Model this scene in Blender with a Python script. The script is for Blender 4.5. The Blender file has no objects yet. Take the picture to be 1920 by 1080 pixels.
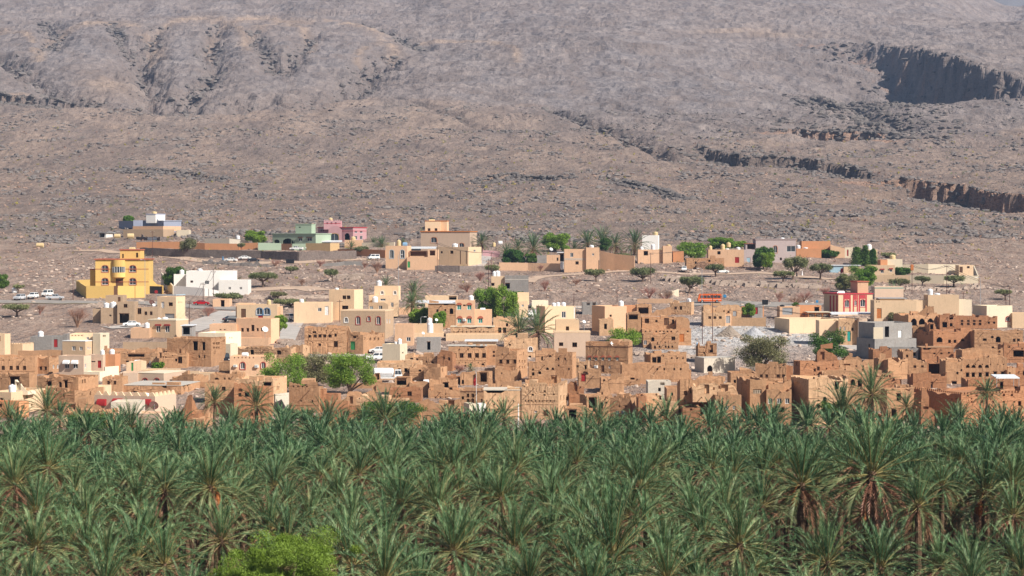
import bpy, math, random
import numpy as np
from mathutils import Vector
rnd = random.Random(7)
rs = np.random.RandomState(11)
C = bpy.context.scene.collection
S = bpy.context.scene
# ---------------------------------------------------------------- camera, sky, sun, exposure
FPX = 4000.0; HZ = 450.0; PITCH = math.atan((540-HZ)/FPX)
cd = bpy.data.cameras.new("camera"); cam = bpy.data.objects.new("camera", cd); C.objects.link(cam)
cam.location = (0, 0, 0); cam.rotation_euler = (math.pi/2-PITCH, 0, 0)
cd.sensor_width = 36; cd.lens = 36*FPX/1920; cd.clip_start = 1; cd.clip_end = 20000
S.camera = cam
SUN = Vector((0.6, -0.47, 0.64)).normalized()
world = bpy.data.worlds.new("World"); S.world = world; world.use_nodes = True
wn = world.node_tree; bg = wn.nodes["Background"]
sky = wn.nodes.new("ShaderNodeTexSky"); sky.sky_type = 'NISHITA'; sky.sun_disc = False
sky.sun_elevation = math.asin(SUN.z); sky.sun_rotation = math.atan2(SUN.x, SUN.y)
sky.air_density = 1.0; sky.dust_density = 1.5; sky.ozone_density = 1.0
wn.links.new(sky.outputs[0], bg.inputs[0]); bg.inputs[1].default_value = 0.052
sl = bpy.data.lights.new("sun", 'SUN'); sl.energy = 5.0; sl.angle = math.radians(0.5); sl.color = (1, 0.94, 0.86)
so = bpy.data.objects.new("sun", sl); C.objects.link(so)
so.rotation_euler = SUN.to_track_quat('Z', 'Y').to_euler()
S.view_settings.view_transform = 'Standard'; S.view_settings.look = 'None'
S.view_settings.exposure = 0.5; S.view_settings.gamma = 1
S.cycles.max_bounces = 5; S.cycles.volume_bounces = 0

# ---------------------------------------------------------------- materials
def ramp(nt, fac, stops):
    r = nt.nodes.new("ShaderNodeValToRGB"); e = r.color_ramp.elements
    while len(e) < len(stops): e.new(0.5)
    for k, (p, c) in enumerate(stops):
        e[k].position = p; e[k].color = (*c, 1)
    nt.links.new(fac, r.inputs[0]); return r.outputs[0]
def noise(nt, vec, scale, detail=4, rough=0.55, out=0, dist=0):
    n = nt.nodes.new("ShaderNodeTexNoise"); n.inputs['Scale'].default_value = scale
    n.inputs['Detail'].default_value = detail; n.inputs['Roughness'].default_value = rough
    n.inputs['Distortion'].default_value = dist
    if vec is not None: nt.links.new(vec, n.inputs['Vector'])
    return n.outputs[out]
def mixc(nt, fac, a, b, mode='MIX'):
    m = nt.nodes.new("ShaderNodeMix"); m.data_type = 'RGBA'; m.blend_type = mode
    for i, v in ((0, fac), (6, a), (7, b)):
        if hasattr(v, 'links'): nt.links.new(v, m.inputs[i])
        elif i == 0: m.inputs[0].default_value = v
        else: m.inputs[i].default_value = (*v, 1)
    return m.outputs[2]
def math_(nt, op, a, b=0.0, clamp=False):
    m = nt.nodes.new("ShaderNodeMath"); m.operation = op; m.use_clamp = clamp
    for i, v in ((0, a), (1, b)):
        if hasattr(v, 'links'): nt.links.new(v, m.inputs[i])
        else: m.inputs[i].default_value = v
    return m.outputs[0]
def newmat(name):
    m = bpy.data.materials.new(name); m.use_nodes = True
    nt = m.node_tree; p = nt.nodes["Principled BSDF"]; p.inputs['Roughness'].default_value = 0.9
    p.inputs['Specular IOR Level'].default_value = 0.2
    g = nt.nodes.new("ShaderNodeNewGeometry")
    return m, nt, p, g.outputs['Position']
def bump(nt, p, h, strength, dist):
    b = nt.nodes.new("ShaderNodeBump"); b.inputs['Strength'].default_value = strength
    b.inputs['Distance'].default_value = dist; nt.links.new(h, b.inputs['Height'])
    nt.links.new(b.outputs[0], p.inputs['Normal'])
def sc(c, k): return tuple(min(1, x*k) for x in c)
def wallmat(name, c, var=0.25, bmp=0.5, stain=0.35, rough=0.9, dark=(0.16, 0.1, 0.065)):
    m, nt, p, pos = newmat(name); p.inputs['Roughness'].default_value = rough
    oi = nt.nodes.new("ShaderNodeObjectInfo")
    n1 = noise(nt, pos, 0.35, 5, 0.6); n2 = noise(nt, pos, 2.2, 6, 0.65)
    mp = nt.nodes.new("ShaderNodeMapping"); mp.inputs['Scale'].default_value = (1.6, 1.6, 0.25)
    nt.links.new(pos, mp.inputs[0]); n3 = noise(nt, mp.outputs[0], 1.3, 5, 0.6)
    a = ramp(nt, n1, [(0.3, sc(c, 1-var)), (0.5, c), (0.72, sc(c, 1+var*.8))])
    b = ramp(nt, n2, [(0.25, sc(c, 1-var*1.3)), (0.55, c), (0.8, sc(c, 1+var))])
    col = mixc(nt, 0.55, a, b)
    st = math_(nt, 'MULTIPLY', ramp_f(nt, n3, 0.55, 0.75), stain)
    col = mixc(nt, st, col, dark)
    hv = nt.nodes.new("ShaderNodeHueSaturation")
    v = math_(nt, 'ADD', math_(nt, 'MULTIPLY', oi.outputs['Random'], 0.34), 0.84)
    nt.links.new(v, hv.inputs['Value']); nt.links.new(col, hv.inputs['Color'])
    nt.links.new(hv.outputs[0], p.inputs['Base Color'])
    if bmp: bump(nt, p, noise(nt, pos, 3.0, 6, 0.7), bmp, 0.25)
    return m
def ramp_f(nt, f, a, b):
    m = nt.nodes.new("ShaderNodeMapRange"); m.inputs[1].default_value = a; m.inputs[2].default_value = b
    nt.links.new(f, m.inputs[0]); return m.outputs[0]
def plain(name, c, rough=0.6, metal=0, var=0.12, scale=3.0):
    m, nt, p, pos = newmat(name); p.inputs['Roughness'].default_value = rough; p.inputs['Metallic'].default_value = metal
    col = ramp(nt, noise(nt, pos, scale, 4), [(0.3, sc(c, 1-var)), (0.7, sc(c, 1+var))])
    nt.links.new(col, p.inputs['Base Color']); return m
M = {}
def W(k, name, c, **kw): M[k] = wallmat(name, c, **kw)
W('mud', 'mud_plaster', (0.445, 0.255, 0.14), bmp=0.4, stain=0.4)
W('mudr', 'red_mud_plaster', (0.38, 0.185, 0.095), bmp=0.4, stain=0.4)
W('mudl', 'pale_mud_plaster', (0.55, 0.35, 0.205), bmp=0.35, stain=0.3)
W('tan', 'tan_plaster', (0.7, 0.51, 0.33), var=0.1, bmp=0.15, stain=0.22)
W('peach', 'peach_plaster', (0.67, 0.43, 0.27), var=0.12, bmp=0.2, stain=0.25)
W('orange', 'orange_plaster_and_shade', (0.56, 0.27, 0.135), var=0.12, bmp=0.2, stain=0.25)  # real orange walls; also paints two house sides as if in shadow
W('cream', 'cream_plaster', (0.76, 0.65, 0.48), var=0.08, bmp=0.1, stain=0.18)
W('beige', 'beige_plaster', (0.62, 0.46, 0.34), var=0.08, bmp=0.1, stain=0.15)
W('white', 'white_plaster', (0.78, 0.75, 0.7), var=0.06, bmp=0.1, stain=0.1)
W('yellow', 'yellow_paint', (0.72, 0.48, 0.16), var=0.05, bmp=0.05, stain=0.1)
W('grey', 'grey_blockwork', (0.3, 0.28, 0.26), var=0.25, bmp=0.4, stain=0.3)
W('bluegrey', 'blue_grey_plaster', (0.33, 0.36, 0.45), var=0.08, bmp=0.1, stain=0.1)
W('green', 'green_plaster', (0.34, 0.42, 0.31), var=0.07, bmp=0.1, stain=0.1)
W('pink', 'pink_plaster', (0.52, 0.3, 0.31), var=0.1, bmp=0.1, stain=0.1)
W('lilac', 'lilac_grey_plaster', (0.5, 0.41, 0.39), var=0.07, bmp=0.1, stain=0.1)
W('brown', 'brown_plaster', (0.46, 0.33, 0.22), var=0.15, bmp=0.2, stain=0.3)
W('stone', 'dry_stone', (0.21, 0.17, 0.15), var=0.55, bmp=1.0, stain=0.4, dark=(.06, .055, .05))
W('stonep', 'brown_rubble_stone', (0.42, 0.26, 0.17), var=0.4, bmp=1.0, stain=0.4)
for k, nme, c, r in [('wood', 'dark_wood', (.14, .07, .04), .8), ('red', 'red_paint', (.33, .025, .025), .7), ('redb', 'brick_red_paint', (.4, .12, .07), .7),
    ('crim', 'crimson_paint', (.45, .05, .06), .6), ('blue', 'blue_paint', (.05, .22, .42), .5), ('teal', 'teal_paint', (.04, .33, .28), .5),
    ('lblue', 'pale_blue_paint', (.35, .5, .58), .5), ('gp', 'green_paint', (.06, .3, .1), .5), ('wp', 'white_paint', (.8, .8, .78), .45),
    ('wtank', 'white_tank_plastic', (.78, .78, .78), .4), ('btank', 'beige_tank_plastic', (.66, .5, .27), .5), ('ltank', 'blue_tank_plastic', (.25, .42, .6), .4),
    ('kp', 'black_plastic', (.02, .02, .022), .5), ('og', 'orange_paint', (.62, .12, .03), .4), ('ow', 'orange_wood', (.48, .17, .05), .6),
    ('yd', 'yellow_brown_paint', (.5, .3, .06), .6), ('met', 'grey_metal', (.35, .36, .37), .45), ('rust', 'rusty_pole', (.1, .045, .035), .7),
    ('conc', 'pale_concrete', (.5, .46, .4), .85), ('roofw', 'white_sheet_roof', (.72, .74, .76), .5), ('sil', 'silver_paint', (.5, .51, .53), .3),
    ('cblk', 'black_car_paint', (.02, .02, .025), .25), ('cred', 'red_car_paint', (.4, .01, .015), .3), ('tyre', 'tyre_rubber', (.02, .02, .02), .9),
    ('skin', 'skin', (.35, .2, .13), .6), ('cloth', 'white_cloth', (.75, .75, .75), .9), ('net', 'green_netting', (.02, .2, .15), .8),
    ('wframe', 'window_frame_white', (.7, .68, .65), .5), ('lat', 'lattice_block', (.5, .4, .3), .9), ('corr', 'tan_corrugated_sheet', (.55, .38, .2), .7),
    ('lamp', 'lamp_glass', (.8, .8, .75), .2), ('rhead', 'red_lens', (.5, .02, .02), .3), ('pale', 'pale_render', (.6, .53, .43), .9)]:
    M[k] = plain(nme, c, r)
m, nt, p, pos = newmat('window_glass'); p.inputs['Base Color'].default_value = (0.045, 0.055, 0.065, 1); p.inputs['Roughness'].default_value = 0.12
p.inputs['Specular IOR Level'].default_value = 0.5; M['glass'] = m
def leafmat(name, c1, c2, c3, rv=0.3, tr=0.18, scale=1.2):
    m, nt, p, pos = newmat(name); p.inputs['Roughness'].default_value = 0.5; p.inputs['Specular IOR Level'].default_value = 0.22
    oi = nt.nodes.new("ShaderNodeObjectInfo")
    col = ramp(nt, noise(nt, pos, scale, 3, 0.6), [(0.28, c1), (0.5, c2), (0.74, c3)])
    hv = nt.nodes.new("ShaderNodeHueSaturation")
    nt.links.new(math_(nt, 'ADD', math_(nt, 'MULTIPLY', oi.outputs['Random'], rv), 1-rv/2), hv.inputs['Value'])
    nt.links.new(math_(nt, 'ADD', math_(nt, 'MULTIPLY', oi.outputs['Random'], -0.03), 0.51), hv.inputs['Hue'])
    nt.links.new(col, hv.inputs['Color']); nt.links.new(hv.outputs[0], p.inputs['Base Color'])
    t = nt.nodes.new("ShaderNodeBsdfTranslucent"); nt.links.new(hv.outputs[0], t.inputs[0])
    mx = nt.nodes.new("ShaderNodeMixShader"); mx.inputs[0].default_value = tr
    nt.links.new(p.outputs[0], mx.inputs[1]); nt.links.new(t.outputs[0], mx.inputs[2])
    nt.links.new(mx.outputs[0], nt.nodes["Material Output"].inputs[0]); return m
M['palm'] = leafmat('palm_leaf', (0.018, 0.055, 0.022), (0.075, 0.155, 0.062), (0.29, 0.39, 0.2), scale=2.1, rv=.5, tr=.1)  # dark and pale ramp ends paint in shaded gaps and frond highlights
M['palmold'] = leafmat('old_palm_leaf', (0.05, 0.09, 0.035), (0.15, 0.19, 0.08), (0.36, 0.36, 0.19), scale=2.2, rv=.4, tr=.1)
M['palmdry'] = leafmat('dry_palm_leaf', (0.13, 0.06, 0.03), (0.3, 0.17, 0.09), (0.5, 0.34, 0.2), scale=2)
M['palmtrunk'] = wallmat('palm_trunk', (0.16, 0.1, 0.06), var=.4, bmp=1)
M['bark'] = wallmat('tree_bark', (0.14, 0.095, 0.07), var=.3, bmp=.6)
M['leafg'] = leafmat('bright_green_leaf', (0.08, 0.17, 0.02), (0.16, 0.29, 0.035), (0.27, 0.4, 0.06))
M['leafb'] = leafmat('soft_green_leaf', (0.1, 0.17, 0.02), (0.17, 0.27, 0.035), (0.24, 0.34, 0.06), scale=.7)
M['leafd'] = leafmat('dark_green_leaf', (0.035, 0.09, 0.015), (0.075, 0.16, 0.025), (0.14, 0.25, 0.045))
M['leafo'] = leafmat('olive_leaf', (0.15, 0.15, 0.07), (0.22, 0.22, 0.1), (0.3, 0.28, 0.14))
M['leafa'] = leafmat('acacia_leaf', (0.12, 0.15, 0.06), (0.2, 0.225, 0.095), (0.28, 0.29, 0.13))
M['twig'] = leafmat('reddish_twig', (0.26, 0.13, 0.09), (0.34, 0.19, 0.13), (0.42, 0.27, 0.2), tr=0)
M['date'] = plain('orange_date', (.38, .13, .04), .6)

# ---------------------------------------------------------------- mesh helpers
def tag(o, label=None, cat=None, group=None, kind=None):
    if label: o['label'] = label
    if cat: o['category'] = cat
    if group: o['group'] = group
    if kind: o['kind'] = kind
    return o
def empty(name, loc, rz=0.0):
    o = bpy.data.objects.new(name, None); C.objects.link(o); o.location = loc; o.rotation_euler = (0, 0, rz)
    o.empty_display_size = 0.5; return o
class MB:
    def __init__(s): s.v = []; s.f = []; s.m = []
    def add(s, vs, fs, mi=0):
        b = len(s.v); s.v += [tuple(map(float, v)) for v in vs]; s.f += [tuple(i+b for i in f) for f in fs]; s.m += [mi]*len(fs)
    def hexa(s, p, mi=0): s.add(p, [(0, 3, 2, 1), (4, 5, 6, 7), (0, 1, 5, 4), (1, 2, 6, 5), (2, 3, 7, 6), (3, 0, 4, 7)], mi)
    def obox(s, O, ux, uy, w, d, h, mi=0):
        O = np.array(O, float); ux = np.array(ux, float); uy = np.array(uy, float); z = np.array((0, 0, 1.))
        a = [O, O+ux*w, O+ux*w+uy*d, O+uy*d]; s.hexa(a+[q+z*h for q in a], mi)
    def box(s, x0, y0, z0, x1, y1, z1, mi=0): s.obox((x0, y0, z0), (1, 0, 0), (0, 1, 0), x1-x0, y1-y0, z1-z0, mi)
    def tube(s, pts, rad, n=6, mi=0, cap=True):
        pts = [np.array(p, float) for p in pts]; b = len(s.v); k = len(pts)
        for i, p in enumerate(pts):
            d = pts[min(i+1, k-1)]-pts[max(i-1, 0)]; d = d/(np.linalg.norm(d)+1e-9)
            a = np.cross(d, (0, 0, 1.)) if abs(d[2]) < 0.95 else np.cross(d, (1., 0, 0)); a /= np.linalg.norm(a)+1e-9; c = np.cross(d, a)
            for j in range(n):
                t = 2*math.pi*j/n; s.v.append(tuple(p+(a*math.cos(t)+c*math.sin(t))*rad[i]))
        for i in range(k-1):
            for j in range(n):
                s.f.append((b+i*n+j, b+i*n+(j+1) % n, b+(i+1)*n+(j+1) % n, b+(i+1)*n+j)); s.m.append(mi)
        if cap:
            s.f.append(tuple(b+j for j in range(n))[::-1]); s.f.append(tuple(b+(k-1)*n+j for j in range(n))); s.m += [mi, mi]
    def lathe(s, prof, c=(0, 0, 0), n=14, mi=0):
        s.tube([(c[0], c[1], c[2]+z) for r, z in prof], [r for r, z in prof], n, mi)
    def mesh(s, name, mats):
        me = bpy.data.meshes.new(name); me.from_pydata(s.v, [], s.f)
        for m in mats: me.materials.append(m)
        if len(mats) > 1: me.polygons.foreach_set('material_index', s.m)
        me.update(); return me
    def build(s, name, mats, parent=None, loc=(0, 0, 0)):
        if not isinstance(mats, (list, tuple)): mats = [mats]
        o = bpy.data.objects.new(name, s.mesh(name, mats)); C.objects.link(o); o.location = loc
        if parent: o.parent = parent
        return o
def npmesh(name, v, f, mats, mi=None, smooth=False):
    """v (N,3), f (K,n) arrays"""
    v = np.asarray(v, np.float32); f = np.asarray(f, np.int32); n = f.shape[1]
    me = bpy.data.meshes.new(name); me.vertices.add(len(v)); me.vertices.foreach_set('co', v.ravel())
    me.loops.add(f.size); me.loops.foreach_set('vertex_index', f.ravel())
    me.polygons.add(len(f)); me.polygons.foreach_set('loop_start', np.arange(0, f.size, n, dtype=np.int32))
    me.polygons.foreach_set('loop_total', np.full(len(f), n, np.int32))
    for m in mats: me.materials.append(m)
    if mi is not None: me.polygons.foreach_set('material_index', np.asarray(mi, np.int32))
    me.polygons.foreach_set('use_smooth', np.full(len(f), smooth, bool))
    me.update(calc_edges=True); return me
def ob(name, me, parent=None, loc=(0, 0, 0)):
    o = bpy.data.objects.new(name, me); C.objects.link(o); o.location = loc
    if parent: o.parent = parent
    return o

# ---------------------------------------------------------------- noise and terrain
G = rs.uniform(0, 2*math.pi, 4096); GX = np.cos(G); GY = np.sin(G)
def perlin(x, y, sd=0):
    xi = np.floor(x).astype(np.int64); yi = np.floor(y).astype(np.int64); xf = x-xi; yf = y-yi
    def g(i, j, dx, dy):
        h = ((i*73856093) ^ (j*19349663) ^ (sd*83492791)) & 4095
        return GX[h]*dx+GY[h]*dy
    u = xf*xf*xf*(xf*(xf*6-15)+10); v = yf*yf*yf*(yf*(yf*6-15)+10)
    a = g(xi, yi, xf, yf); b = g(xi+1, yi, xf-1, yf); c = g(xi, yi+1, xf, yf-1); d = g(xi+1, yi+1, xf-1, yf-1)
    return ((a*(1-u)+b*u)*(1-v)+(c*(1-u)+d*u)*v)*1.5
def fbm(x, y, o=4, sd=0, r=0.5):
    s = 0; a = 1; t = 0
    for k in range(o): s = s+a*perlin(x, y, sd+k); t += a; a *= r; x = x*2.03; y = y*2.03
    return s/t
def ridged(x, y, o=4, sd=0):
    s = 0; a = 1; t = 0
    for k in range(o): s = s+a*(1-2*np.abs(perlin(x, y, sd+k))); t += a; a *= 0.5; x = x*2.07; y = y*2.07
    return s/t
PT = [(0, -1.7, 1), (20, -9, 1), (60, -21, 1), (100, -25, 1), (130, -25.5, 1), (160, -26, 1), (230, -30, 1), (300, -33.3, 1), (322, -34, 1), (330, -33, 1), (334, -29.6, 1)]
PY = [(345, 797), (390, 742), (440, 700), (500, 652), (570, 602), (625, 567), (690, 531), (760, 500), (840, 470), (930, 440), (1000, 420), (1070, 400),
      (1190, 360), (1330, 315), (1500, 265), (1700, 205), (1980, 140), (2350, 75), (2900, 10), (3500, -45), (3800, -60)]
_Y = [a for a, b, c in PT]+[a for a, b in PY]; _Z = [b for a, b, c in PT]+[-(b-HZ)/FPX*a for a, b in PY]
_g = np.arange(0, 3801, 1.0); _p = np.interp(_g, _Y, _Z)
def smooth(a, w):
    k = np.hanning(2*w+1); k /= k.sum(); return np.convolve(np.pad(a, w, mode='edge'), k, 'valid')
_ps = np.where(_g < 345, smooth(_p, 4), np.where(_g < 950, smooth(_p, 25), smooth(_p, 60)))
def prof(Y): return np.interp(Y, _g, _ps)
_py = HZ-FPX*_ps[300:]/_g[300:]
def Yof(y):      # baseline distance of image row y (y above the village)
    return float(np.interp(-y, -_py[600:], _g[900:]))
def wpoly(pts): return [((x-960)/FPX*Yof(y), Yof(y)) for x, y in pts]
def segdist(X, Y, poly):
    best = np.full(X.shape, 1e9); sg = np.zeros(X.shape); tt = np.zeros(X.shape); L = 0; lens = []
    for (ax, ay), (bx, by) in zip(poly[:-1], poly[1:]): lens.append(math.hypot(bx-ax, by-ay))
    tot = sum(lens)
    for ((ax, ay), (bx, by)), l in zip(zip(poly[:-1], poly[1:]), lens):
        dx, dy = bx-ax, by-ay; t = np.clip(((X-ax)*dx+(Y-ay)*dy)/(l*l), 0, 1)
        d = np.hypot(X-ax-t*dx, Y-ay-t*dy); k = d < best
        best = np.where(k, d, best); sg = np.where(k, np.sign(dx*(Y-ay)-dy*(X-ax)), sg); tt = np.where(k, (L+t*l)/tot, tt); L += l
    return best, sg, tt
# grooves (gullies): image polyline, depth m, half width m
GROOVES = [(wpoly(p), d, w) for p, d, w in [
    ([(-60, 95), (25, 115), (50, 140), (95, 172), (160, 190)], 15, 17), ([(300, 60), (268, 100), (275, 150), (300, 195), (325, 212), (440, 212), (480, 190)], 20, 22),
    ([(412, 52), (395, 95), (402, 135), (370, 165), (320, 205)], 15, 18), ([(478, 72), (500, 110), (530, 138), (575, 95), (590, 70)], 12, 14),
    ([(745, 98), (700, 125), (680, 150), (640, 178), (560, 192)], 20, 26), ([(1030, 203), (1120, 238), (1190, 268), (1262, 297)], 11, 9),
    ([(90, 40), (110, 75), (90, 100)], 12, 16), ([(690, 45), (760, 68), (800, 85)], 12, 14), ([(210, 55), (228, 85), (262, 112)], 9, 10), ([(1550, 130), (1590, 170), (1620, 215), (1700, 240)], 9, 12),
    ([(1110, 180), (1230, 215), (1400, 245)], 5, 9), ([(740, 185), (830, 215), (900, 245)], 4, 8)]]
# scarps: polyline, drop, healing length; the low side is on the side given
SCARPS = [(wpoly(p), D, L, sd) for p, D, L, sd in [
    ([(1556, 72), (1630, 78), (1690, 92), (1750, 114), (1805, 138), (1860, 160), (1930, 178), (2020, 200)], 84, 150, -1),
    ([(1520, 150), (1560, 175), (1590, 205)], 7, 60, -1),
    ([(1628, 344), (1700, 341), (1790, 348), (1860, 362), (2100, 392)], 13, 50, -1),
    ([(1300, 280), (1400, 298), (1500, 302), (1600, 316), (1640, 338)], 8, 40, -1),
    ([(1440, 246), (1500, 240), (1560, 243), (1640, 246), (1680, 262)], 11, 60, -1),
    ([(1130, 190), (1180, 210)], 0, 1, 1),
    ([(-60, 182), (60, 190), (200, 196)], 8, 60, -1), ([(760, 52), (880, 58), (940, 60), (1200, 50)], 4, 40, -1), ([(100, 24), (400, 30), (700, 22)], 8, 60, -1),
    ([(880, 345), (960, 330), (1080, 338)], 2.2, 25, -1), ([(230, 322), (330, 326), (440, 340)], 1.6, 25, -1), ([(1160, 340), (1240, 358), (1290, 378)], 1.6, 22, -1)]]
def Zf(X, Y):
    X = np.asarray(X, float); Y = np.asarray(Y, float); z = prof(Y)
    far = np.clip((Y-950)/500, 0, 1); mid = np.clip((Y-345)/60, 0, 1)
    z = z+mid*(0.5*fbm(X/45, Y/60, 3, 3)+0.16*fbm(X/9, Y/11, 2, 9))*(1+2*np.clip((Y-620)/300, 0, 1))
    z = z+(1-mid)*0.3*fbm(X/15, Y/15, 2, 5)
    if Y.max() > 900:
        z = z+far*(7*fbm(X/260, Y/420, 3, 21)+2.2*ridged(X/95+0.4*fbm(X/60, Y/60, 2, 2), Y/150, 4, 31)+1.5*fbm(X/26, Y/34, 4, 41, .6))
        vf = np.clip((Y-1400)/700, 0, 1)
        z = z+vf*(15*fbm(X/360, Y/520, 2, 51)+2.5*ridged(X/120, Y/240, 4, 61))
        # thin strata ledges
        s = (z+10*fbm(X/180, Y/260, 3, 71))/9.0; fr = s-np.floor(s)
        z = z+far*(0.5+vf)*3.2*(np.clip(fr*3.0, 0, 1)-fr)
        jn = fbm(X/22, Y/30, 4, 81)
        for poly, d, w in GROOVES:
            D, sg, t = segdist(X, Y, poly); ww = w*(1+0.5*jn)
            z = z-d*np.exp(-np.abs(D/ww)**1.5*1.4)*(0.9+0.9*jn)*np.clip(t*6+.3, 0, 1)
        for si, (poly, D0, L, sd) in enumerate(SCARPS):
            if D0 == 0: continue
            D, sg, t = segdist(X, Y, poly); s_ = D*sg*sd+jn*min(18, D0*.5)+(min(1, D0/12) if si else .35)*(3.5*perlin(X/4, Y/6, 5)+2.5*np.abs(perlin(X/9, Y/30, 6)))
            end = np.clip(np.minimum(t*9, (1-t)*(9 if si else 25)), 0, 1)
            if si == 0: end = end*np.interp(t, [0, .12, .22, .32, .45, .6, .78, 1], [.16, .2, .34, .62, .95, .95, .5, .2])
            z = z-D0*end*np.where(s_ > 0, np.clip(s_/(D0*0.28), 0, 1)*np.exp(-np.maximum(s_, 0)/L), 0)
        z = z+far*(.55*perlin(X/4.2, Y/6, 131)+.5*np.maximum(perlin(X/9, Y/12, 133), 0)+vf*1.3*perlin(X/9, Y/15, 135))
        xp = 960+FPX*X/np.maximum(Y, 1)
        cr = np.clip((Y-2600)/700, 0, 1)
        z = z-cr*(75*np.exp(-((xp-1900)/110)**2)+25*np.exp(-((xp-745)/60)**2))
    return z
def zat(x, y): return float(Zf(np.array([x]), np.array([y]))[0])
cP, sP = math.cos(PITCH), math.sin(PITCH)
def ray(x, y):
    a = (x-960)/FPX; b = -(y-540)/FPX; dx, dy, dz = a, cP+b*sP, -sP+b*cP
    return dx/dy, dz/dy
def P(x, y, Y): dx, dz = ray(x, y); return np.array((dx*Y, Y, dz*Y))
_cache = {}
def ground(x, y, lo=336, hi=3500):
    k = (round(x), round(y*2), lo)
    if k in _cache: return _cache[k]
    dx, dz = ray(x, y); Ys = np.arange(lo, min(hi, 1400 if y > 345 else hi), 1.0)
    d = dz*Ys-Zf(dx*Ys, Ys); i = np.argmax(d <= 0)
    if d[i] > 0: i = len(Ys)-1
    Y = Ys[i]-(0 if i == 0 else min(1, max(0, -d[i]/(d[i-1]-d[i]+1e-9))))
    r = np.array((dx*Y, Y, zat(dx*Y, Y))); _cache[k] = r; return r
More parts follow.
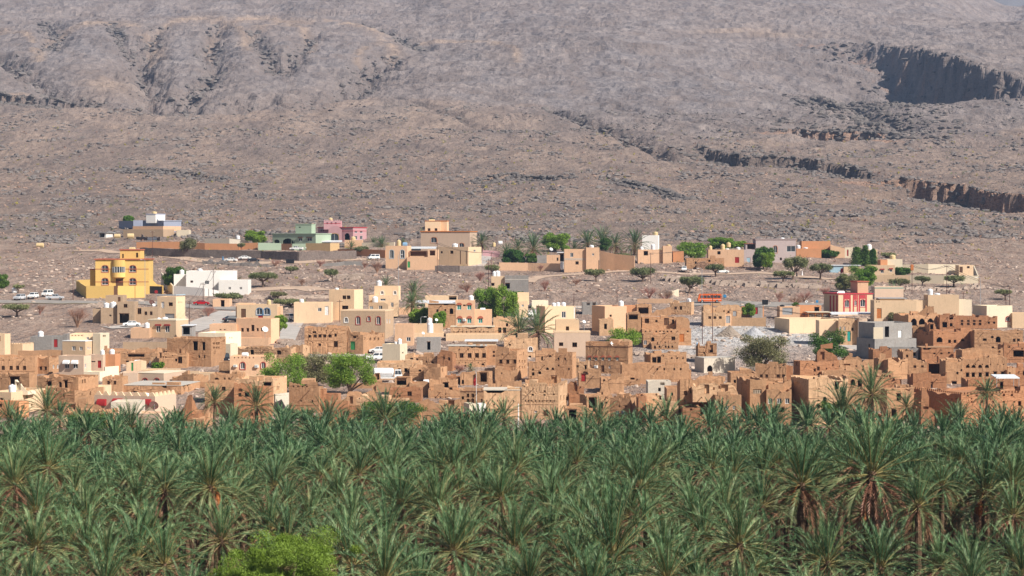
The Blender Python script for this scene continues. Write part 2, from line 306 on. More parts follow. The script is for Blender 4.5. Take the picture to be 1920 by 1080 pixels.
# ---------------------------------------------------------------- the ground
def build_ground():
    ys = np.concatenate([np.arange(0, 60, 6), np.arange(60, 322, 2.5), np.arange(322, 346, 1.0), np.arange(346, 1000, 1.6)])
    fy = []; y = 1000.0
    while y < 3795: fy.append(y); y += 1.6+(y-1000)*0.0022
    ys = np.concatenate([ys, fy, [3800]]); us = np.arange(-330, 2251, 3.0)
    YY, UU = np.meshgrid(ys, us, indexing='ij'); XX = (UU-960)/FPX*np.maximum(YY, 150)
    Z = Zf(XX.ravel(), YY.ravel()).reshape(XX.shape)
    n, k = XX.shape; v = np.stack([XX.ravel(), YY.ravel(), Z.ravel()], 1)
    idx = np.arange(n*k).reshape(n, k)
    f = np.stack([idx[:-1, :-1], idx[:-1, 1:], idx[1:, 1:], idx[1:, :-1]], -1).reshape(-1, 4)
    me = npmesh('ground', v, f, [M['ground']], smooth=False)
    # soil zones (kinds of rock and soil): r pale soil, g dark rock, b pale gravel
    col = np.zeros((n*k, 4), np.float32); col[:, 3] = 1
    X = v[:, 0].astype(float); Y = v[:, 1].astype(float); U = 960+FPX*X/np.maximum(Y, 1)
    jn = fbm(X/40, Y/70, 4, 91)
    def arc(cx, cy, rx, ry, w):   # pale bands round the flatirons
        yy = np.interp(Y, _g[300:], _py); q = np.hypot((U-cx)/rx, (yy-cy)/ry)
        return np.exp(-((q-1)/w)**2)*(yy < cy+8)*np.clip(1.2+3*jn, 0, 1)
    r = np.zeros(n*k)
    for a in [(190, 110, 115, 55, .1), (375, 100, 90, 55, .1), (490, 95, 95, 50, .1), (600, 95, 140, 48, .1), (15, 90, 50, 35, .15), (820, 110, 150, 40, .06)]: r = np.maximum(r, arc(*a))
    yy = np.interp(Y, _g[300:], _py)
    def blob(cx, cy, rx, ry): return np.exp(-((U-cx)/rx)**2-((yy-cy)/ry)**2)*np.clip(1+2*jn, 0, 1)
    r = np.maximum(r, blob(200, 160, 60, 22)*.9); r = np.maximum(r, blob(760, 232, 180, 16)*.5); r = np.maximum(r, blob(1560, 250, 110, 14)*.6); r = np.maximum(r, blob(1420, 60, 120, 5)*.9)
    col[:, 0] = np.clip(r, 0, 1)
    g = np.zeros(n*k)
    far = Y > 900
    rg = ridged(X[far]/60, Y[far]/110, 4, 101); g[far] = np.clip((rg-.35)*2.2, 0, 1)*.8
    jn2 = fbm(X/12, Y/20, 3, 93)
    for poly, d, w in GROOVES:
        D, _, _ = segdist(X[far], Y[far], poly); g[far] = np.maximum(g[far], np.exp(-(D/(w*1.3))**2)*np.clip(.7+1.5*jn2[far], 0, 1))
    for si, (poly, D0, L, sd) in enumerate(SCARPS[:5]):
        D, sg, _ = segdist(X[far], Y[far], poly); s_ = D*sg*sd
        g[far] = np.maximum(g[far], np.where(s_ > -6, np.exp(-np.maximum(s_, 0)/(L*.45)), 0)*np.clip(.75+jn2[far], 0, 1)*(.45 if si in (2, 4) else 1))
    rd = np.zeros(n*k)
    for si in (2, 4):
        poly, D0, L, sd = SCARPS[si]; D, sg, _ = segdist(X[far], Y[far], poly); s_ = D*sg*sd; rd[far] = np.maximum(rd[far], ((s_ > -3) & (s_ < 22))*np.clip(.8+1.5*jn2[far], 0, 1))
    poly, D0, L, sd = SCARPS[0]; D, sg, _ = segdist(X[far], Y[far], poly); s_ = D*sg*sd; rd[far] = np.maximum(rd[far], .5*((s_ > 10) & (s_ < 40))*np.clip(2.5*jn2[far], 0, 1))
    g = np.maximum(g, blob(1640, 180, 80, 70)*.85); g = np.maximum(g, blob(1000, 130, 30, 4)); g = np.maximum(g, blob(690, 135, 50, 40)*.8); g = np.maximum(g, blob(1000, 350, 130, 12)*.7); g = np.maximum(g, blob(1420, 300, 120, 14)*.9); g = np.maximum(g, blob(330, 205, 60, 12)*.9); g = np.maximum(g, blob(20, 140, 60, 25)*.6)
    col[:, 1] = np.clip(g, 0, 1)
    b = blob(1395, 640, 150, 34)*2; b = np.maximum(b, blob(1550, 640, 60, 18)); b = np.maximum(b, blob(720, 640, 40, 40)*.6)
    col[:, 2] = np.clip(b, 0, 1)
    bd = np.interp(U, [-400, 0, 300, 450, 560, 700, 1000, 1260, 1450, 1650, 1920, 2400], [180, 188, 210, 214, 196, 188, 198, 288, 262, 272, 240, 230])
    z2 = np.zeros((n*k, 4), np.float32); z2[:, 3] = 1; z2[:, 0] = np.clip((bd+14*jn-yy)/6, 0, 1)
    z2[:, 1] = np.clip(blob(1250, 150, 330, 75)+blob(150, 100, 90, 35)+blob(350, 105, 60, 30)+blob(450, 95, 50, 30)+blob(620, 110, 70, 35)+blob(120, 160, 60, 20), 0, 1)
    a2 = me.color_attributes.new('zone2', 'FLOAT_COLOR', 'POINT'); a2.data.foreach_set('color', z2.ravel())
    # strength of the red valley soil against the grey of the slope
    col[:, 3] = 1-np.clip(rd, 0, 1)
    at = me.color_attributes.new('zone', 'FLOAT_COLOR', 'POINT'); at.data.foreach_set('color', col.ravel())
    tag(ob('ground', me), kind='structure')
m, nt, p, pos = newmat('rocky_ground'); M['ground'] = m
at = nt.nodes.new("ShaderNodeVertexColor"); at.layer_name = 'zone'
sp = nt.nodes.new("ShaderNodeSeparateColor"); nt.links.new(at.outputs[0], sp.inputs[0])
sx = nt.nodes.new("ShaderNodeSeparateXYZ"); nt.links.new(pos, sx.inputs[0])
fy = ramp_f(nt, sx.outputs[1], 1250, 1650)
mp = nt.nodes.new("ShaderNodeMapping"); mp.inputs['Scale'].default_value = (1, 0.42, 1.5); nt.links.new(pos, mp.inputs[0]); vp = mp.outputs[0]
nA = noise(nt, vp, 0.012, 6, 0.6); nB = noise(nt, vp, 0.11, 6, 0.65); nC = noise(nt, vp, 0.55, 5, 0.75); nD = noise(nt, vp, 1.7, 4, 0.75)
near = ramp(nt, nB, [(0.3, (0.27, 0.175, 0.13)), (0.5, (0.39, 0.27, 0.205)), (0.68, (0.49, 0.36, 0.28))])
farc = ramp(nt, nB, [(0.3, (0.19, 0.175, 0.17)), (0.5, (0.285, 0.26, 0.25)), (0.68, (0.38, 0.345, 0.325))])
plainc = ramp(nt, nA, [(0.4, (0.27, 0.22, 0.195)), (0.48, (0.44, 0.31, 0.225)), (0.56, (0.38, 0.28, 0.215)), (0.62, (0.27, 0.225, 0.2))])
farc = mixc(nt, 0.5, farc, plainc)
a2 = nt.nodes.new("ShaderNodeVertexColor"); a2.layer_name = 'zone2'; s2 = nt.nodes.new("ShaderNodeSeparateColor"); nt.links.new(a2.outputs[0], s2.inputs[0])
slab = ramp(nt, nB, [(0.32, (0.17, 0.16, 0.165)), (0.5, (0.255, 0.235, 0.235)), (0.66, (0.35, 0.32, 0.31))])
brn = ramp(nt, nA, [(0.38, (0.28, 0.21, 0.17)), (0.5, (0.39, 0.28, 0.205)), (0.62, (0.3, 0.23, 0.185))])
farc = mixc(nt, 0.55, farc, brn); farc = mixc(nt, math_(nt, 'MULTIPLY', s2.outputs[0], .6), farc, slab); farc = mixc(nt, math_(nt, 'MULTIPLY', s2.outputs[1], .75), farc, slab)
mid = ramp(nt, nB, [(0.3, (0.2, 0.15, 0.12)), (0.5, (0.31, 0.225, 0.17)), (0.68, (0.4, 0.3, 0.23))])
near = mixc(nt, ramp_f(nt, sx.outputs[1], 820, 980), near, mid)
col = mixc(nt, fy, near, farc)
col = mixc(nt, math_(nt, 'MULTIPLY', sp.outputs[0], 0.9), col, (0.46, 0.34, 0.25))
col = mixc(nt, math_(nt, 'MULTIPLY', sp.outputs[2], 0.85), col, (0.66, 0.64, 0.61))
nE = noise(nt, vp, 0.3, 7, 0.8); stn = math_(nt, 'MAXIMUM', ramp_f(nt, nC, 0.53, 0.6), ramp_f(nt, nE, 0.54, 0.6)); dk = math_(nt, 'MULTIPLY', stn, 0.52)
col = mixc(nt, dk, col, (0.14, 0.13, 0.125))
st2 = math_(nt, 'MAXIMUM', ramp_f(nt, nD, 0.56, 0.64), ramp_f(nt, nE, 0.44, 0.38)); col = mixc(nt, math_(nt, 'MULTIPLY', st2, 0.45), col, (0.5, 0.42, 0.36))
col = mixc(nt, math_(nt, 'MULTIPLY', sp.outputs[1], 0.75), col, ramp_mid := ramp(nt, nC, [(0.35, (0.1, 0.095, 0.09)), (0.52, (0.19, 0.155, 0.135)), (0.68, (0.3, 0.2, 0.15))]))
col = mixc(nt, math_(nt, 'MULTIPLY', math_(nt, 'SUBTRACT', 1.0, at.outputs['Alpha']), .85), col, ramp(nt, nC, [(0.36, (0.17, 0.1, 0.07)), (0.5, (0.4, 0.24, 0.16)), (0.66, (0.55, 0.37, 0.26))]))
gf = ramp_f(nt, sx.outputs[1], 338, 325); col = mixc(nt, gf, col, ramp(nt, nC, [(0.35, (0.05, 0.035, 0.02)), (0.65, (0.13, 0.08, 0.045))]))  # ground under the palms coloured dark to paint the black shade between them
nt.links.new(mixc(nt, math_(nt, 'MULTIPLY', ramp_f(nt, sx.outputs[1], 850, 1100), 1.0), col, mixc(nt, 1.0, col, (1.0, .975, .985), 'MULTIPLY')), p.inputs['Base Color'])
hh = math_(nt, 'ADD', math_(nt, 'MULTIPLY', nB, 5.0), math_(nt, 'ADD', math_(nt, 'MULTIPLY', nC, 1.6), math_(nt, 'MULTIPLY', nD, 0.5)))
bump(nt, p, hh, 1.0, 1.0)
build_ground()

# far ridge beyond the crest
def far_ridge():
    M['hill'] = wallmat('far_hill_rock', (.3, .28, .28), var=.4, bmp=0, stain=.3, dark=(.12, .12, .12))
    xs = np.linspace(-2400, 2400, 240); ys = np.linspace(4600, 6200, 60); XX, YY = np.meshgrid(xs, ys)
    t = (YY-4600)/1600; Z = 300+t*700+60*ridged(XX/420, YY/500, 5, 7)*(0.5+t)+40*fbm(XX/150, YY/150, 4, 8)
    n, k = XX.shape; idx = np.arange(n*k).reshape(n, k)
    f = np.stack([idx[:-1, :-1], idx[:-1, 1:], idx[1:, 1:], idx[1:, :-1]], -1).reshape(-1, 4)
    tag(ob('hills', npmesh('hills', np.stack([XX.ravel(), YY.ravel(), Z.ravel()], 1), f, [M['hill']], smooth=True)), kind='structure')
far_ridge()

# roads and tracks
M['asphalt'] = plain('worn_asphalt', (0.3, 0.27, 0.24), .9, 0, .15, 0.4)
M['track'] = plain('dirt_track', (0.5, 0.36, 0.26), .95, 0, .15, 0.3)
M['road2'] = plain('pale_road', (0.45, 0.41, 0.37), .9, 0, .12, 0.3)
def spline(pts, n=8):
    out = []; p = [np.array(q, float) for q in pts]; p = [2*p[0]-p[1]]+p+[2*p[-1]-p[-2]]
    for i in range(1, len(p)-2):
        for k in range(n):
            t = k/n; out.append(0.5*((2*p[i])+(-p[i-1]+p[i+1])*t+(2*p[i-1]-5*p[i]+4*p[i+1]-p[i+2])*t*t+(-p[i-1]+3*p[i]-3*p[i+1]+p[i+2])*t**3))
    out.append(p[-2]); return out
def ribbon(name, pts, width, mat, lift=0.14, off=0.0, kind='structure'):
    w = [ground(x, y)[:2] for x, y in pts]; c = spline(w, 14); c = np.array(c)
    d = np.gradient(c, axis=0); d /= np.linalg.norm(d, axis=1)[:, None]; nrm = np.stack([-d[:, 1], d[:, 0]], 1)
    wd = np.array([width]*len(c)); rows = []
    for q in np.linspace(-.5, .5, 6): rows.append(c+nrm*(q*wd+off)[:, None])
    R = np.stack(rows, 1); Z = Zf(R[..., 0].ravel(), R[..., 1].ravel())+lift
    v = np.stack([R[..., 0].ravel(), R[..., 1].ravel(), Z], 1); n, k = R.shape[:2]; idx = np.arange(n*k).reshape(n, k)
    f = np.stack([idx[:-1, :-1], idx[:-1, 1:], idx[1:, 1:], idx[1:, :-1]], -1).reshape(-1, 4)
    tag(ob(name, npmesh(name, v, f, [mat], smooth=True)), kind=kind)
ribbon('road', [(-60, 566), (60, 566), (160, 567), (270, 568), (330, 572), (400, 577), (480, 580)], 9, M['asphalt'])
ribbon('road_marking', [(-60, 566), (60, 566), (160, 567), (270, 568)], .25, plain('yellow_road_paint', (.6, .45, .12), .7), .16, -4.3)
ribbon('road', [(340, 622), (372, 612), (402, 598), (440, 584)], 9, M['road2'])
ribbon('road', [(530, 640), (545, 610), (560, 592)], 6, M['road2'])
ribbon('road', [(200, 615), (260, 612), (330, 618)], 8, M['road2'])
ribbon('road', [(990, 600), (1010, 583), (1120, 575)], 6, M['road2'])
ribbon('road', [(1260, 571), (1330, 569), (1420, 571), (1540, 574)], 14, M['asphalt'])
ribbon('track', [(985, 530), (1010, 520), (1080, 514), (1180, 508), (1300, 514), (1420, 512), (1560, 524)], 6, M['track'])
ribbon('track', [(140, 470), (200, 472), (300, 480), (420, 492), (560, 492), (700, 486)], 7, M['track'])
ribbon('track', [(420, 545), (500, 543), (560, 540), (600, 545)], 9, M['track'])
ribbon('path', [(890, 505), (905, 490), (912, 478)], 5, M['road2'])
ribbon('road', [(570, 668), (640, 668), (720, 666)], 6, M['road2'])
ribbon('lane', [(1560, 640), (1600, 650), (1640, 660)], 6, M['road2'])

# loose rocks: nobody could count them
def rocks(name, N, sampler, mat, label):
    t = (1+5**.5)/2
    iv = np.array([(-1, t, 0), (1, t, 0), (-1, -t, 0), (1, -t, 0), (0, -1, t), (0, 1, t), (0, -1, -t), (0, 1, -t), (t, 0, -1), (t, 0, 1), (-t, 0, -1), (-t, 0, 1)])/1.9
    fi = np.array([(0, 11, 5), (0, 5, 1), (0, 1, 7), (0, 7, 10), (0, 10, 11), (1, 5, 9), (5, 11, 4), (11, 10, 2), (10, 7, 6), (7, 1, 8), (3, 9, 4), (3, 4, 2), (3, 2, 6), (3, 6, 8), (3, 8, 9), (4, 9, 5), (2, 4, 11), (6, 2, 10), (8, 6, 7), (9, 8, 1)])
    X, Y, sz = sampler(N); n = len(X); Z = Zf(X, Y)
    q = iv[None]*(0.65+0.7*rs.rand(n, 12, 1)); q = q*np.stack([1+rs.rand(n)*.8, .7+rs.rand(n)*.6, .45+rs.rand(n)*.45], 1)[:, None]*sz[:, None, None]*.5
    a = rs.rand(n)*6.28; ca, sa = np.cos(a)[:, None], np.sin(a)[:, None]
    x = q[..., 0]*ca-q[..., 1]*sa; y = q[..., 0]*sa+q[..., 1]*ca
    v = np.stack([x+X[:, None], y+Y[:, None], q[..., 2]+Z[:, None]+sz[:, None]*.08], -1).reshape(-1, 3)
    f = (fi[None]+np.arange(n)[:, None, None]*12).reshape(-1, 3)
    o = ob(name, npmesh(name, v, f, [mat])); tag(o, label, 'rocks', kind='stuff')
M['rockd'] = wallmat('dark_rock', (0.19, 0.165, 0.15), var=.6, bmp=.6, stain=.5, dark=(.07, .065, .065))
M['rockp'] = wallmat('pale_rubble', (0.46, 0.36, 0.29), var=.35, bmp=.6, stain=.3)
M['rockr'] = wallmat('reddish_rock', (0.34, 0.23, 0.175), var=.4, bmp=.6, stain=.3)
def smp(y0, y1, s0, s1, thr, sd, pw=1.0):
    def f(N):
        X = []; Y = []; S_ = []
        while sum(map(len, X)) < N:
            y = y0+(y1-y0)*rs.rand(N)**pw; u = rs.uniform(-150, 2070, N); x = (u-960)/FPX*y
            k = fbm(x/35, y/50, 3, sd)+.25*rs.rand(N) > thr; x = x[k]; y = y[k]
            X.append(x); Y.append(y); S_.append((s0+(s1-s0)*rs.rand(len(x))**3)*(y/y0)**.3)
        return np.concatenate(X)[:N], np.concatenate(Y)[:N], np.concatenate(S_)[:N]
    return f
rocks('dark_rocks', 15000, smp(880, 1700, .7, 3.0, .22, 201, 1.3), M['rockd'], 'dark boulders and stones strewn over the slope above the village')
rocks('reddish_rocks', 8000, smp(640, 1300, .3, 1.5, .1, 211), M['rockr'], 'reddish stones strewn between the upper houses and the slope')
rocks('pale_rubble', 8000, smp(350, 800, .2, 1.1, .02, 221), M['rockp'], 'pale rubble lying on the open ground between the houses')
def ledge_s(N):
    X = []; Y = []
    for i in (0, 1, 2, 3, 4, 6, 9, 10, 11):
        poly, D0, L, sd = SCARPS[i]; n = N//9
        t = rs.rand(n)*(len(poly)-1); k = t.astype(int); k = np.minimum(k, len(poly)-2); fr = t-k; pa = np.array(poly)
        q = pa[k]*(1-fr)[:, None]+pa[k+1]*fr[:, None]; d = pa[k+1]-pa[k]; d /= np.linalg.norm(d, axis=1)[:, None]
        nr = np.stack([-d[:, 1], d[:, 0]], 1)*sd; q = q+nr*(rs.rand(n)**1.5*L*.5-3)[:, None]
        X.append(q[:, 0]); Y.append(q[:, 1])
    X = np.concatenate(X); Y = np.concatenate(Y); return X, Y, .8+3.0*rs.rand(len(X))**3*(Y/1200)
def gully_s(N):
    X = []; Y = []
    for poly, d, w in GROOVES[:10]:
        n = N//10; t = rs.rand(n)*(len(poly)-1); k = np.minimum(t.astype(int), len(poly)-2); fr = t-k; pa = np.array(poly); q = pa[k]*(1-fr)[:, None]+pa[k+1]*fr[:, None]+rs.normal(0, w*.38, (n, 2)); X.append(q[:, 0]); Y.append(q[:, 1])
    X = np.concatenate(X); Y = np.concatenate(Y); return X, Y, 1.2+4.5*rs.rand(len(X))**3*(Y/1700)
rocks('gully_rocks', 5000, gully_s, M['rockd'], 'dark broken rocks lining the gullies of the far slope')
def scar_s(N):
    y = np.array([Yof(v) for v in rs.uniform(120, 262, N)]); u = rs.normal(1630, 65, N)+(y-1700)*-.12; return (u-960)/FPX*y, y, 1.0+5*rs.rand(N)**3
rocks('scree_rocks', 2500, scar_s, M['rockd'], 'dark scree and blocks below the big shaded ravine')
rocks('ledge_boulders', 5400, ledge_s, M['rockd'], 'broken dark boulders along the cliffs and ledges of the slope')
def shrubs():
    N = 2600; Y = 650+900*rs.rand(N); u = rs.uniform(-100, 2020, N); X = (u-960)/FPX*Y; Z = Zf(X, Y); s = (.5+1.1*rs.rand(N)**2)*np.where(Y > 900, 1.2, .7); K = 16
    c = rs.normal(0, .3, (N, K, 3))*s[:, None, None]; c[..., 2] = np.abs(c[..., 2])*1.2; c += np.stack([X, Y, Z], 1)[:, None]
    v = (c[:, :, None]+rs.normal(0, .2, (N, K, 3, 3))*s[:, None, None, None]).reshape(-1, 3)
    f = np.arange(len(v)).reshape(-1, 3); mi = np.repeat(rs.choice(3, N, p=[.4, .3, .3]), K)
    ms = [leafmat('yellow_shrub', (.3, .25, .04), (.4, .33, .06), (.45, .38, .1)), M['twig'], M['leafa']]
    tag(ob('desert_shrubs', npmesh('desert_shrubs', v, f, ms, mi)), 'small yellow, red and green desert shrubs dotted over the stony slope', 'shrubs', kind='stuff')
shrubs()
# ---------------------------------------------------------------- houses
SOLID = ('mud', 'mudr', 'mudl', 'stone', 'stonep')
def unit(v): return v/np.linalg.norm(v)
def wall(mb, O, ux, n, w, tops, ops, jit, roof, rt=0.0, seed=0):
    """outer face with real openings, top cap, inner face down to the roof level"""
    r = random.Random(seed); t = 0.35; Zv = np.array((0, 0, 1.))
    kn = [0, w]+[u for u, _ in tops]
    for o in ops: kn += [o[0], o[2]]
    kn = sorted(u for u in kn if 0 <= u <= w); us = []
    for u in kn:
        if not us or u-us[-1] > 0.015: us.append(u)
    step = 0.55 if jit else 3.0
    for u in np.arange(step, w-0.2, step):
        if min(abs(u-q) for q in us) > 0.22: us.append(float(u))
    us.sort()
    tu = [a for a, b in tops]; tv = [b for a, b in tops]
    top = [float(np.interp(u, tu, tv))+(r.uniform(-rt, rt*.6) if 0.3 < u < w-0.3 else 0) for u in us]
    if rt > .1 and w > 3:      # broken and washed-out stretches of the wall top
        for _ in range(int(w/4)+1):
            if r.random() < .65:
                c0 = r.uniform(0, w); wd = r.uniform(.5, 1.6); dp = r.uniform(.25, .8); top = [tt-dp*max(0, 1-abs(u-c0)/wd)**.6 if .3 < u < w-.3 else tt for u, tt in zip(us, top)]
        top = [max(t_, roof+.02) for t_ in top]
    mx = max(top)+0.01; vs = [0, mx]
    for o in ops: vs += [v for v in (o[1], o[3]) if 0 < v < mx]
    vs = sorted(set(round(v, 3) for v in vs))
    for v in np.arange(0.9, mx-.3, 0.9 if jit else 4):
        if min(abs(v-q) for q in vs) > 0.3: vs.append(float(v))
    vs.sort(); nu, nv = len(us), len(vs); V = []
    for i, u in enumerate(us):
        for v in vs:
            vv = min(v, top[i]); j = r.uniform(-jit, jit) if 0 < i < nu-1 else 0
            V.append(O+ux*u+Zv*vv+n*j)
    F = []
    for i in range(nu-1):
        for j in range(nv-1):
            if vs[j] >= max(top[i], top[i+1])-1e-4: continue
            cu = (us[i]+us[i+1])/2; cv = (vs[j]+vs[j+1])/2
            if any(o[0] < cu < o[2] and o[1] < cv < o[3] for o in ops): continue
            F.append((i*nv+j, (i+1)*nv+j, (i+1)*nv+j+1, i*nv+j+1))
    b = len(V)
    for i, u in enumerate(us):
        ui = min(max(u, t), w-t)
        V.append(O+ux*u+Zv*top[i]); V.append(O+ux*ui+Zv*(top[i]-0.02)-n*t); V.append(O+ux*ui+Zv*min(roof, top[i]-.05)-n*t)
    for i in range(nu-1):
        a, c = b+3*i, b+3*i+3; F.append((a, c, c+1, a+1)); F.append((a+1, c+1, c+2, a+2))
    mb.add(V, F)
    for o in ops:
        a, q, c, d = O+ux*o[0]+Zv*o[1], O+ux*o[2]+Zv*o[1], O+ux*o[2]+Zv*o[3], O+ux*o[0]+Zv*o[3]; k = n*0.32
        mb.add([a, q, c, d, a-k, q-k, c-k, d-k], [(0, 1, 5, 4), (1, 2, 6, 5), (2, 3, 7, 6), (3, 0, 4, 7)])
        if o[4] in 'aAgP':
            R = (o[2]-o[0])/2; hh = min(R, (o[3]-o[1])*.5); cu = (o[0]+o[2])/2; cvv = o[3]-hh
            for s in (-1, 1):
                pts = [O+ux*(cu+s*R)+Zv*o[3]+n*.005]+[O+ux*(cu+s*R*math.cos(x))+Zv*(cvv+hh*math.sin(x)**(.8 if o[4] != 'P' else 1.4))+n*.005 for x in np.linspace(0, math.pi/2, 6)]
                mb.add(pts, [(0, i, i+1) for i in range(1, 6)])
DOORC = dict(r='red', g='gp', b='blue', k='wood', w='wp', t='teal', o='ow', l='lblue', G='met', e='gp', p='crim', y='yd')
def fill_opening(par, O, ux, n, o, hm):
    u0, v0, u1, v1, ty = o; w, h = u1-u0, v1-v0; Zv = np.array((0, 0, 1.))
    def B(mb, u, v, ww, hh, d0, d1, mi=0):
        a = O+ux*u+Zv*v+n*d0; mb.obox(a, ux, n, ww, d1-d0, hh, mi)
    if ty[0] in 'ho': 
        if ty[0] == 'o':
            m = MB(); B(m, u0-.12, v1-.02, w+.24, .14, -.3, .03); return m.build('lintel', M['wood'], par)
        return
    m = MB(); 
    if ty[0] == 'd':
        fw = min(.09, w*.14)
        B(m, u0, v0, fw, h, -.2, -.1); B(m, u1-fw, v0, fw, h, -.2, -.1); B(m, u0+fw, v0, w-2*fw, fw, -.2, -.1); B(m, u0+fw, v1-fw, w-2*fw, fw, -.2, -.1)
        B(m, u0+w/2-.03, v0+fw, .06, h-2*fw, -.19, -.12); m.build('window', M['wood'], par)
    elif ty[0] in 'aP':
        fw = .07; B(m, u0, v0, fw, h*.7, -.22, -.14); B(m, u1-fw, v0, fw, h*.7, -.22, -.14); B(m, u0+fw, v0, w-2*fw, fw, -.22, -.14); m.build('arched_window', M['wood'], par)
    elif ty[0] in 'wAgl':
        fw = min(.1, w*.12); fm = M['wframe']
        f = MB(); B(f, u0, v0, fw, h, -.16, -.06); B(f, u1-fw, v0, fw, h, -.16, -.06); B(f, u0+fw, v0, w-2*fw, fw, -.16, -.06); B(f, u0+fw, v1-fw, w-2*fw, fw, -.16, -.06); B(f, u0+w/2-.04, v0+fw, .08, h-2*fw, -.15, -.07)
        wo = f.build('window', fm, par)
        g = MB(); B(g, u0+.01, v0+.01, w-.02, h-.02, -.26, -.2); g.build('pane', M['glass' if ty[0] in 'wA' else ('teal' if ty[0] == 'g' else 'lblue')], wo)
        if ty[0] in 'Ag' or len(ty) > 1:
            c = DOORC[ty[1]] if len(ty) > 1 and ty[1] in DOORC else ('redb' if ty[0] in 'gA' else 'wp')
            s = MB(); R = w/2+.18; cu = (u0+u1)/2; hh = min(R, h*.5+.2); cv = v1-hh+.2
            if ty[0] == 'w': B(s, u0-.2, v1+.05, w+.4, .35, 0.004, .35)
            elif ty[0] == 'g':
                pts = []; 
                for x in np.linspace(0, math.pi, 11): pts.append((cu+R*math.cos(x), v1-.12+R*.85*math.sin(x)))
                base = [O+ux*a+Zv*b+n*.03 for a, b in pts]; out = [q+n*.12 for q in base]
                s.add(base+out, [tuple(range(11, 22))]+[(i, i+1, i+12, i+11) for i in range(10)]+[(10, 0, 11, 21)])
            else:
                for x0, x1 in zip(np.linspace(0, math.pi, 11)[:-1], np.linspace(0, math.pi, 11)[1:]):
                    q = []
                    for k in (0.004, .07):
                        for rr, x in ((R-.13, x0), (R, x0), (R, x1), (R-.13, x1)): q.append(O+ux*(cu+rr*math.cos(x))+Zv*(cv+(hh-(R-rr))*math.sin(x))+n*k)
                    s.add(q, [(0, 3, 2, 1), (4, 5, 6, 7), (0, 1, 5, 4), (1, 2, 6, 5), (2, 3, 7, 6), (3, 0, 4, 7)])
                B(s, u0-.18, v0-.18, .13, cv-v0+.18, .004, .07); B(s, u1+.05, v0-.18, .13, cv-v0+.18, .004, .07); B(s, u0+.02, v0-.18, w-.04, .16, .004, .07)
            s.build('surround', M[c], wo)
    elif ty[0] == 'D':
        c = DOORC[ty[1]] if len(ty) > 1 else 'wood'
        B(m, u0+.02, v0+.02, w-.04, h-.04, -.2, -.13); B(m, u0+w/2-.04, v0+.02, .08, h-.04, -.13, -.1)
        for k in range(1, 4): B(m, u0+.06, v0+h*k/4, w-.12, .05, -.13, -.105)
        m.build('door', M[c], par)
    elif ty[0] == 'N':   # lattice panel
        for i in range(5): B(m, u0+w*i/4-.05, v0, .1, h, -.2, -.12)
        for i in range(4): B(m, u0+.05, v0+h*i/3-.04, w-.1, .08, -.19, -.13)
        m.build('lattice', M['lat'], par)
    elif ty[0] == 'C':   # air conditioner hung on the wall
        pass
def parse(ws):
    out = []
    for it in ws.split(';'):
        q = it.split()
        if len(q) < 5: continue
        for x in q[1].split(','):
            for y in q[2].split(','): out.append((q[0], float(x), float(y), float(q[3]), float(q[4])))
    return out
HS = []
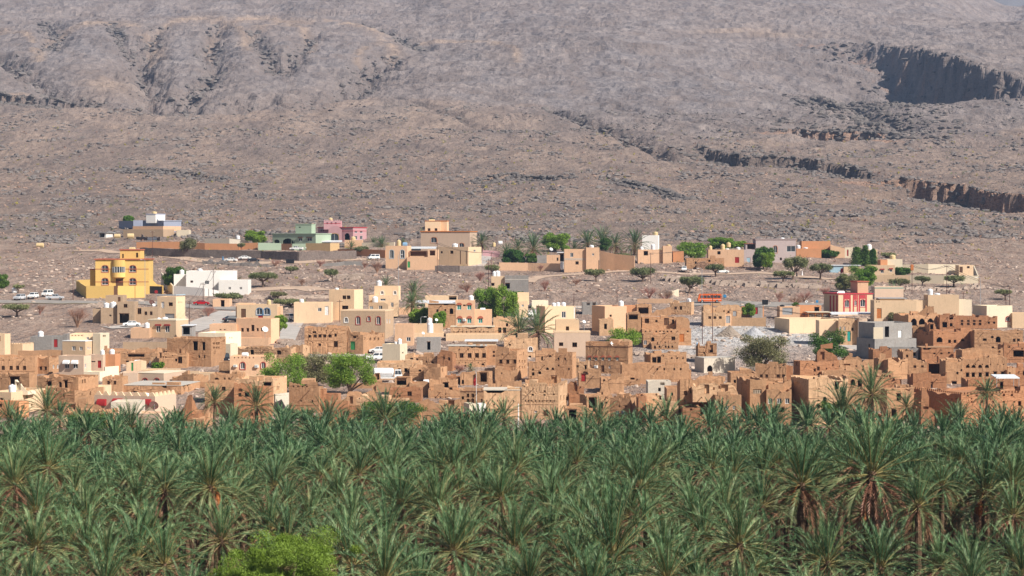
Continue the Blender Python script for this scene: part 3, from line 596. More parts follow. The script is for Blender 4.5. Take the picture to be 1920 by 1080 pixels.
def block(par, name, mat, Y, spec, main, seed):
    x0, x1, yt, yb, side = spec[:5]; ws = spec[5] if len(spec) > 5 else ''; op = spec[6] if len(spec) > 6 else {}
    s = FPX/Y; r = 0.0
    if side: r = op.get('r', 0.33)
    dep = op.get('d', max(3.0, min(14, abs(side)/s/math.sin(r))) if side else 6.0)
    if side: r = math.asin(max(.06, min(.75, abs(side)/s/dep))); 
    th = -r if side >= 0 else r
    ux = np.array((math.cos(th), math.sin(th), 0.)); uy = np.array((-math.sin(th), math.cos(th), 0.)); Zv = np.array((0, 0, 1.))
    near = P(x1 if side >= 0 else x0, yb, Y); zb = near[2]
    # width so that the far front corner projects at the other x
    xo = x0 if side >= 0 else x1; a = ray(xo, yb)[0]; sg = -1 if side >= 0 else 1
    w = (a*near[1]-near[0])/(sg*(ux[0]-a*ux[1])); w = abs(w)
    O = (near-ux*w if side >= 0 else near.copy()); ext = op.get('ext', 1.6 if main else .5); O[2] = zb-ext
    def Hh(y, u=None):   # height above O for image row y at the depth of position u
        Yu = (O+ux*(u if u is not None else w/2))[1]; return P(960, y, Yu)[2]-O[2]
    def U(x):
        a = ray(x, yb)[0]; return (a*O[1]-O[0])/(ux[0]-a*ux[1])
    solid = mat in SOLID; jit = op.get('j', .05 if solid else 0); rt = op.get('rt', .16 if solid else 0)
    if 'top' in op:
        tp = [(float(q.split()[0]), float(q.split()[1])) for q in op['top'].split(';')]
        tops = [(min(max(U(x), 0), w), y) for x, y in tp]; tops = [(u+i*.02, Hh(y, u)) for i, (u, y) in enumerate(tops)]
        tops = [(0, tops[0][1])]+[q for q in tops if .03 < q[0] < w-.03]+[(w, tops[-1][1])]
    else: tops = [(0, Hh(yt, 0)), (w, Hh(yt, w))]; hm_ = sum(t for _, t in tops)/2; tops = [(0, hm_), (w, hm_)]
    hmin = min(t for _, t in tops); hmax = max(t for _, t in tops)
    roof = hmin-op.get('roof', .45)
    fo = []; so_ = []
    for ty, x, y, ww, hh in parse(ws):
        if x1 < x+ww*.5 and side > 0 or x+ww*.5 < x0 and side < 0:
            if side > 0: sO, su, sn = O+ux*w, uy, ux
            else: sO, su, sn = O+uy*dep, -uy, -ux
            a1 = ray(x, yb)[0]; a2 = ray(x+ww, yb)[0]
            f = lambda a: (a*sO[1]-sO[0])/(su[0]-a*su[1])
            ua, ub = sorted((f(a1), f(a2))); 
            if ub-ua < .5: ub = ua+.6
            Yu = (sO+su*(ua+ub)/2)[1]; vb = P(960, y+hh, Yu)[2]-O[2]; vt = P(960, y, Yu)[2]-O[2]
            if ua > .1 and ub < dep-.1 and vt < hmax-.1: so_.append((ua, max(.05, vb), ub, vt, ty))
        else:
            ua, ub = U(x), U(x+ww); um = (ua+ub)/2; vb, vt = Hh(y+hh, um), Hh(y, um)
            ua, ub = max(ua, .06), min(ub, w-.06); vt = min(vt, float(np.interp(um, [a for a, b in tops], [b for a, b in tops]))-.12)
            if ub-ua > .12 and vt-vb > .1: fo.append((ua, max(.05, vb), ub, vt, ty))
    if solid and 'nh' not in op:   # scattered small wall holes and a row of beam holes under the top
        rr = random.Random(seed)
        def free(ls, a, b, c, d): return all(c < q[0]-.1 or a > q[2]+.1 or d < q[1]-.1 or b > q[3]+.1 for q in ls)
        if w > 4:
            for k in range(int(w/2.6)):
                u = rr.uniform(.4, w-.6); v = hmin-rr.choice([.9, .9, 2.9, 3.6])
                if v > 1 and free(fo, u, v, u+.22, v+.22): fo.append((u, v, u+.22, v+.24, 'h'))
        if w > 4.5 and hmin > 3.5:
            for k in range(int(w/2.4)):
                u = rr.uniform(.5, w-1.2); v = hmin-rr.choice([2.0, 2.2, 2.4, 4.6]); a_, b_ = rr.choice([(.45, .6), (.5, .7), (.6, .8), (.9, 1.4)])
                if v > .8 and free(fo, u, v, u+a_, v+b_): fo.append((u, v, u+a_, v+b_, rr.choice(['h', 'h', 'd'])))
        for k in range(int(dep/2.2)):
            if abs(side) < 5: break
            u = rr.uniform(.6, dep-.8); v = hmin-rr.choice([1., 1.2, 3.4]); q = rr.choice([.22, .45])
            if v > 1 and free(so_, u, v, u+q, v+q*1.5): so_.append((u, v, u+q, v+q*1.5, 'h'))
    mb = MB(); zl = [(0, tops[0][1]), (dep, hmin)]; zr = [(0, tops[-1][1]), (dep, hmin)]
    bh = op.get('back', hmin); L = np.array(par.location); Ol = O-L
    wall(mb, Ol, ux, -uy, w, tops, fo, jit, roof, rt, seed)
    sideops_r = so_ if side >= 0 else []; sideops_l = so_ if side < 0 else []
    wall(mb, Ol+ux*w, uy, ux, dep, zr, sideops_r, jit, roof, rt, seed+1)
    wall(mb, Ol+ux*w+uy*dep, -ux, uy, w, [(0, bh), (w, bh)], [], 0, roof, rt, seed+2)
    wall(mb, Ol+uy*dep, -uy, -ux, dep, [(0, hmin), (dep, tops[0][1])], sideops_l, jit, roof, rt, seed+3)
    if not op.get('open'):
        e = .1; q = [Ol+ux*e+uy*e+Zv*roof, Ol+ux*(w-e)+uy*e+Zv*roof, Ol+ux*(w-e)+uy*(dep-e)+Zv*roof, Ol+ux*e+uy*(dep-e)+Zv*roof]
        mb.add(q, [(0, 1, 2, 3)])
    bo = mb.build(name, M[mat], par)
    for o in fo: fill_opening(par, Ol, ux, -uy, o, hmin)
    for o in so_:
        if side > 0: fill_opening(par, Ol+ux*w, uy, ux, o, hmin)
        else: fill_opening(par, Ol+uy*dep, -uy, -ux, o, hmin)
    def along(mbx, u0, u1, v, h, d, mi=0): mbx.obox(Ol+ux*u0+Zv*v-uy*d, ux, uy, u1-u0, d, h, mi)
    if 'corn' in op:    # painted cornice slab round the top
        c = MB(); k = op.get('cw', .25); hh = op.get('ch', .3)
        c.obox(Ol-ux*k-uy*k+Zv*hmin, ux, uy, w+2*k, dep+2*k, hh); c.build('cornice', M[op['corn']], par)
    if 'band' in op:
        c = MB(); ys = op['band'][1:]
        for y in ys:
            along(c, 0, w, Hh(y)-.1, .2, .04)
            if side > 0: c.obox(Ol+ux*w+uy*0+Zv*(Hh(y)-.1), ux, uy, .04, dep, .2)
            if side < 0: c.obox(Ol-ux*.04+Zv*(Hh(y)-.1), ux, uy, .04, dep, .2)
        c.build('band', M[op['band'][0]], par)
    for cl, x, y, ww, hh in op.get('rects', []):
        um = U(x+ww/2); c = MB(); along(c, U(x), U(x+ww), Hh(y+hh, um), Hh(y, um)-Hh(y+hh, um), .05); c.build('pilaster', M[cl], par)
    if 'cren' in op:
        c = MB(); cw, chh, st = op.get('cs', (.45, .5, .9))
        def row(o_, d_, nn, L_, top_):
            k = 0.1
            while k+cw < L_:
                a = o_+d_*k+Zv*(top_-.02)
                if op['cren'] == 'z':
                    c.hexa([a, a+d_*cw*1.6, a+d_*cw*1.6+nn*.25, a+nn*.25, a+d_*cw*.6+Zv*chh, a+d_*cw+Zv*chh, a+d_*cw+nn*.25+Zv*chh, a+d_*cw*.6+nn*.25+Zv*chh])
                else: c.obox(a, d_, nn, cw, .3, chh)
                k += st
        row(Ol, ux, uy, w, hmin)
        if side > 0: row(Ol+ux*w-ux*.001, uy, -ux, dep, hmin)
        if side < 0: row(Ol, uy, ux, dep, hmin)
        c.build('parapet', M[op.get('cm', mat)], par)
    if solid or op.get('spout'):
        rr = random.Random(seed+5)
        for k in range(max(1, int(w/6)) if w > 3.5 and 'ns' not in op else 0):
            u = rr.uniform(.8, w-.8); v = hmin-rr.uniform(.35, .6)
            if all(not (q[0]-.2 < u < q[2]+.2 and q[1]-.2 < v < q[3]+.2) for q in fo):
                c = MB(); c.tube([Ol+ux*u+Zv*v, Ol+ux*u+Zv*(v-.12)-uy*1.1], [.07, .06], 5); c.build('rain_spout', M['wood'], par)
        # roof pole ends and a slightly proud course line, as on the mud houses
        if 'ns' not in op and solid and w > 4 and hmin > 3.2:
            v = hmin-(3.1 if hmin > 5 else 1.1); c = MB(); ok = [q for q in fo if q[1] < v+.15 and q[3] > v-.05]
            u = 0.0; cuts = sorted([(q[0]-.05, q[2]+.05) for q in ok]); 
            for a, b in cuts+[(w, w)]:
                if a-u > .3: along(c, u, a, v, .1, .05)
                u = max(u, b)
            if c.v: c.build('ledge', M[mat], par)
    if solid and w > 3.2 and dep > 2.5 and not op.get('open'):
        rr = random.Random(seed+9)
        for k in range(rr.randint(1, 3)):
            c = MB(); a_ = rr.uniform(.3, 2.6); u = rr.uniform(.1, max(.2, w-a_-.1)); v_ = rr.choice([0.0, .5, rr.uniform(.3, max(.4, dep-1.5))])+.002*k; dd = rr.uniform(.35, 1.6); hh_ = rr.uniform(.35, 1.15); t0 = float(np.interp(u, [q[0] for q in tops], [q[1] for q in tops]))
            if v_ > .4: t0 = roof+.3
            p0 = Ol+ux*u+uy*(v_+.03)+Zv*(t0-.35); B_ = [p0, p0+ux*a_, p0+ux*a_+uy*dd, p0+uy*dd]
            c.hexa(B_+[q+Zv*(.35+hh_*rr.uniform(.35, 1))+ux*rr.uniform(-.06, .06) for q in B_]); c.build('roof_wall', M[mat], par)
    for aw in op.get('awn', []):   # awnings: colour, x, y, w, h
        cl, x, y, ww, hh = aw; ua, ub = U(x), U(x+ww); vb, vt = Hh(y+hh, (ua+ub)/2), Hh(y, (ua+ub)/2); q = []
        c = MB(); n_ = 7
        for i in range(n_):
            a = math.pi*i/(n_-1)/2; d = .65*math.sin(a); vz = vb+(vt-vb)*math.cos(a); q += [Ol+ux*ua+Zv*vz-uy*(d+.03), Ol+ux*ub+Zv*vz-uy*(d+.03)]
        c.add(q, [(2*i, 2*i+1, 2*i+3, 2*i+2) for i in range(n_-1)]); e = [Ol+ux*ua+Zv*vb-uy*.03, Ol+ux*ub+Zv*vb-uy*.03]
        c.add([q[2*i] for i in range(n_)]+[e[0]], [tuple(range(n_+1))]); c.add([q[2*i+1] for i in range(n_)]+[e[1]], [tuple(range(n_+1))])
        c.build('awning', M[cl], par)
    for ac in op.get('ac', []):
        x, y, ww, hh = ac; ua, ub = U(x), U(x+ww); vb, vt = Hh(y+hh, ua), Hh(y, ua); c = MB(); c.obox(Ol+ux*ua+Zv*vb-uy*.45, ux, uy, ub-ua, .45, vt-vb)
        o_ = c.build('air_conditioner', M['wp'], par); g = MB(); g.obox(Ol+ux*(ua+.08)+Zv*(vb+.08)-uy*.47, ux, uy, (ub-ua)*.6, .02, (vt-vb)*.7); g.build('fan_grille', M['met'], o_)
    return dict(O=O, ux=ux, uy=uy, w=w, d=dep, roof=O[2]+roof, top=O[2]+hmin, Y=Y, x0=min(x0, x0+side), x1=max(x1, x1+side), yt=yt, U=U, par=par)
_n = [0]
def house(label, mat, blocks, roof=None, short=None, cat='house', name=None, Y=None, group=None):
    """blocks in photograph pixels: (x0, x1, top, base, visible side width, openings, options)"""
    _n[0] += 1; b0 = blocks[0]
    g = ground((b0[0]+b0[1])/2, b0[3]) if Y is None else P((b0[0]+b0[1])/2, b0[3], Y)
    e = empty(name or ('mud_house' if mat in ('mud', 'mudr', 'mudl') else 'plaster_house'), tuple(g)); tag(e, label, cat, group)
    res = []
    for i, b in enumerate(blocks):
        op = b[6] if len(b) > 6 else {}
        nm = op.get('n', 'wall' if i == 0 else ('upper_storey' if b[3] < b0[3]-8 else 'wing'))
        res.append(block(e, nm, op.get('m', mat), g[1]+op.get('dy', 0), b, abs(b[3]-b0[3]) < 9 or op.get('main'), _n[0]*17+i*5))
    HS.append(dict(label=label, short=short or label, blocks=res, Y=g[1]))
    if roof: roof_items(HS[-1], roof)
    return HS[-1]
# ---------------------------------------------------------------- tanks and dishes on the roofs
def tank_mesh(kind):
    mb = MB(); 
    if kind in 'wbk':
        mb.lathe([(.97, 0), (1, .03), (1, .22), (.96, .24), (1, .26), (1, .5), (.96, .52), (1, .54), (1, .78), (.95, .82), (.8, .9), (.5, .96), (.22, .98), (.22, 1.04), (.0, 1.05)], n=16)
    else: mb.tube([(-1, 0, .5), (-.97, 0, .5), (-.9, 0, .5), (-.45, 0, .5), (-.42, 0, .5), (-.39, 0, .5), (.39, 0, .5), (.42, 0, .5), (.45, 0, .5), (.9, 0, .5), (.97, 0, .5), (1, 0, .5)], [.1, .36, .48, .5, .46, .5, .5, .46, .5, .48, .36, .1], 16)
    return mb.mesh('tank_body', [M[{'w': 'wtank', 'b': 'btank', 'l': 'ltank', 'k': 'kp', 'H': 'wtank', 'h': 'btank'}[kind]]])
_tm = {}
TC = dict(w='white', b='beige', l='blue', k='black', H='white', h='beige')
def place_tank(kind, c, R, hgt, label):
    k = kind if kind in 'wbkHh' else 'w'
    if kind == 'l': k = 'l'
    if k not in _tm: _tm[k] = tank_mesh(k)
    t = empty('water_tank', tuple(c), rnd.uniform(-.2, .2)); tag(t, label, 'water tank', 'water tanks on the roofs of the village')
    b = ob('tank_body', _tm[k], t); b.scale = (R, R if k in 'wbkl' else hgt, hgt)
    s = MB(); s.box(-.75*R, -.5*R, -.12, .75*R, .5*R, 0); s.build('stand', M['conc'], t)
    return t
POSW = {1: [''], 2: ['left ', 'right '], 3: ['leftmost ', 'middle ', 'rightmost ']}
def roof_items(h, spec):
    its = [q.split() for q in spec.split(';') if q.strip()]; its = [(q[0], *map(float, q[1:])) for q in its]
    cnt = {}
    for q in its: cnt.setdefault(q[0], []).append(q)
    for k in cnt: cnt[k].sort(key=lambda q: q[1])
    for q in its:
        k, x, y, w, hh = q; cx = x+w/2; n = len(cnt[k]); pos = POSW.get(n, ['leftmost ']+['second ', 'third ', 'fourth '][:n-2]+['rightmost '])[cnt[k].index(q)]
        cand = [b for b in h['blocks'] if b['x0']-4 <= cx <= b['x1']+4] or h['blocks']
        b = min(cand, key=lambda b: abs(b['yt']-(y+hh))); s = FPX/b['Y']; R = w/s/2
        u = min(max(b['U'](cx), R+.2), max(R+.2, b['w']-R-.2)); c = b['O']+b['ux']*u+b['uy']*min(b['d']-R-.3, R+1.0); 
        zt = P(cx, y, c[1])[2]; zb = b['roof']
        if k in 'wbklHh':
            z0 = zb+.12; zpx = P(cx, y+hh, c[1])[2]
            if zpx > z0+1.2: z0 = zpx
            c[2] = z0; H_ = max(.8, (zt-z0)/1.05)
            if k in 'Hh': R *= 1.0
            t = place_tank(k, c, R, H_, f"{pos}{TC[k]} {'lying ' if k in 'Hh' else ''}tank on the {h['short']}")
            if z0 > zb+.5:
                st = MB()
                for a, d in ((-1, -1), (1, -1), (1, 1), (-1, 1)): st.box(a*R*.6-.05, d*R*.4-.05, zb-z0, a*R*.6+.05, d*R*.4+.05, -.12)
                st.build('leg_frame', M['met'], t)
        elif k in 's': dish(c[0], c[1], zb, zt, R, f"{pos}satellite dish on the {h['short']}", M['wp'])
        elif k == 'S': dish(c[0], c[1], zb, zt, R, f"large dark dish on the {h['short']}", M['rust'])
def dish(x, y, zb, zt, R, label, mat, az=.4):
    t = empty('satellite_dish', (x, y, zb)); tag(t, label, 'satellite dish')
    R = max(.35, R); zc = max(zt-R-zb, .5); d = np.array((math.sin(az), -math.cos(az)*.8, .6)); d = d/np.linalg.norm(d)
    a = np.cross(d, (0, 0, 1)); a = a/np.linalg.norm(a); b = np.cross(a, d); V = []; F = []
    for i in range(5):
        r = R*i/4
        for j in range(14): an = 2*math.pi*j/14; V.append(np.array((0, 0, zc))+(a*math.cos(an)+b*math.sin(an))*r+d*(.25*R*(i/4)**2))
    for i in range(4):
        for j in range(14): F.append((i*14+j, i*14+(j+1) % 14, (i+1)*14+(j+1) % 14, (i+1)*14+j))
    m = MB(); m.add(V, F); m.build('reflector', mat, t)
    p = MB(); p.tube([(0, 0, 0), (0, 0, zc)], [.05, .05], 6); p.tube([np.array((0, 0, zc))-b*R*.9+d*.2*R, np.array((0, 0, zc))+d*R*.7], [.025, .025], 4); p.build('mount', M['met'], t)
# ---------------------------------------------------------------- free walls
def fence(label, mat, pts, th=.35, cat='wall', name='boundary_wall', cren=False, ops=()):
    """pts: (x, ytop, ybase) in photograph pixels along the wall"""
    g = [ground(x, yb) for x, yt, yb in pts]; e = tuple(g[0]); o = MB(); rr = random.Random(len(label)*7)
    T = [P(x, yt, q[1])[2] for (x, yt, yb), q in zip(pts, g)]
    for i in range(len(pts)-1):
        a, b = g[i], g[i+1]; d = np.array((b[0]-a[0], b[1]-a[1], 0.)); L = np.linalg.norm(d); d /= L; n = np.array((d[1], -d[0], 0.))
        k = max(1, int(L/1.2)) if mat in SOLID else max(1, int(L/4)); prev = None
        for j in range(k+1):
            t = j/k; p = a*(1-t)+b*t; zt = T[i]*(1-t)+T[i+1]*t+(rr.uniform(-.12, .1) if mat in SOLID else 0); zb = min(zat(p[0], p[1]), p[2])-.6
            q = [np.array((p[0], p[1], zb))+n*th/2, np.array((p[0], p[1], zb))-n*th/2, np.array((p[0], p[1], zt))-n*th/2, np.array((p[0], p[1], zt))+n*th/2]
            if prev is not None: o.hexa([x-np.array(e) for x in (prev[0], q[0], q[1], prev[1], prev[3], q[3], q[2], prev[2])])
            prev = q
    ob_ = o.build(name, M[mat], None, e); tag(ob_, label, cat); return ob_
# ================================================================ the houses, from the upper row to the grove
H = house
# --- upper left
H('blue-grey single-storey house with a small roof tower, highest on the left', 'bluegrey', [(223, 307, 415, 436, 30, 'd 240 428 7 8;w 283 427 6 5', dict(corn='bluegrey', d=9)),
  (274, 292, 402, 416, 12, 'w 294 411 3 4', dict(dy=3, m='white', corn='bluegrey', n='roof_tower', cw=.15)), (250, 266, 413, 430, 0, '', dict(dy=-2, d=2))], 'b 280 396 10 7', 'blue-grey tower house')
H('brown plastered outbuilding in front of the blue-grey house', 'brown', [(231, 306, 430, 446, 14, '', {}), (249, 306, 424, 431, 25, '', dict(dy=3, m='peach')), (331, 354, 431, 443, 0, '', dict(dy=5, main=1, m='cream'))])
H('small white shed with a flat grey roof beside the blue-grey house', 'white', [(185, 199, 436, 446, 8, 'o 187 438 9 7', dict(corn='met', cw=.8, ch=.2))], cat='shed', name='shed')
H('low grey stone outhouse with a cream door panel under the brown outbuilding', 'stone', [(255, 300, 444, 452, 20, 'Dw 276 444 18 8', dict(ns=1, d=3))], cat='outbuilding', name='outbuilding')
fence('long orange plaster wall on the terrace below the blue-grey house', 'orange', [(256, 454, 466), (337, 453, 467), (384, 456, 468), (448, 457, 469), (450, 456, 468), (483, 455, 468)])
fence('grey concrete wall behind the orange terrace wall', 'pale', [(384, 447, 457), (430, 447, 458), (466, 452, 458)])
fence('long dark stone retaining wall on the upper left', 'stone', [(264, 464, 479), (330, 467, 482), (384, 468, 483), (490, 470, 485)], .8, name='retaining_wall')
fence('mottled stone retaining wall below the green house', 'stone', [(490, 471, 485), (560, 472, 489), (668, 470, 486)], .8, name='retaining_wall')
fence('dark stone retaining wall below the big beige house', 'stone', [(816, 498, 510), (860, 498, 511), (910, 499, 507)], .8, name='retaining_wall')
fence('low grey concrete wall beside the dry shrubs below the stone retaining wall', 'grey', [(606, 495, 499), (645, 490, 498), (680, 490, 498)])
# --- yellow house
y = H('bright yellow two-storey villa with round bay and red cornice', 'yellow', [(179, 279, 487, 552, -5, 'Ar 191,243 498 12 12;Ar 191,243 522 12 12;Dk 217 522 14 18', dict(corn='redb', band=('redb', 504.5, 528.5), cw=.4, d=13)),
  (225, 263, 469, 487, 0, 'd 229 476 3 8;d 255 474 4 9', dict(dy=5, corn='redb', d=7, n='roof_room'))], 'h 240 463 12 6', 'yellow villa')
def bay():
    b = y['blocks'][0]; par = b['par']; L = np.array(par.location); ua, ub = b['U'](211), b['U'](235); R = (ub-ua)/2; Yb = b['Y']; zf = lambda yy: P(960, yy, Yb)[2]
    c = b['O']+b['ux']*(ua+R)-L; z0, z1, z2, z3 = zf(520)-L[2], zf(511)-L[2], zf(500)-L[2], zf(487.5)-L[2]; c[2] = 0
    def ring(r, za, zb): return [c+b['ux']*math.cos(a)*r-b['uy']*math.sin(a)*r*.75+np.array((0, 0, z)) for z in (za, zb) for a in np.linspace(0, math.pi, 15)]
    def shell(name, r, za, zb, mt, cap=True):
        m = MB(); F = [(i, i+1, i+16, i+15) for i in range(14)]+([tuple(range(15)), tuple(range(15, 30))[::-1]] if cap else []); m.add(ring(r, za, zb), F); return m.build(name, M[mt], par)
    shell('bay', R, z0, z1, 'yellow'); shell('bay', R, z2, z3, 'yellow'); g_ = shell('bay_window', R*.93, z1, z2, 'glass'); m = MB()
    for a in np.linspace(.15, math.pi-.15, 8):
        p_ = c+b['ux']*math.cos(a)*R*.98-b['uy']*math.sin(a)*R*.75; m.obox(p_+np.array((-.07, -.07, z1)), (1, 0, 0), (0, 1, 0), .14, .14, z2-z1)
    m.build('frame', M['wframe'], g_)
bay()
H('narrow yellow annex on the left side of the yellow villa', 'yellow', [(169, 178, 506, 552, 0, '', dict(d=6, corn='redb', cw=.1))], Y=y['Y']+6, cat='annex', name='annex')
fence('yellow street wall in front of the yellow villa', 'yellow', [(162, 536, 559), (213, 536, 559)])
fence('right half of the yellow street wall with the garage side', 'yellow', [(221, 536, 559), (273, 536, 558)])
fence('yellow side wall running back from the street, left of the villa', 'yellow', [(161.5, 537, 559), (144, 526, 545)])
fence('yellow back wall left of the yellow villa', 'yellow', [(146, 525, 541), (170, 524, 541)])
fence('yellow wall with falling top on the right of the yellow villa', 'yellow', [(279, 519, 549), (285, 524, 549), (294, 533, 549), (305, 535, 549), (305.5, 535, 551)])
# --- white house
H('white two-storey house with low parapet left of the acacias', 'white', [(349, 437, 508, 551, 0, 'd 357 526 5 4;w 384 526 8 7;d 370 541 6 7', dict(d=10)), (410, 465, 525, 551, 0, 'w 428,449 538 5 5', dict(dy=-4, d=8, main=1, n='wing')), (326, 349, 514, 551, 0, '', dict(dy=6, main=1))], 'w 335 505 9 7;w 369 503 9 6', 'white two-storey house')
fence('white street wall below the white house', 'white', [(326, 536, 553), (384, 540, 555), (410, 545, 555)])
fence('cream slanting wall between yellow villa and white house', 'cream', [(325, 536, 552), (303, 511, 535)])
# --- brown house under the yellow villa
H('old brown house with flat stepped roofs below the yellow villa', 'brown', [(220, 252, 566, 607, 0, 'o 224 588 18 18;d 232 570 7 7;h 231 589 2 2', {}), (189, 221, 577, 608, 0, 'h 205 590 4 3', dict(dy=1)), (198, 230, 554, 578, 0, 'Dk 221 557 5 12', dict(dy=3)), (252, 297, 577, 605, 0, 'd 258 577 7 12;d 271,281 584 5 7', dict(dy=2)), (174, 190, 579, 608, 0, '', dict(dy=3, main=1))],
  'w 192 567 11 10;w 204 565 12 11;S 277 562 11 14;s 284 569 6 7', 'old brown house')
H('tan corner house with pale railing on its roof', 'tan', [(295, 330, 556, 602, 12, 'd 316 567 8 7;Dw 302 566 6 12;DG 309 588 18 13;h 334,337,340 566 1 1', dict(band=('lblue', 553)))])
H('tan two-storey house with white sloping awning', 'tan', [(278, 330, 601, 634, 16, 'wr 293,310 611 8 12', dict(corn='cream', cw=.05)), (245, 280, 615, 645, 0, '', dict(dy=-1, m='peach', main=1))], 'w 289 595 7 8;w 297 594 12 9;w 269 604 10 11', 'tan house with the white sloping awning')
H('dark open shelter under a thin white roof beside the road', 'grey', [(341, 360, 611, 640, 0, 'o 343 613 13 14', dict(corn='roofw', cw=.3, ch=.15))], cat='shelter', name='shelter')
fence('brown plaster wall below the tan house with the white awning', 'brown', [(231, 641, 662), (313, 641, 663)])
H('mud house with two tall dark openings and pierced right side', 'mud', [(313, 396, 634, 688, 17, 'o 362 640 9 17;o 379 641 6 16;P 330 668 11 9;h 372,382 666 3 5;h 400,405,409 642,650 3 4', dict(d=9)), ])
H('mud block with dark doorway at the foot of the pierced mud house', 'mud', [(298, 350, 660, 690, 0, 'o 300 662 3 9;h 305,310 668 2 3', {})])
# --- left edge, lower
H('cream house cut by the left edge, high and narrow', 'tan', [(-30, 9, 626, 670, 5, 'Dr -3 630 4 10;w 8 631 2 6', {})])
H('small cream house with ribbed parapet beside the left edge', 'tan', [(15, 42, 645, 668, 13, '', dict(cren='s', cs=(.3, .25, .6)))])
H('unfinished grey block house with a red door', 'grey', [(57, 97, 631, 660, 0, 'h 62 642 2 14', {}), (97, 118, 631, 655, 0, 'Dr 101 636 7 15', dict(dy=2)), (118, 126, 627, 655, 0, '', dict(dy=2))], 'w 68 620 11 12', 'grey house with a red door')
H('tan house with white roof rim and pairs of windows', 'tan', [(117, 160, 640, 668, 13, 'w 135 649 7 8;w 149 650 6 7;w 164,168 650 2 5', dict(corn='wp', cw=.05, ch=.15)), (131, 173, 626, 645, 0, 'h 134,140,146,152 628 3 2;w 162 632 5 5', dict(dy=4)), (174, 188, 625, 660, 11, 'h 193,196 628 2 4', dict(dy=2, m='cream'))])
fence('low mud wall behind the long mud house on the left', 'mud', [(34, 658, 672), (115, 656, 672)])
H('long mud house with a row of four small windows at the left edge', 'mud', [(-20, 66, 668, 704, 0, 'd 3,18,30,43 686 6 8', {}), (67, 92, 669, 704, 18, 'd 74,83 687 5 7;w 99,107 684 2 7', dict(dy=2))])
H('new tan house with white canopies over two windows', 'beige', [(110, 157, 667, 706, 9, 'w 121,137 682 9 9;w 159 682 3 8', dict(awn=[('wp', 120, 675, 11, 7), ('wp', 136, 675, 11, 7)])), (166, 193, 665, 700, 5, 'Dr 183 676 7 14;h 171 677 8 2', dict(dy=3)), (198, 216, 664, 700, 5, '', dict(dy=4, m='orange'))], 'w 188 655 8 10;w 200 654 10 10', 'new tan house with white canopies')
fence('toothed cream garden wall beside the new tan house', 'cream', [(196, 688, 708), (222, 686, 706)], cren=True)
H('small cream cube house below the red doorway', 'cream', [(157, 187, 697, 715, 8, '', {})])
H('mud house with one large dark opening near the left edge', 'mud', [(-20, 55, 699, 740, 8, 'o 18 706 19 16', dict(top='-20 700;0 697;14 702;16 699;40 700;55 698'))])
H('cream house with a slanted stair roof at the left edge', 'cream', [(-20, 21, 735, 778, 42, 'a 0 746 6 5;h 49 740 3 7;h 40,48,58 757 3 5', dict(m='tan', d=11)), (28, 52, 714, 735, 8, 'o 31 717 8 14', dict(dy=3, top='28 712;34 716;52 734', n='stair_roof'))], 'w 16 720 14 15', 'cream house with the slanted stair roof')
H('low orange-tan house behind the palms in the left corner', 'orange', [(-20, 36, 753, 785, 11, 'd -2 757 6 6;h 40,43 760 2 7', {})])
H('mud house with carved doorways in its upper wall', 'mud', [(63, 140, 731, 770, 35, 'h 100,118 740 3 5;h 154 726 3 6', {}), (70, 147, 706, 733, 24, 'o 88 715 9 16;a 110 716 6 14;o 120 713 7 18', dict(dy=4, rt=.25))])
H('low mud shed with a square black opening', 'mud', [(115, 193, 756, 778, 0, 'o 124 758 17 13', dict(top='115 760;130 755;150 754;175 758;190 760'))], cat='shed', name='shed')
H('mud garden wall block with rounded battlements', 'mud', [(122, 199, 771, 806, 15, 'h 150,165,180 782 2 2', dict(cren='z', cs=(.4, .4, .8), ns=1))])
H('beige house with zigzag parapet and red awnings', 'beige', [(177, 291, 742, 780, 27, 'Dk 209 759 9 15', dict(cren='z', cs=(.8, .7, 1.45), cm='tan', awn=[('red', 184, 748, 16, 12), ('red', 213, 747, 17, 7), ('red', 264, 748, 20, 11)], m='beige'))], 'w 263 759 9 15', 'beige house with zigzag parapet')
H('beige terrace block in front of the zigzag house, over the palms', 'brown', [(214, 298, 775, 815, 20, 'Dk 244 794 14 14;w 302,311 788 3 10', dict(m='beige', spout=1)), (208, 260, 754, 776, 0, '', dict(dy=4, m='pale'))])
dish(*P(288, 770, 352)[:2], P(288, 776, 352)[2], P(288, 752, 352)[2], .8, 'big dark satellite dish in front of the right red awning', M['rust'])
H('mud house with two small square windows beside a long low mud block', 'mud', [(192, 229, 708, 740, 0, 'd 201,213 714 5 7', {}), (230, 340, 723, 772, 17, 'd 333 738 8 8;h 262,300 745 3 3', dict(d=12, corn='conc', cw=.05, ch=.1))])
H('tan house with two white-arched windows right of the toothed wall', 'beige', [(258, 307, 700, 726, 28, 'Ar 268,290 710 8 8', dict(corn='cream', cw=.05, ch=.12)), (223, 258, 699, 726, 0, '', dict(dy=1))])
H('broken mud block with flat top beside the tan arched-window house', 'mud', [(323, 363, 704, 726, 20, '', dict(top='323 706;345 703;363 700')), (360, 400, 722, 760, 0, 'h 366,375 731 3 5;P 375 741 9 8', dict(dy=-2, main=1))])
H('collapsed mud house sliding down in front of the long low block', 'mudr', [(318, 360, 748, 800, 8, '', dict(top='318 778;330 770;345 765;352 742;360 740')), (345, 372, 775, 812, 0, 'h 353 788 5 4', dict(dy=-3, main=1))], cat='ruin', name='mud_ruin')
H('mud house with a long dark slot under its roof', 'mud', [(228, 285, 662, 684, 0, 'o 240 664 31 5;o 286 662 3 8', {}), (226, 245, 672, 700, 0, 'h 236 676 6 3', dict(dy=-2))])
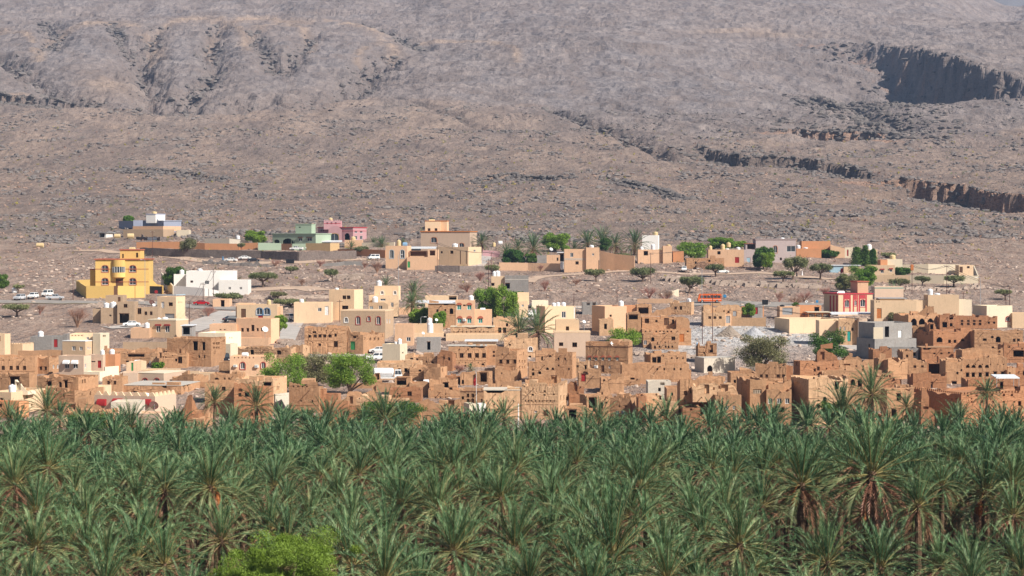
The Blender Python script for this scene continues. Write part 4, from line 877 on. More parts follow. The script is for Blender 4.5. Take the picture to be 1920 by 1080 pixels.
H('small tan yard house with a green door', 'tan', [(237, 265, 676, 700, 0, 'De 246 680 4 16', dict(top='237 680;265 675'))], 'H 272 679 14 10;w 307 681 10 12', 'yard house with a green door')
H('grey concrete water cistern cube on a flat roof', 'grey', [(346, 360, 667, 686, 6, '', {}), (280, 350, 677, 694, 0, '', dict(dy=1))], cat='cistern', name='cistern')
# --- upper middle left
H('pale green house with a square roof tower', 'green', [(511, 592, 439, 461, 25, 'P 514 449 10 7;P 530 447 20 12;P 546 449 6 8;wk 560 446 7 6;wk 576 446 9 6', dict(corn='green', d=11)), (554, 584, 421, 439, 6, 'h 560 425 4 2', dict(dy=4, corn='green', n='roof_tower', cw=.15))])
fence('green compound wall with square vents left of the brown gate', 'green', [(484, 455, 469), (527, 456, 469)])
fence('green compound wall right of the brown gate', 'green', [(548, 457, 469), (573, 457, 469)])
H('tan corrugated carport with a brown side', 'corr', [(573, 619, 456, 470, 15, '', dict(d=7, j=0)), ], cat='carport', name='carport')
H('pink ornate house with an arched gable and roof turret', 'pink', [(596, 662, 427, 453, 22, 'P 646 437 10 13;w 665 432 5 5;w 675 432 5 5;w 665,675 442 5 7;w 600 430 8 5', dict(corn='crim', band=('crim', 433), d=12)), (616, 640, 424, 453, 0, 'Ay 619 438 16 13', dict(dy=-1.5, top='616 430;622 424;634 424;640 430', d=2, main=1)),
  (607, 639, 414, 428, 0, 'h 612,620,628 417 3 3', dict(dy=4, cren='s', n='turret', band=('crim', 419)))], 'b 615 408 8 6', 'pink ornate house')
H('small orange hut right of the pink house', 'peach', [(646, 679, 450, 464, 0, '', {})], 'b 657 443 9 7', 'orange hut by the pink house', cat='hut', name='hut')
fence('pale yellow garden wall behind the small palms', 'cream', [(679, 455, 463), (740, 454, 463)])
fence('orange terrace wall at the right end of the stone retaining wall', 'orange', [(634, 467, 478), (680, 467, 480), (723, 469, 484)])
H('peach house with two pale-blue arched windows', 'peach', [(723, 763, 461, 504, 6, 'Al 731,751 469 7 15', dict(d=8))], 'b 742 449 8 8;l 753 454 9 9', 'peach house with two arched windows')
H('peach court house with blue-white carport roof and green door', 'peach', [(763, 820, 482, 506, 0, 'De 764 490 5 12', dict(d=10, open=1)), (768, 802, 470, 484, 0, 'o 769 470 30 10', dict(dy=6)), (802, 822, 468, 484, 0, 'o 806 470 10 9', dict(dy=5))])
H('large beige house with brown cornice and a roof room', 'beige', [(789, 881, 435, 472, 12, 'Ao 808 445 11 10;Ao 861 456 9 8', dict(corn='ow', d=13, ch=.4)), (797, 826, 415, 435, 0, 'd 802 428 5 5;d 815 428 5 5', dict(dy=4, corn='ow', m='tan', n='roof_room', cw=.1)), (826, 838, 415, 435, 3, '', dict(dy=6, m='tan', corn='ow', n='roof_room', cw=.1))], 'h 803 411 12 6', 'large beige house with brown cornice')
H('tan street house with dark downpipes in front of the large beige house', 'tan', [(818, 878, 463, 500, 24, 'd 826 471 4 4;d 844 470 6 6;w 888 468 4 4;Dk 862,873 470 2 25', dict(d=11))], 'w 843 456 11 7', 'tan street house with downpipes')
fence('pink wall beside the lane behind the palms', 'pink', [(905, 469, 480), (937, 471, 482)])
H('grey roofless shed beside the citrus trees', 'grey', [(1007, 1025, 479, 494, 0, '', {}), (1025, 1050, 478, 494, 0, 'h 1044 483 3 6', dict(m='peach', dy=1)), (1046, 1058, 474, 494, 0, 'o 1049 476 8 14', dict(dy=3, corn='roofw'))], 's 1030 464 7 7', 'grey roofless shed', cat='shed', name='shed')
fence('long peach wall with grey cement patches', 'peach', [(936, 492, 507), (990, 493, 508), (1050, 494, 509)])
H('peach house with a grey cement band and a roof tank', 'peach', [(1058, 1099, 467, 510, 0, 'w 1069 474 6 8;d 1079 490 6 6', dict(band=('conc', 485, 487))), (1099, 1124, 464, 508, 0, 'w 1110 475 4 4;Dk 1122 488 2 18', dict(dy=-1, main=1))], 'w 1105 459 9 6', 'peach house with a grey band')
fence('peach wall running right of the grey-banded house', 'peach', [(1125, 470, 506), (1152, 476, 507), (1190, 480, 508)])
# --- upper right
H('tall blank white-grey block behind a date palm', 'lilac', [(1204, 1234, 441, 470, 5, '', dict(m='white', d=9))], 'b 1226 434 9 7', 'blank white-grey block')
H('peach house right of the blank white-grey block', 'peach', [(1196, 1245, 468, 494, 0, 'o 1207 471 8 8', {}), (1243, 1260, 461, 494, 0, '', dict(dy=-1)), (1262, 1282, 471, 494, 0, '', dict(dy=2, m='orange'))], 'w 1200 462 7 8;w 1221 457 8 8;b 1250 458 8 7', 'peach house beside the white-grey block')  # last block: shadow side of the house, its shade painted in orange
H('round stone hut with a littered flat roof', 'stonep', [(1287, 1358, 484, 503, 0, 'h 1328 487 4 4', dict(m='mud')), (1306, 1342, 492, 510, 12, '', dict(dy=-5, main=1, m='stonep'))], cat='hut', name='stone_hut')
H('peach house with a red door and many roof tanks', 'peach', [(1328, 1395, 468, 500, 0, 'Dr 1378 482 8 11;h 1345 471 6 6', {})], 'b 1329 460 7 8;b 1352 457 8 8;b 1363 454 8 9;w 1360 468 8 10;w 1381 463 8 9', 'peach house with many tanks')
H('lilac-grey two-storey house with wide white-framed windows', 'lilac', [(1417, 1492, 449, 492, 0, 'Ao 1450 461 7 13;w 1475 461 16 11;d 1462 483 4 5', dict(corn='lilac', d=10)), (1393, 1418, 468, 500, 0, 'Dl 1400 483 7 14', dict(dy=-2, main=1)), (1398, 1418, 457, 469, 0, 'o 1401 458 15 9', dict(dy=1, corn='redb', cw=.3, ch=.15, n='porch'))], 'w 1464 445 8 7', 'lilac-grey two-storey house')
H('orange house right of the lilac-grey house', 'orange', [(1503, 1557, 452, 482, 0, 'h 1528 470 5 4', {}), (1493, 1540, 466, 486, 0, '', dict(dy=-4, main=1))], 'w 1493 459 8 6;w 1507 475 9 9', 'orange house beside the lilac-grey house')
H('peach house with stepped walls behind a round bush', 'peach', [(1557, 1584, 463, 484, 0, '', dict(top='1557 459;1584 466')), (1584, 1603, 464, 490, 0, 'Dr 1588 468 3 12', dict(m='cream')), (1536, 1557, 452, 470, 0, '', dict(dy=3, main=1))], 's 1570 464 4 4', 'peach house with stepped walls')
H('tan house behind the three dark cypress trees', 'tan', [(1612, 1645, 468, 497, 0, 'Dr 1638 474 5 16', {})], 'w 1626 457 10 10', 'tan house behind the cypresses')
H('long shed with white corrugated roof and a pink door', 'lblue', [(1556, 1612, 498, 512, 0, 'Dp 1576 503 6 10', dict(corn='roofw', cw=.4, ch=.2, j=0)), (1582, 1614, 500, 514, 0, '', dict(dy=-1, m='tan'))], cat='shed', name='shed')
H('tan flat house with two small square windows right of the green trees', 'tan', [(1628, 1678, 497, 518, 0, 'wr 1651 506 6 6;wr 1668 505 5 5', {}), (1663, 1692, 486, 500, 0, '', dict(dy=4, m='cream')), (1651, 1664, 487, 498, 0, '', dict(dy=3, m='orange'))], 'b 1670 477 11 9', 'tan flat house right of the green trees')
fence('tan terrace wall under the flat house', 'tan', [(1640, 516, 529), (1706, 516, 530)])
fence('long cream back wall of the farm yard on the right', 'cream', [(1692, 496, 512), (1740, 495, 513), (1800, 496, 513)])
fence('long cream front wall of the farm yard behind two acacias', 'cream', [(1706, 516, 531), (1770, 516, 532), (1834, 517, 532)])
fence('cream side wall with falling top at the end of the farm yard', 'cream', [(1826, 498, 519), (1834, 517, 531)])
H('small tan block with a dark door at the end of the farm yard', 'tan', [(1798, 1826, 497, 517, 0, 'Dk 1799 500 6 11;d 1813 499 5 4', {})])
# --- middle band
H('grey blockwork house with a dark doorway beside the tall green tree', 'grey', [(947, 991, 517, 553, 0, 'o 947 531 9 10', dict(band=('conc', 524))), (921, 946, 518, 548, 0, 'o 921 531 6 5', dict(dy=1, m='tan'))], 'w 923 508 7 9;w 928 507 10 11', 'grey blockwork house')
H('tan house corner with two blue windows under the grey blockwork house', 'tan', [(966, 990, 565, 596, 0, 'l 969,978 571 4 4', {}), (970, 992, 549, 568, 0, '', dict(dy=4))])
H('small orange hut with a black doorway near the road bend', 'peach', [(399, 430, 561, 576, 0, 'o 414 563 7 12', {})], cat='hut', name='hut')
H('orange two-storey house with blue arches and a red door', 'peach', [(444, 520, 571, 602, 0, 'Dk 452 579 9 17;Ab 481,495 578 11 12;Dr 484 590 9 9', dict(m='tan')), (442, 475, 569, 600, 0, '', dict(dy=4)), (520, 526, 575, 602, 0, '', dict(dy=1))], 'b 499 561 8 9', 'orange house with blue arches')
H('red-brown house with a row of small dark windows', 'orange', [(443, 508, 597, 645, 12, 'd 452,462 615 5 7;d 471 609 6 12;d 481 615 4 6;d 489 615 5 6', dict(m='peach')), (393, 443, 608, 640, 0, 'h 412,420 617 3 2', dict(dy=2, m='peach')), (444, 503, 634, 654, 0, '', dict(dy=-5, main=1, m='peach'))], 's 490 612 12 10', 'red-brown house')
H('large tan house with a white door and round-headed windows', 'tan', [(551, 621, 567, 606, 0, 'w 596 577 7 7;Dw 609 574 7 17', {}), (617, 664, 543, 590, 14, 'd 642,650 554 7 7;d 641 573 12 7', dict(dy=5, main=1))], 'w 560 560 9 7;w 623 553 8 9', 'large tan house with a white door')
H('long tan house with four red-arched windows', 'tan', [(639, 722, 584, 635, 12, 'Aw 646 596 6 8;Ar 668,706 594 7 14;Ar 689 594 5 8;w 725,730 598 2 8', dict(m='brown', d=10, corn='tan', cw=.05))])
H('tan house with arched gable and pale blue window', 'tan', [(691, 728, 568, 600, 5, 'w 710 573 7 8;l 693 574 7 10', dict(top='691 567;720 567;727 571;728 574')), (692, 746, 554, 590, 0, 'w 733 567 5 9;w 713 560 10 4', dict(dy=4)), (702, 747, 536, 558, 3, 'Aw 714,738 546 5 6', dict(dy=9))], 'w 702 525 10 11;w 694 555 11 12', 'tan house with arched gable')
fence('peach wall behind the long tan house, towards the palm', 'peach', [(734, 576, 590), (800, 578, 590)])
H('peach house with green windows under red arches', 'peach', [(854, 890, 563, 616, 0, 'g 857,876 571 8 10;g 858,876 596 8 10;d 868 571 5 3', dict(ac=[(868, 597, 6, 5)])), (890, 922, 581, 616, 0, 'g 897 596 8 10', dict(dy=1))], 'w 878 553 10 9;H 900 578 10 4', 'peach house with green windows')
H('brown plaster house with one pointed window left of the green-windowed house', 'brown', [(803, 853, 569, 616, 0, 'P 843 578 7 11', dict(corn='roofw', cw=.3, ch=.1, m='mud'))])
H('tan roof room with a wide dark slot behind the grey awning', 'tan', [(797, 857, 555, 575, 0, 'o 842 555 14 7', {})])
H('tan house with white domed tanks on its roof', 'tan', [(1022, 1079, 574, 625, -16, 'w 1053 584 8 12;Dw 1076 575 3 22', dict(d=7))], 'w 1038 567 8 8;w 1046 566 8 8;w 1056 566 9 8', 'tan house with domed tanks')
H('peach corner house beside the grey ruined walls', 'peach', [(1134, 1175, 574, 625, -22, 'h 1143 590 4 4', dict(d=9)), (1124, 1150, 599, 622, 0, 'h 1133 607 5 10', dict(m='mudl', dy=-6, main=1))], 'w 1170 563 10 10', 'peach corner house')
H('grey roofless ruin with dark openings behind the peach corner house', 'grey', [(1092, 1120, 567, 590, 0, 'o 1100 568 6 5;o 1111 568 6 5', dict(open=1))], cat='ruin', name='ruin')
H('white low wall house beside the lane with a white car', 'cream', [(997, 1028, 564, 578, 0, '', {})], cat='shed', name='shed')
H('pinkish tan house with two barred windows', 'beige', [(1039, 1107, 624, 668, 0, 'd 1048 642 8 7;d 1073 642 9 9', dict(corn='tan', cw=.03)), (1042, 1086, 600, 624, 0, 'h 1061 612 6 12', dict(dy=5, m='tan'))], 's 1092 600 7 10', 'pinkish tan house')
H('low tan house with a row of holes under the green-windowed house', 'peach', [(845, 927, 613, 632, 0, 'h 850,858,866,874,882,890,898,906,914 621 2 2', dict(corn='cream', cw=.1, ch=.12, m='mudl')), (836, 945, 627, 650, 0, '', dict(dy=-8, main=1, m='tan')) ])
H('white sheet roof shed in front of the low tan house', 'tan', [(875, 930, 640, 655, 0, '', dict(corn='roofw', cw=.5, ch=.2))], cat='shed', name='shed')
H('tan house with two dark upright windows left of the twin palms', 'peach', [(925, 975, 597, 628, 0, 'd 934,943 614 6 10', dict(m='mudl'))])
H('tan roof yard with green netting and tanks', 'tan', [(768, 829, 608, 628, 0, '', {}), (745, 832, 624, 655, 0, '', dict(dy=-5, main=1))], 'w 800 595 10 10;w 800 603 12 14;s 815 597 6 6', 'tan roof yard with green netting')
H('grey ruined room with a ladder', 'grey', [(781, 825, 633, 660, 0, 'o 801 641 6 15', dict(top='781 632;800 634;825 633'))], 's 790 622 6 10', 'grey ruined room', cat='ruin', name='ruin')
H('cream house with flat roof beside the white cars', 'cream', [(717, 750, 645, 684, 12, 'h 754 660 3 3', {})], 'w 742 634 8 11;w 735 640 6 6', 'cream house beside the white cars')
H('orange house with an awning at the lane right of the long tan house', 'peach', [(740, 775, 608, 648, 0, 'w 762 632 8 8', {})])
H('tan mud house with three small holes behind the white lorry', 'mudl', [(707, 790, 679, 712, 0, 'h 730 693 4 4;h 747 691 4 4;h 765 696 4 4', {})])
H('cream house with a tall blank side in the left middle', 'cream', [(372, 422, 624, 668, 21, 'h 430,434 632 2 3', dict(d=9)), (416, 432, 645, 668, 10, '', dict(dy=-3, main=1))])
H('mud house with a sunken tiled roof court', 'mudl', [(446, 545, 651, 680, 15, 'd 519 657 8 8;h 455,463,471,479,487 651 3 2', {}), (545, 568, 648, 672, 10, '', dict(dy=2, top='545 650;550 646;560 648;568 645'))])
H('tan house with two red-framed windows beside the green trees', 'peach', [(431, 512, 668, 716, 0, 'Ar 451 680 8 12;Ar 490 680 7 11;h 439,446,453,460,467,474,490 669 2 3', dict(ac=[(438, 684, 7, 4), (478, 684, 7, 5)]))], 'H 452 660 12 6', 'tan house with two red-framed windows')
H('large cracked mud house with a row of square windows', 'mud', [(571, 650, 613, 664, 0, 'd 586 621 7 4;h 578 628 5 5;d 588,597,606,616 627 6 6;d 597 644 5 5', dict(j=.09)), (651, 681, 626, 660, 34, 'Dg 657 640 9 16;h 662 630 6 4;h 693,701,708 633 3 5', dict(dy=-1, d=13, top='651 622;653 612;660 626;681 628'))])
# --- centre rows
H('mud house with five brown windows under a white roof edge', 'mud', [(841, 912, 649, 688, 0, 'd 849,862,877,891,904 662 7 9;h 848,860,872,884,896,908 679 2 2;P 880 681 5 4;P 903 681 5 4', dict(corn='conc', cw=.08, ch=.08)), (912, 932, 650, 682, 0, 'd 924 658 4 4;d 924 665 4 4', dict(dy=3))])
H('tall mud house with three windows and a pierced bright side', 'mud', [(929, 969, 657, 713, 21, 'd 936,949,962 674 6 8;h 973,978,983 675,686 2 5', dict(d=9)), (928, 970, 692, 716, 0, 'h 940 698 2 3', dict(dy=-2.5, main=1, ns=1))])
H('tan house with one white-arched window behind the tall mud house', 'mudl', [(945, 1008, 635, 670, 0, 'Aw 991 651 7 7;h 954 645 4 3', dict(top='945 635;965 632;967 629;972 635;1008 634'))])
H('low curved mud house with arched holes', 'mud', [(991, 1041, 679, 716, 0, 'h 998 691 3 4;h 998 698 4 6;P 1024,1034 689 5 5', dict(top='991 680;1010 678;1041 676'))])
H('square mud tower with small holes, right of the low curved house', 'mud', [(1041, 1073, 661, 710, 8, 'h 1046,1058 671 3 4;h 1065 690 3 4;h 1046 684 3 3', {})])
H('mud house with four green-shuttered windows', 'mud', [(1098, 1178, 647, 702, 9, 'g 1103,1115,1128,1140,1155 669 5 7;Dk 1127 685 6 12;w 1141 686 4 5;De 1105 690 6 6', dict(band=('wood', 650), ac=[(1115, 685, 6, 5)], nh=1)), (1098, 1180, 641, 649, 6, '', dict(dy=2))], 's 1140 640 10 9', 'mud house with green shutters')
H('mud ruin with a collapsed roof left of the bare tree', 'mud', [(768, 837, 688, 714, 0, 'h 785 693 5 4;h 795 697 3 3', dict(top='760 690;768 685;790 688;795 689;830 686;837 688')), (795, 826, 688, 710, 11, '', dict(dy=-3, main=1))], cat='ruin', name='mud_ruin')
H('mud block with one big square black window', 'mud', [(893, 917, 697, 722, 6, 'o 900 699 13 17', dict(ns=1)), (863, 895, 700, 728, 0, 'h 866 712 4 8', dict(dy=1, top='863 703;868 699;893 700'))])
H('mud wall house with broken sloping top below the tall mud house', 'mud', [(915, 978, 712, 740, 0, 'd 924 712 5 7', dict(top='915 706;925 707;945 716;960 718;978 714', open=1, roof=1.5))], cat='ruin', name='mud_ruin')
H('mud house with a hanging dark window and battered roofs', 'mud', [(805, 857, 711, 742, 0, 'o 830 717 11 13', dict(top='805 714;815 711;825 712;827 709;850 710;857 714')), (768, 806, 716, 742, 0, 'o 768 730 16 10', dict(dy=1, top='768 716;790 712;806 718')), (803, 863, 731, 752, 0, 'h 815,825,835 744 2 3', dict(dy=-4, main=1))], 'H 797 711 11 7', 'mud house with the hanging dark window')
H('mud house with stacked cross-barred windows beside the flagpole', 'mud', [(863, 907, 731, 772, 0, 'd 875,884 738 5 7;d 875,884 748 5 8;h 866 743 4 6;Dk 902 748 3 9', dict(band=('wood', 734)))])
H('low mud house with an irregular dark hole in front of the flagpole', 'mud', [(786, 862, 750, 785, 2, 'o 841 751 11 12', dict(top='786 752;800 748;825 750;832 758;838 760;840 750;862 748')), (780, 862, 766, 792, 0, '', dict(dy=-3, main=1))])
H('left wing of the mud fort with a white plastered roof', 'mudl', [(907, 978, 732, 785, 0, 'h 912,922,932,942,952,962 750 2 3;h 925,943 757 3 3', dict(corn='pale', cw=.05, ch=.15, nh=1)), ])
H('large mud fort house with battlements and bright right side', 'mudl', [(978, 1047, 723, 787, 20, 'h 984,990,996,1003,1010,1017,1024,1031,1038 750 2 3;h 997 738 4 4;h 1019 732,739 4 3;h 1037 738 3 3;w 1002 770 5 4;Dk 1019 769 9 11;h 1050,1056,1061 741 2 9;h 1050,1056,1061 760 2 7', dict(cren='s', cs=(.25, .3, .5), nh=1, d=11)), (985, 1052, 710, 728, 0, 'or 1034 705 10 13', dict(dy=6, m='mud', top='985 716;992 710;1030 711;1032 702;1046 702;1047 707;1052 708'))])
H('mud ruin wall above a dark gateway right of the fort', 'mudr', [(1067, 1090, 739, 775, 0, 'h 1072 744 3 3', dict(open=1)), (1063, 1095, 716, 745, 0, 'o 1076 717 7 16', dict(dy=5, top='1063 722;1070 715;1080 714;1083 728;1095 726'))], cat='ruin', name='mud_ruin')
H('roofless mud house with a red door above the dark gateway', 'mud', [(1085, 1127, 697, 728, 0, 'Dr 1090 699 8 16', dict(top='1085 699;1098 699;1099 696;1127 697'))])
H('mud house with wide hanging opening and small arched door', 'mud', [(1100, 1148, 740, 795, -12, 'o 1104 745 15 20;P 1125 754 6 12;h 1135 753 4 4;h 1112 768 4 4;h 1096 750 4 5', {}), (1122, 1145, 712, 742, 0, '', dict(dy=6, top='1122 740;1134 713;1140 712;1145 735'))])
H('mud wall house with rough rubble top in front of the green-shuttered house', 'mud', [(1127, 1170, 708, 738, 0, 'h 1131 711 4 4', dict(top='1127 706;1135 703;1150 708;1170 705'))], cat='ruin', name='mud_ruin')
H('square brown mud house with four round holes above a terrace', 'mudr', [(542, 598, 716, 775, 5, 'h 549,557,566,574 723 3 3;h 563 750 3 3;h 584 750 3 5', dict(m='mud', top='542 717;595 716;599 726', nh=1)), (604, 634, 739, 770, 3, 'h 608 751 3 3', dict(dy=1)), (598, 607, 730, 772, 3, '', dict(dy=1))])
fence('pale cement garden wall left of the square brown mud house', 'pale', [(515, 739, 768), (541, 736, 766)])
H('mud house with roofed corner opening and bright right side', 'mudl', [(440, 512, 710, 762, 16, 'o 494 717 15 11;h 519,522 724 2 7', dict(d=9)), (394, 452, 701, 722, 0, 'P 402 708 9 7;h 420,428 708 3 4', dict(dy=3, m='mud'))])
H('mud house with small arched windows behind two date palms', 'mud', [(384, 439, 717, 780, 0, 'd 416 725 7 8', {}), (439, 505, 716, 775, 0, 'P 447 728 8 6;d 447 737 6 7;o 459 736 9 8', dict(dy=-3, main=1, m='mudr', top='439 717;470 719;478 727;505 728'))])
H('mud ruin with a triangular gable and dark doorway by the lorry', 'mud', [(685, 712, 700, 725, 0, 'o 704 701 7 15;h 694 711 4 4', dict(top='685 716;696 706;703 700;712 699', d=4)), (653, 742, 719, 748, 0, '', dict(dy=-4, main=1, top='653 721;665 718;712 717;742 722'))], cat='ruin', name='mud_ruin')
H('mud shed with a black gaping front below the lorry', 'mud', [(740, 770, 706, 740, 0, 'o 744 709 18 13', dict(top='738 709;770 706'))], cat='shed', name='shed')
H('low mud house with a metal sheet leaning on it', 'mud', [(730, 790, 730, 755, 0, 'd 764 734 8 9;h 738,748 741 3 3', dict(m='mudr')), (628, 732, 734, 760, 0, 'h 645 737 4 3', dict(dy=2, top='628 750;650 748;652 734;676 733;678 740;700 728;715 742;732 741'))])
H('mud house with a leaning doorway stump', 'mud', [(668, 762, 748, 785, 4, 'h 742,748 752 3 3', dict(m='mudl', spout=1)), (625, 668, 752, 785, 0, 'o 656 744 6 13', dict(top='625 764;630 750;645 750;650 742;668 742', dy=1))])
H('mud arcade wall with a pointed arch beside the orchard tree', 'mudr', [(625, 672, 764, 800, 0, 'P 643 770 11 11;h 632 775 3 4', dict(ns=1))])
# --- centre right
H('orange mud courtyard house with wide openings above the big mud house', 'mud', [(1194, 1222, 571, 592, 0, 'o 1197 577 19 11', {}), (1152, 1196, 573, 602, 0, '', dict(m='orange', dy=1)), (1256, 1296, 566, 600, 7, 'd 1264 575 5 5;d 1274 574 5 7', dict(dy=1, m='mudl')), (1220, 1258, 577, 598, 0, '', dict(dy=0, top='1220 590;1232 580;1240 577;1258 576'))], 'w 1284 559 9 11', 'orange mud courtyard house')
fence('thin orange parapet wall behind the orange courtyard house', 'peach', [(1195, 560, 568), (1262, 560, 569)])
H('pale tapered plaster stump beside the road', 'cream', [(1260, 1273, 543, 556, 0, '', dict(top='1260 546;1272 542'))], cat='ruin', name='ruin')
H('big mud house with two balconies and a wooden door', 'mud', [(1204, 1296, 616, 648, 0, 'h 1209,1217,1229,1236,1243,1250,1257 620 3 3;Do 1274 626 9 15;h 1288 620 3 3', {}), (1204, 1268, 595, 618, 0, 'd 1209 597 8 9;h 1229 600 4 4;Dk 1245 596 9 14;h 1260 599 4 8', dict(dy=3)), (1176, 1202, 588, 622, 0, 'o 1179 590 17 9', dict(dy=2, main=1)), (1268, 1293, 594, 618, 2, '', dict(dy=1, top='1268 594;1280 593;1290 597;1293 603'))])
H('low mud house with triangular buttress under the wooden door', 'mud', [(1206, 1272, 626, 652, 0, 'P 1221 632 6 8;d 1259 631 7 7;w 1207 638 6 8', {}), (1222, 1272, 643, 660, 0, 'P 1226 648 4 6;h 1235,1247,1259 648 3 4;P 1252 648 3 5', dict(dy=-5, main=1))])
H('mud house with a dark square window and flat beam roof', 'mud', [(1220, 1287, 661, 684, -10, 'o 1223 670 8 10;h 1258,1268,1279 670 3 3', {})])
H('long broad mud wall house with four narrow slits', 'mud', [(1166, 1292, 682, 716, 0, 'h 1231,1244,1263,1275 690 3 4', dict(nh=1, m='mud'))])
H('mud house with slatted roof opening at the foot of the green tree', 'mud', [(1147, 1186, 640, 690, 0, 'o 1163 642 20 5;d 1154 660 4 6;h 1162 660 3 5;g 1155 670 5 7;g 1168 672 5 6', dict(m='mudl'))])
H('tan mud house with three red-brown windows above the gravel yard', 'peach', [(1319, 1360, 585, 612, 0, 'dr 1328,1338,1348 593 5 5', dict(m='mudl')), (1319, 1390, 572, 596, 0, 'h 1356 582 3 4;DG 1374 583 7 10;h 1364 583 4 4', dict(dy=4, top='1319 571;1385 571;1390 577', m='mudl')), (1360, 1371, 590, 612, 0, 'DG 1361 592 8 14', dict(dy=1))])
fence('mud-plastered court wall right of the three-windowed house', 'mudl', [(1371, 595, 611), (1436, 595, 612)])
fence('back wall of the court right of the three-windowed house', 'orange', [(1390, 574, 594), (1432, 574, 594)])
H('grey room with a dark red door at the back of the court', 'grey', [(1410, 1430, 574, 598, 0, 'Dr 1412 576 9 13', {})])
H('ruined mud tower with a tall slit opening beside the gravel yard', 'mud', [(1309, 1344, 644, 680, 0, 'o 1331 647 6 14;h 1319 660 3 3', dict(top='1309 642;1313 650;1320 652;1326 641;1340 640;1344 644', rt=.5, ns=1, j=.15))], cat='ruin', name='mud_ruin')
H('grey and tan shrine-like building with a pointed arch', 'grey', [(1320, 1378, 671, 700, -14, 'P 1326 685 10 12', dict(m='pale', corn='conc', cw=.03, ch=.08))])
H('mud house with four square windows in a row by the olive tree', 'mud', [(1416, 1474, 682, 720, 4, 'd 1425,1435 702 5 6;d 1456,1466 702 6 6', {}), (1474, 1487, 686, 720, 0, '', dict(dy=1, top='1474 684;1480 688;1487 686', m='mudr'))])
H('mud cluster with rounded roof edges left of the grey recess', 'mud', [(1166, 1228, 694, 720, 0, 'h 1181 708 9 4', dict(top='1166 700;1172 694;1218 693;1228 705')), (1152, 1200, 710, 735, 0, 'h 1152 707 6 6;h 1200 720 14 4', dict(dy=-4, main=1)), (1152, 1218, 727, 755, 0, 'h 1190 733 22 6', dict(dy=-8, main=1, top='1152 730;1170 725;1216 726'))])
H('grey cement recess with a broken opening between mud houses', 'grey', [(1215, 1258, 714, 757, 0, 'h 1238 717 8 5;h 1234 727 5 7;o 1246 740 9 12', dict(m='pale', top='1215 716;1225 713;1258 714'))])
H('mud house with two blue windows and notched bright side', 'mud', [(1140, 1182, 746, 795, 15, 'l 1154,1165 770 7 7;h 1160,1172 760 3 3;h 1192 748 3 6', dict(cren='s', cs=(.3, .35, .9)))])
H('stepped mud wall house left of the big central mud house', 'mudl', [(1212, 1272, 760, 800, 0, 'Dk 1237 772 10 9', dict(cren='s', cs=(.25, .2, .6))), (1207, 1240, 738, 765, 0, 'h 1224 748 3 3;o 1236 738 4 14', dict(dy=4, top='1197 742;1207 745;1216 738;1235 742')), (1197, 1212, 743, 790, 0, '', dict(dy=2, main=1, m='mudr'))])
H('small mud box room with a dark doorway on a roof terrace', 'mud', [(1281, 1296, 694, 712, 0, 'o 1283 696 9 11', {}), (1275, 1360, 707, 740, 0, '', dict(dy=-3, main=1, top='1275 712;1290 708;1330 703;1360 706'))])
H('big central mud house with two large black upper openings', 'mud', [(1275, 1357, 711, 800, 0, 'd 1282 733 6 8;h 1294 732 4 6;h 1283 750 3 4;d 1310 758 5 7;d 1326 758 4 7;h 1290,1297 757 5 5', dict(m='mud', top='1275 712;1355 707;1357 720')), (1299, 1384, 719, 748, 0, 'o 1321 722 9 16;o 1352 722 13 16;h 1347 722 4 7;h 1337 726 3 5', dict(dy=-2.2, m='mudl', top='1299 719;1372 717;1376 722;1384 738')), (1341, 1390, 741, 798, 0, 'w 1349,1361,1374 761 5 7', dict(dy=-4.5, main=1)),
  (1280, 1313, 763, 800, 0, 'h 1294 766 4 3', dict(dy=-5.5, main=1, m='mudr'))])
fence('low mud wall along the palms below the big central mud house', 'mud', [(1312, 777, 803), (1365, 777, 804), (1400, 786, 806)])
H('mud house behind the tall dark-sided house', 'mud', [(1370, 1420, 699, 745, 0, 'h 1376 712 4 6', dict(m='mud'))])
H('tall mud house with deep red shaded left side and lattice', 'mud', [(1406, 1437, 711, 800, -14, 'N 1412 730 16 8;h 1418 760 6 9', dict(d=9, r=.4)), (1437, 1484, 730, 800, 0, 'w 1440,1457,1472 747 8 10;o 1461 764 9 9', dict(dy=-.5, main=1)), (1436, 1484, 714, 734, 0, '', dict(dy=3, cren='s', cs=(.3, .2, .6)))])
H('dark recessed mud wing with small paired windows', 'mudr', [(1483, 1513, 736, 795, 0, 'h 1495 749 4 5;h 1505 747 5 6;h 1495 758 4 6;h 1506 758 3 6', dict(dy=2))])
# --- right, upper
H('crimson and cream ornate house with arched windows', 'tan', [(1572, 1636, 552, 592, -18, 'Ap 1584 563 8 13;Ap 1602 564 4 9;Ap 1613 562 9 13;Dp 1555,1561,1567 554 3.5 34', dict(corn='crim', cw=.15, ch=.35, d=10, r=.4, rects=[('crim', a, 553, w_, h_) for a, w_, h_ in ((1581, 2.6, 36), (1592.4, 2.6, 36), (1584, 8, 8), (1584, 8, 0), (1599, 2, 36), (1606.6, 2, 36), (1601.5, 4.5, 9), (1610, 2.6, 36), (1622.6, 2.6, 36), (1613, 9, 7)) if h_])), (1608, 1628, 529, 552, -8, '', dict(dy=3, m='peach', corn='redb', cw=.2, n='roof_tower', d=5))], 's 1562 547 8 6;H 1576 545 13 7', 'crimson and cream house')
H('beige house with a turquoise band behind a small palm', 'beige', [(1640, 1694, 537, 565, 0, '', dict(band=('teal', 540)))])
H('long tan wall house with an orange door right of the crimson house', 'tan', [(1639, 1718, 563, 608, 0, 'Do 1644 578 9 19;h 1642,1647 565 2 2', {}), (1650, 1696, 560, 575, 0, '', dict(dy=3, corn='met', cw=.5, ch=.15))])
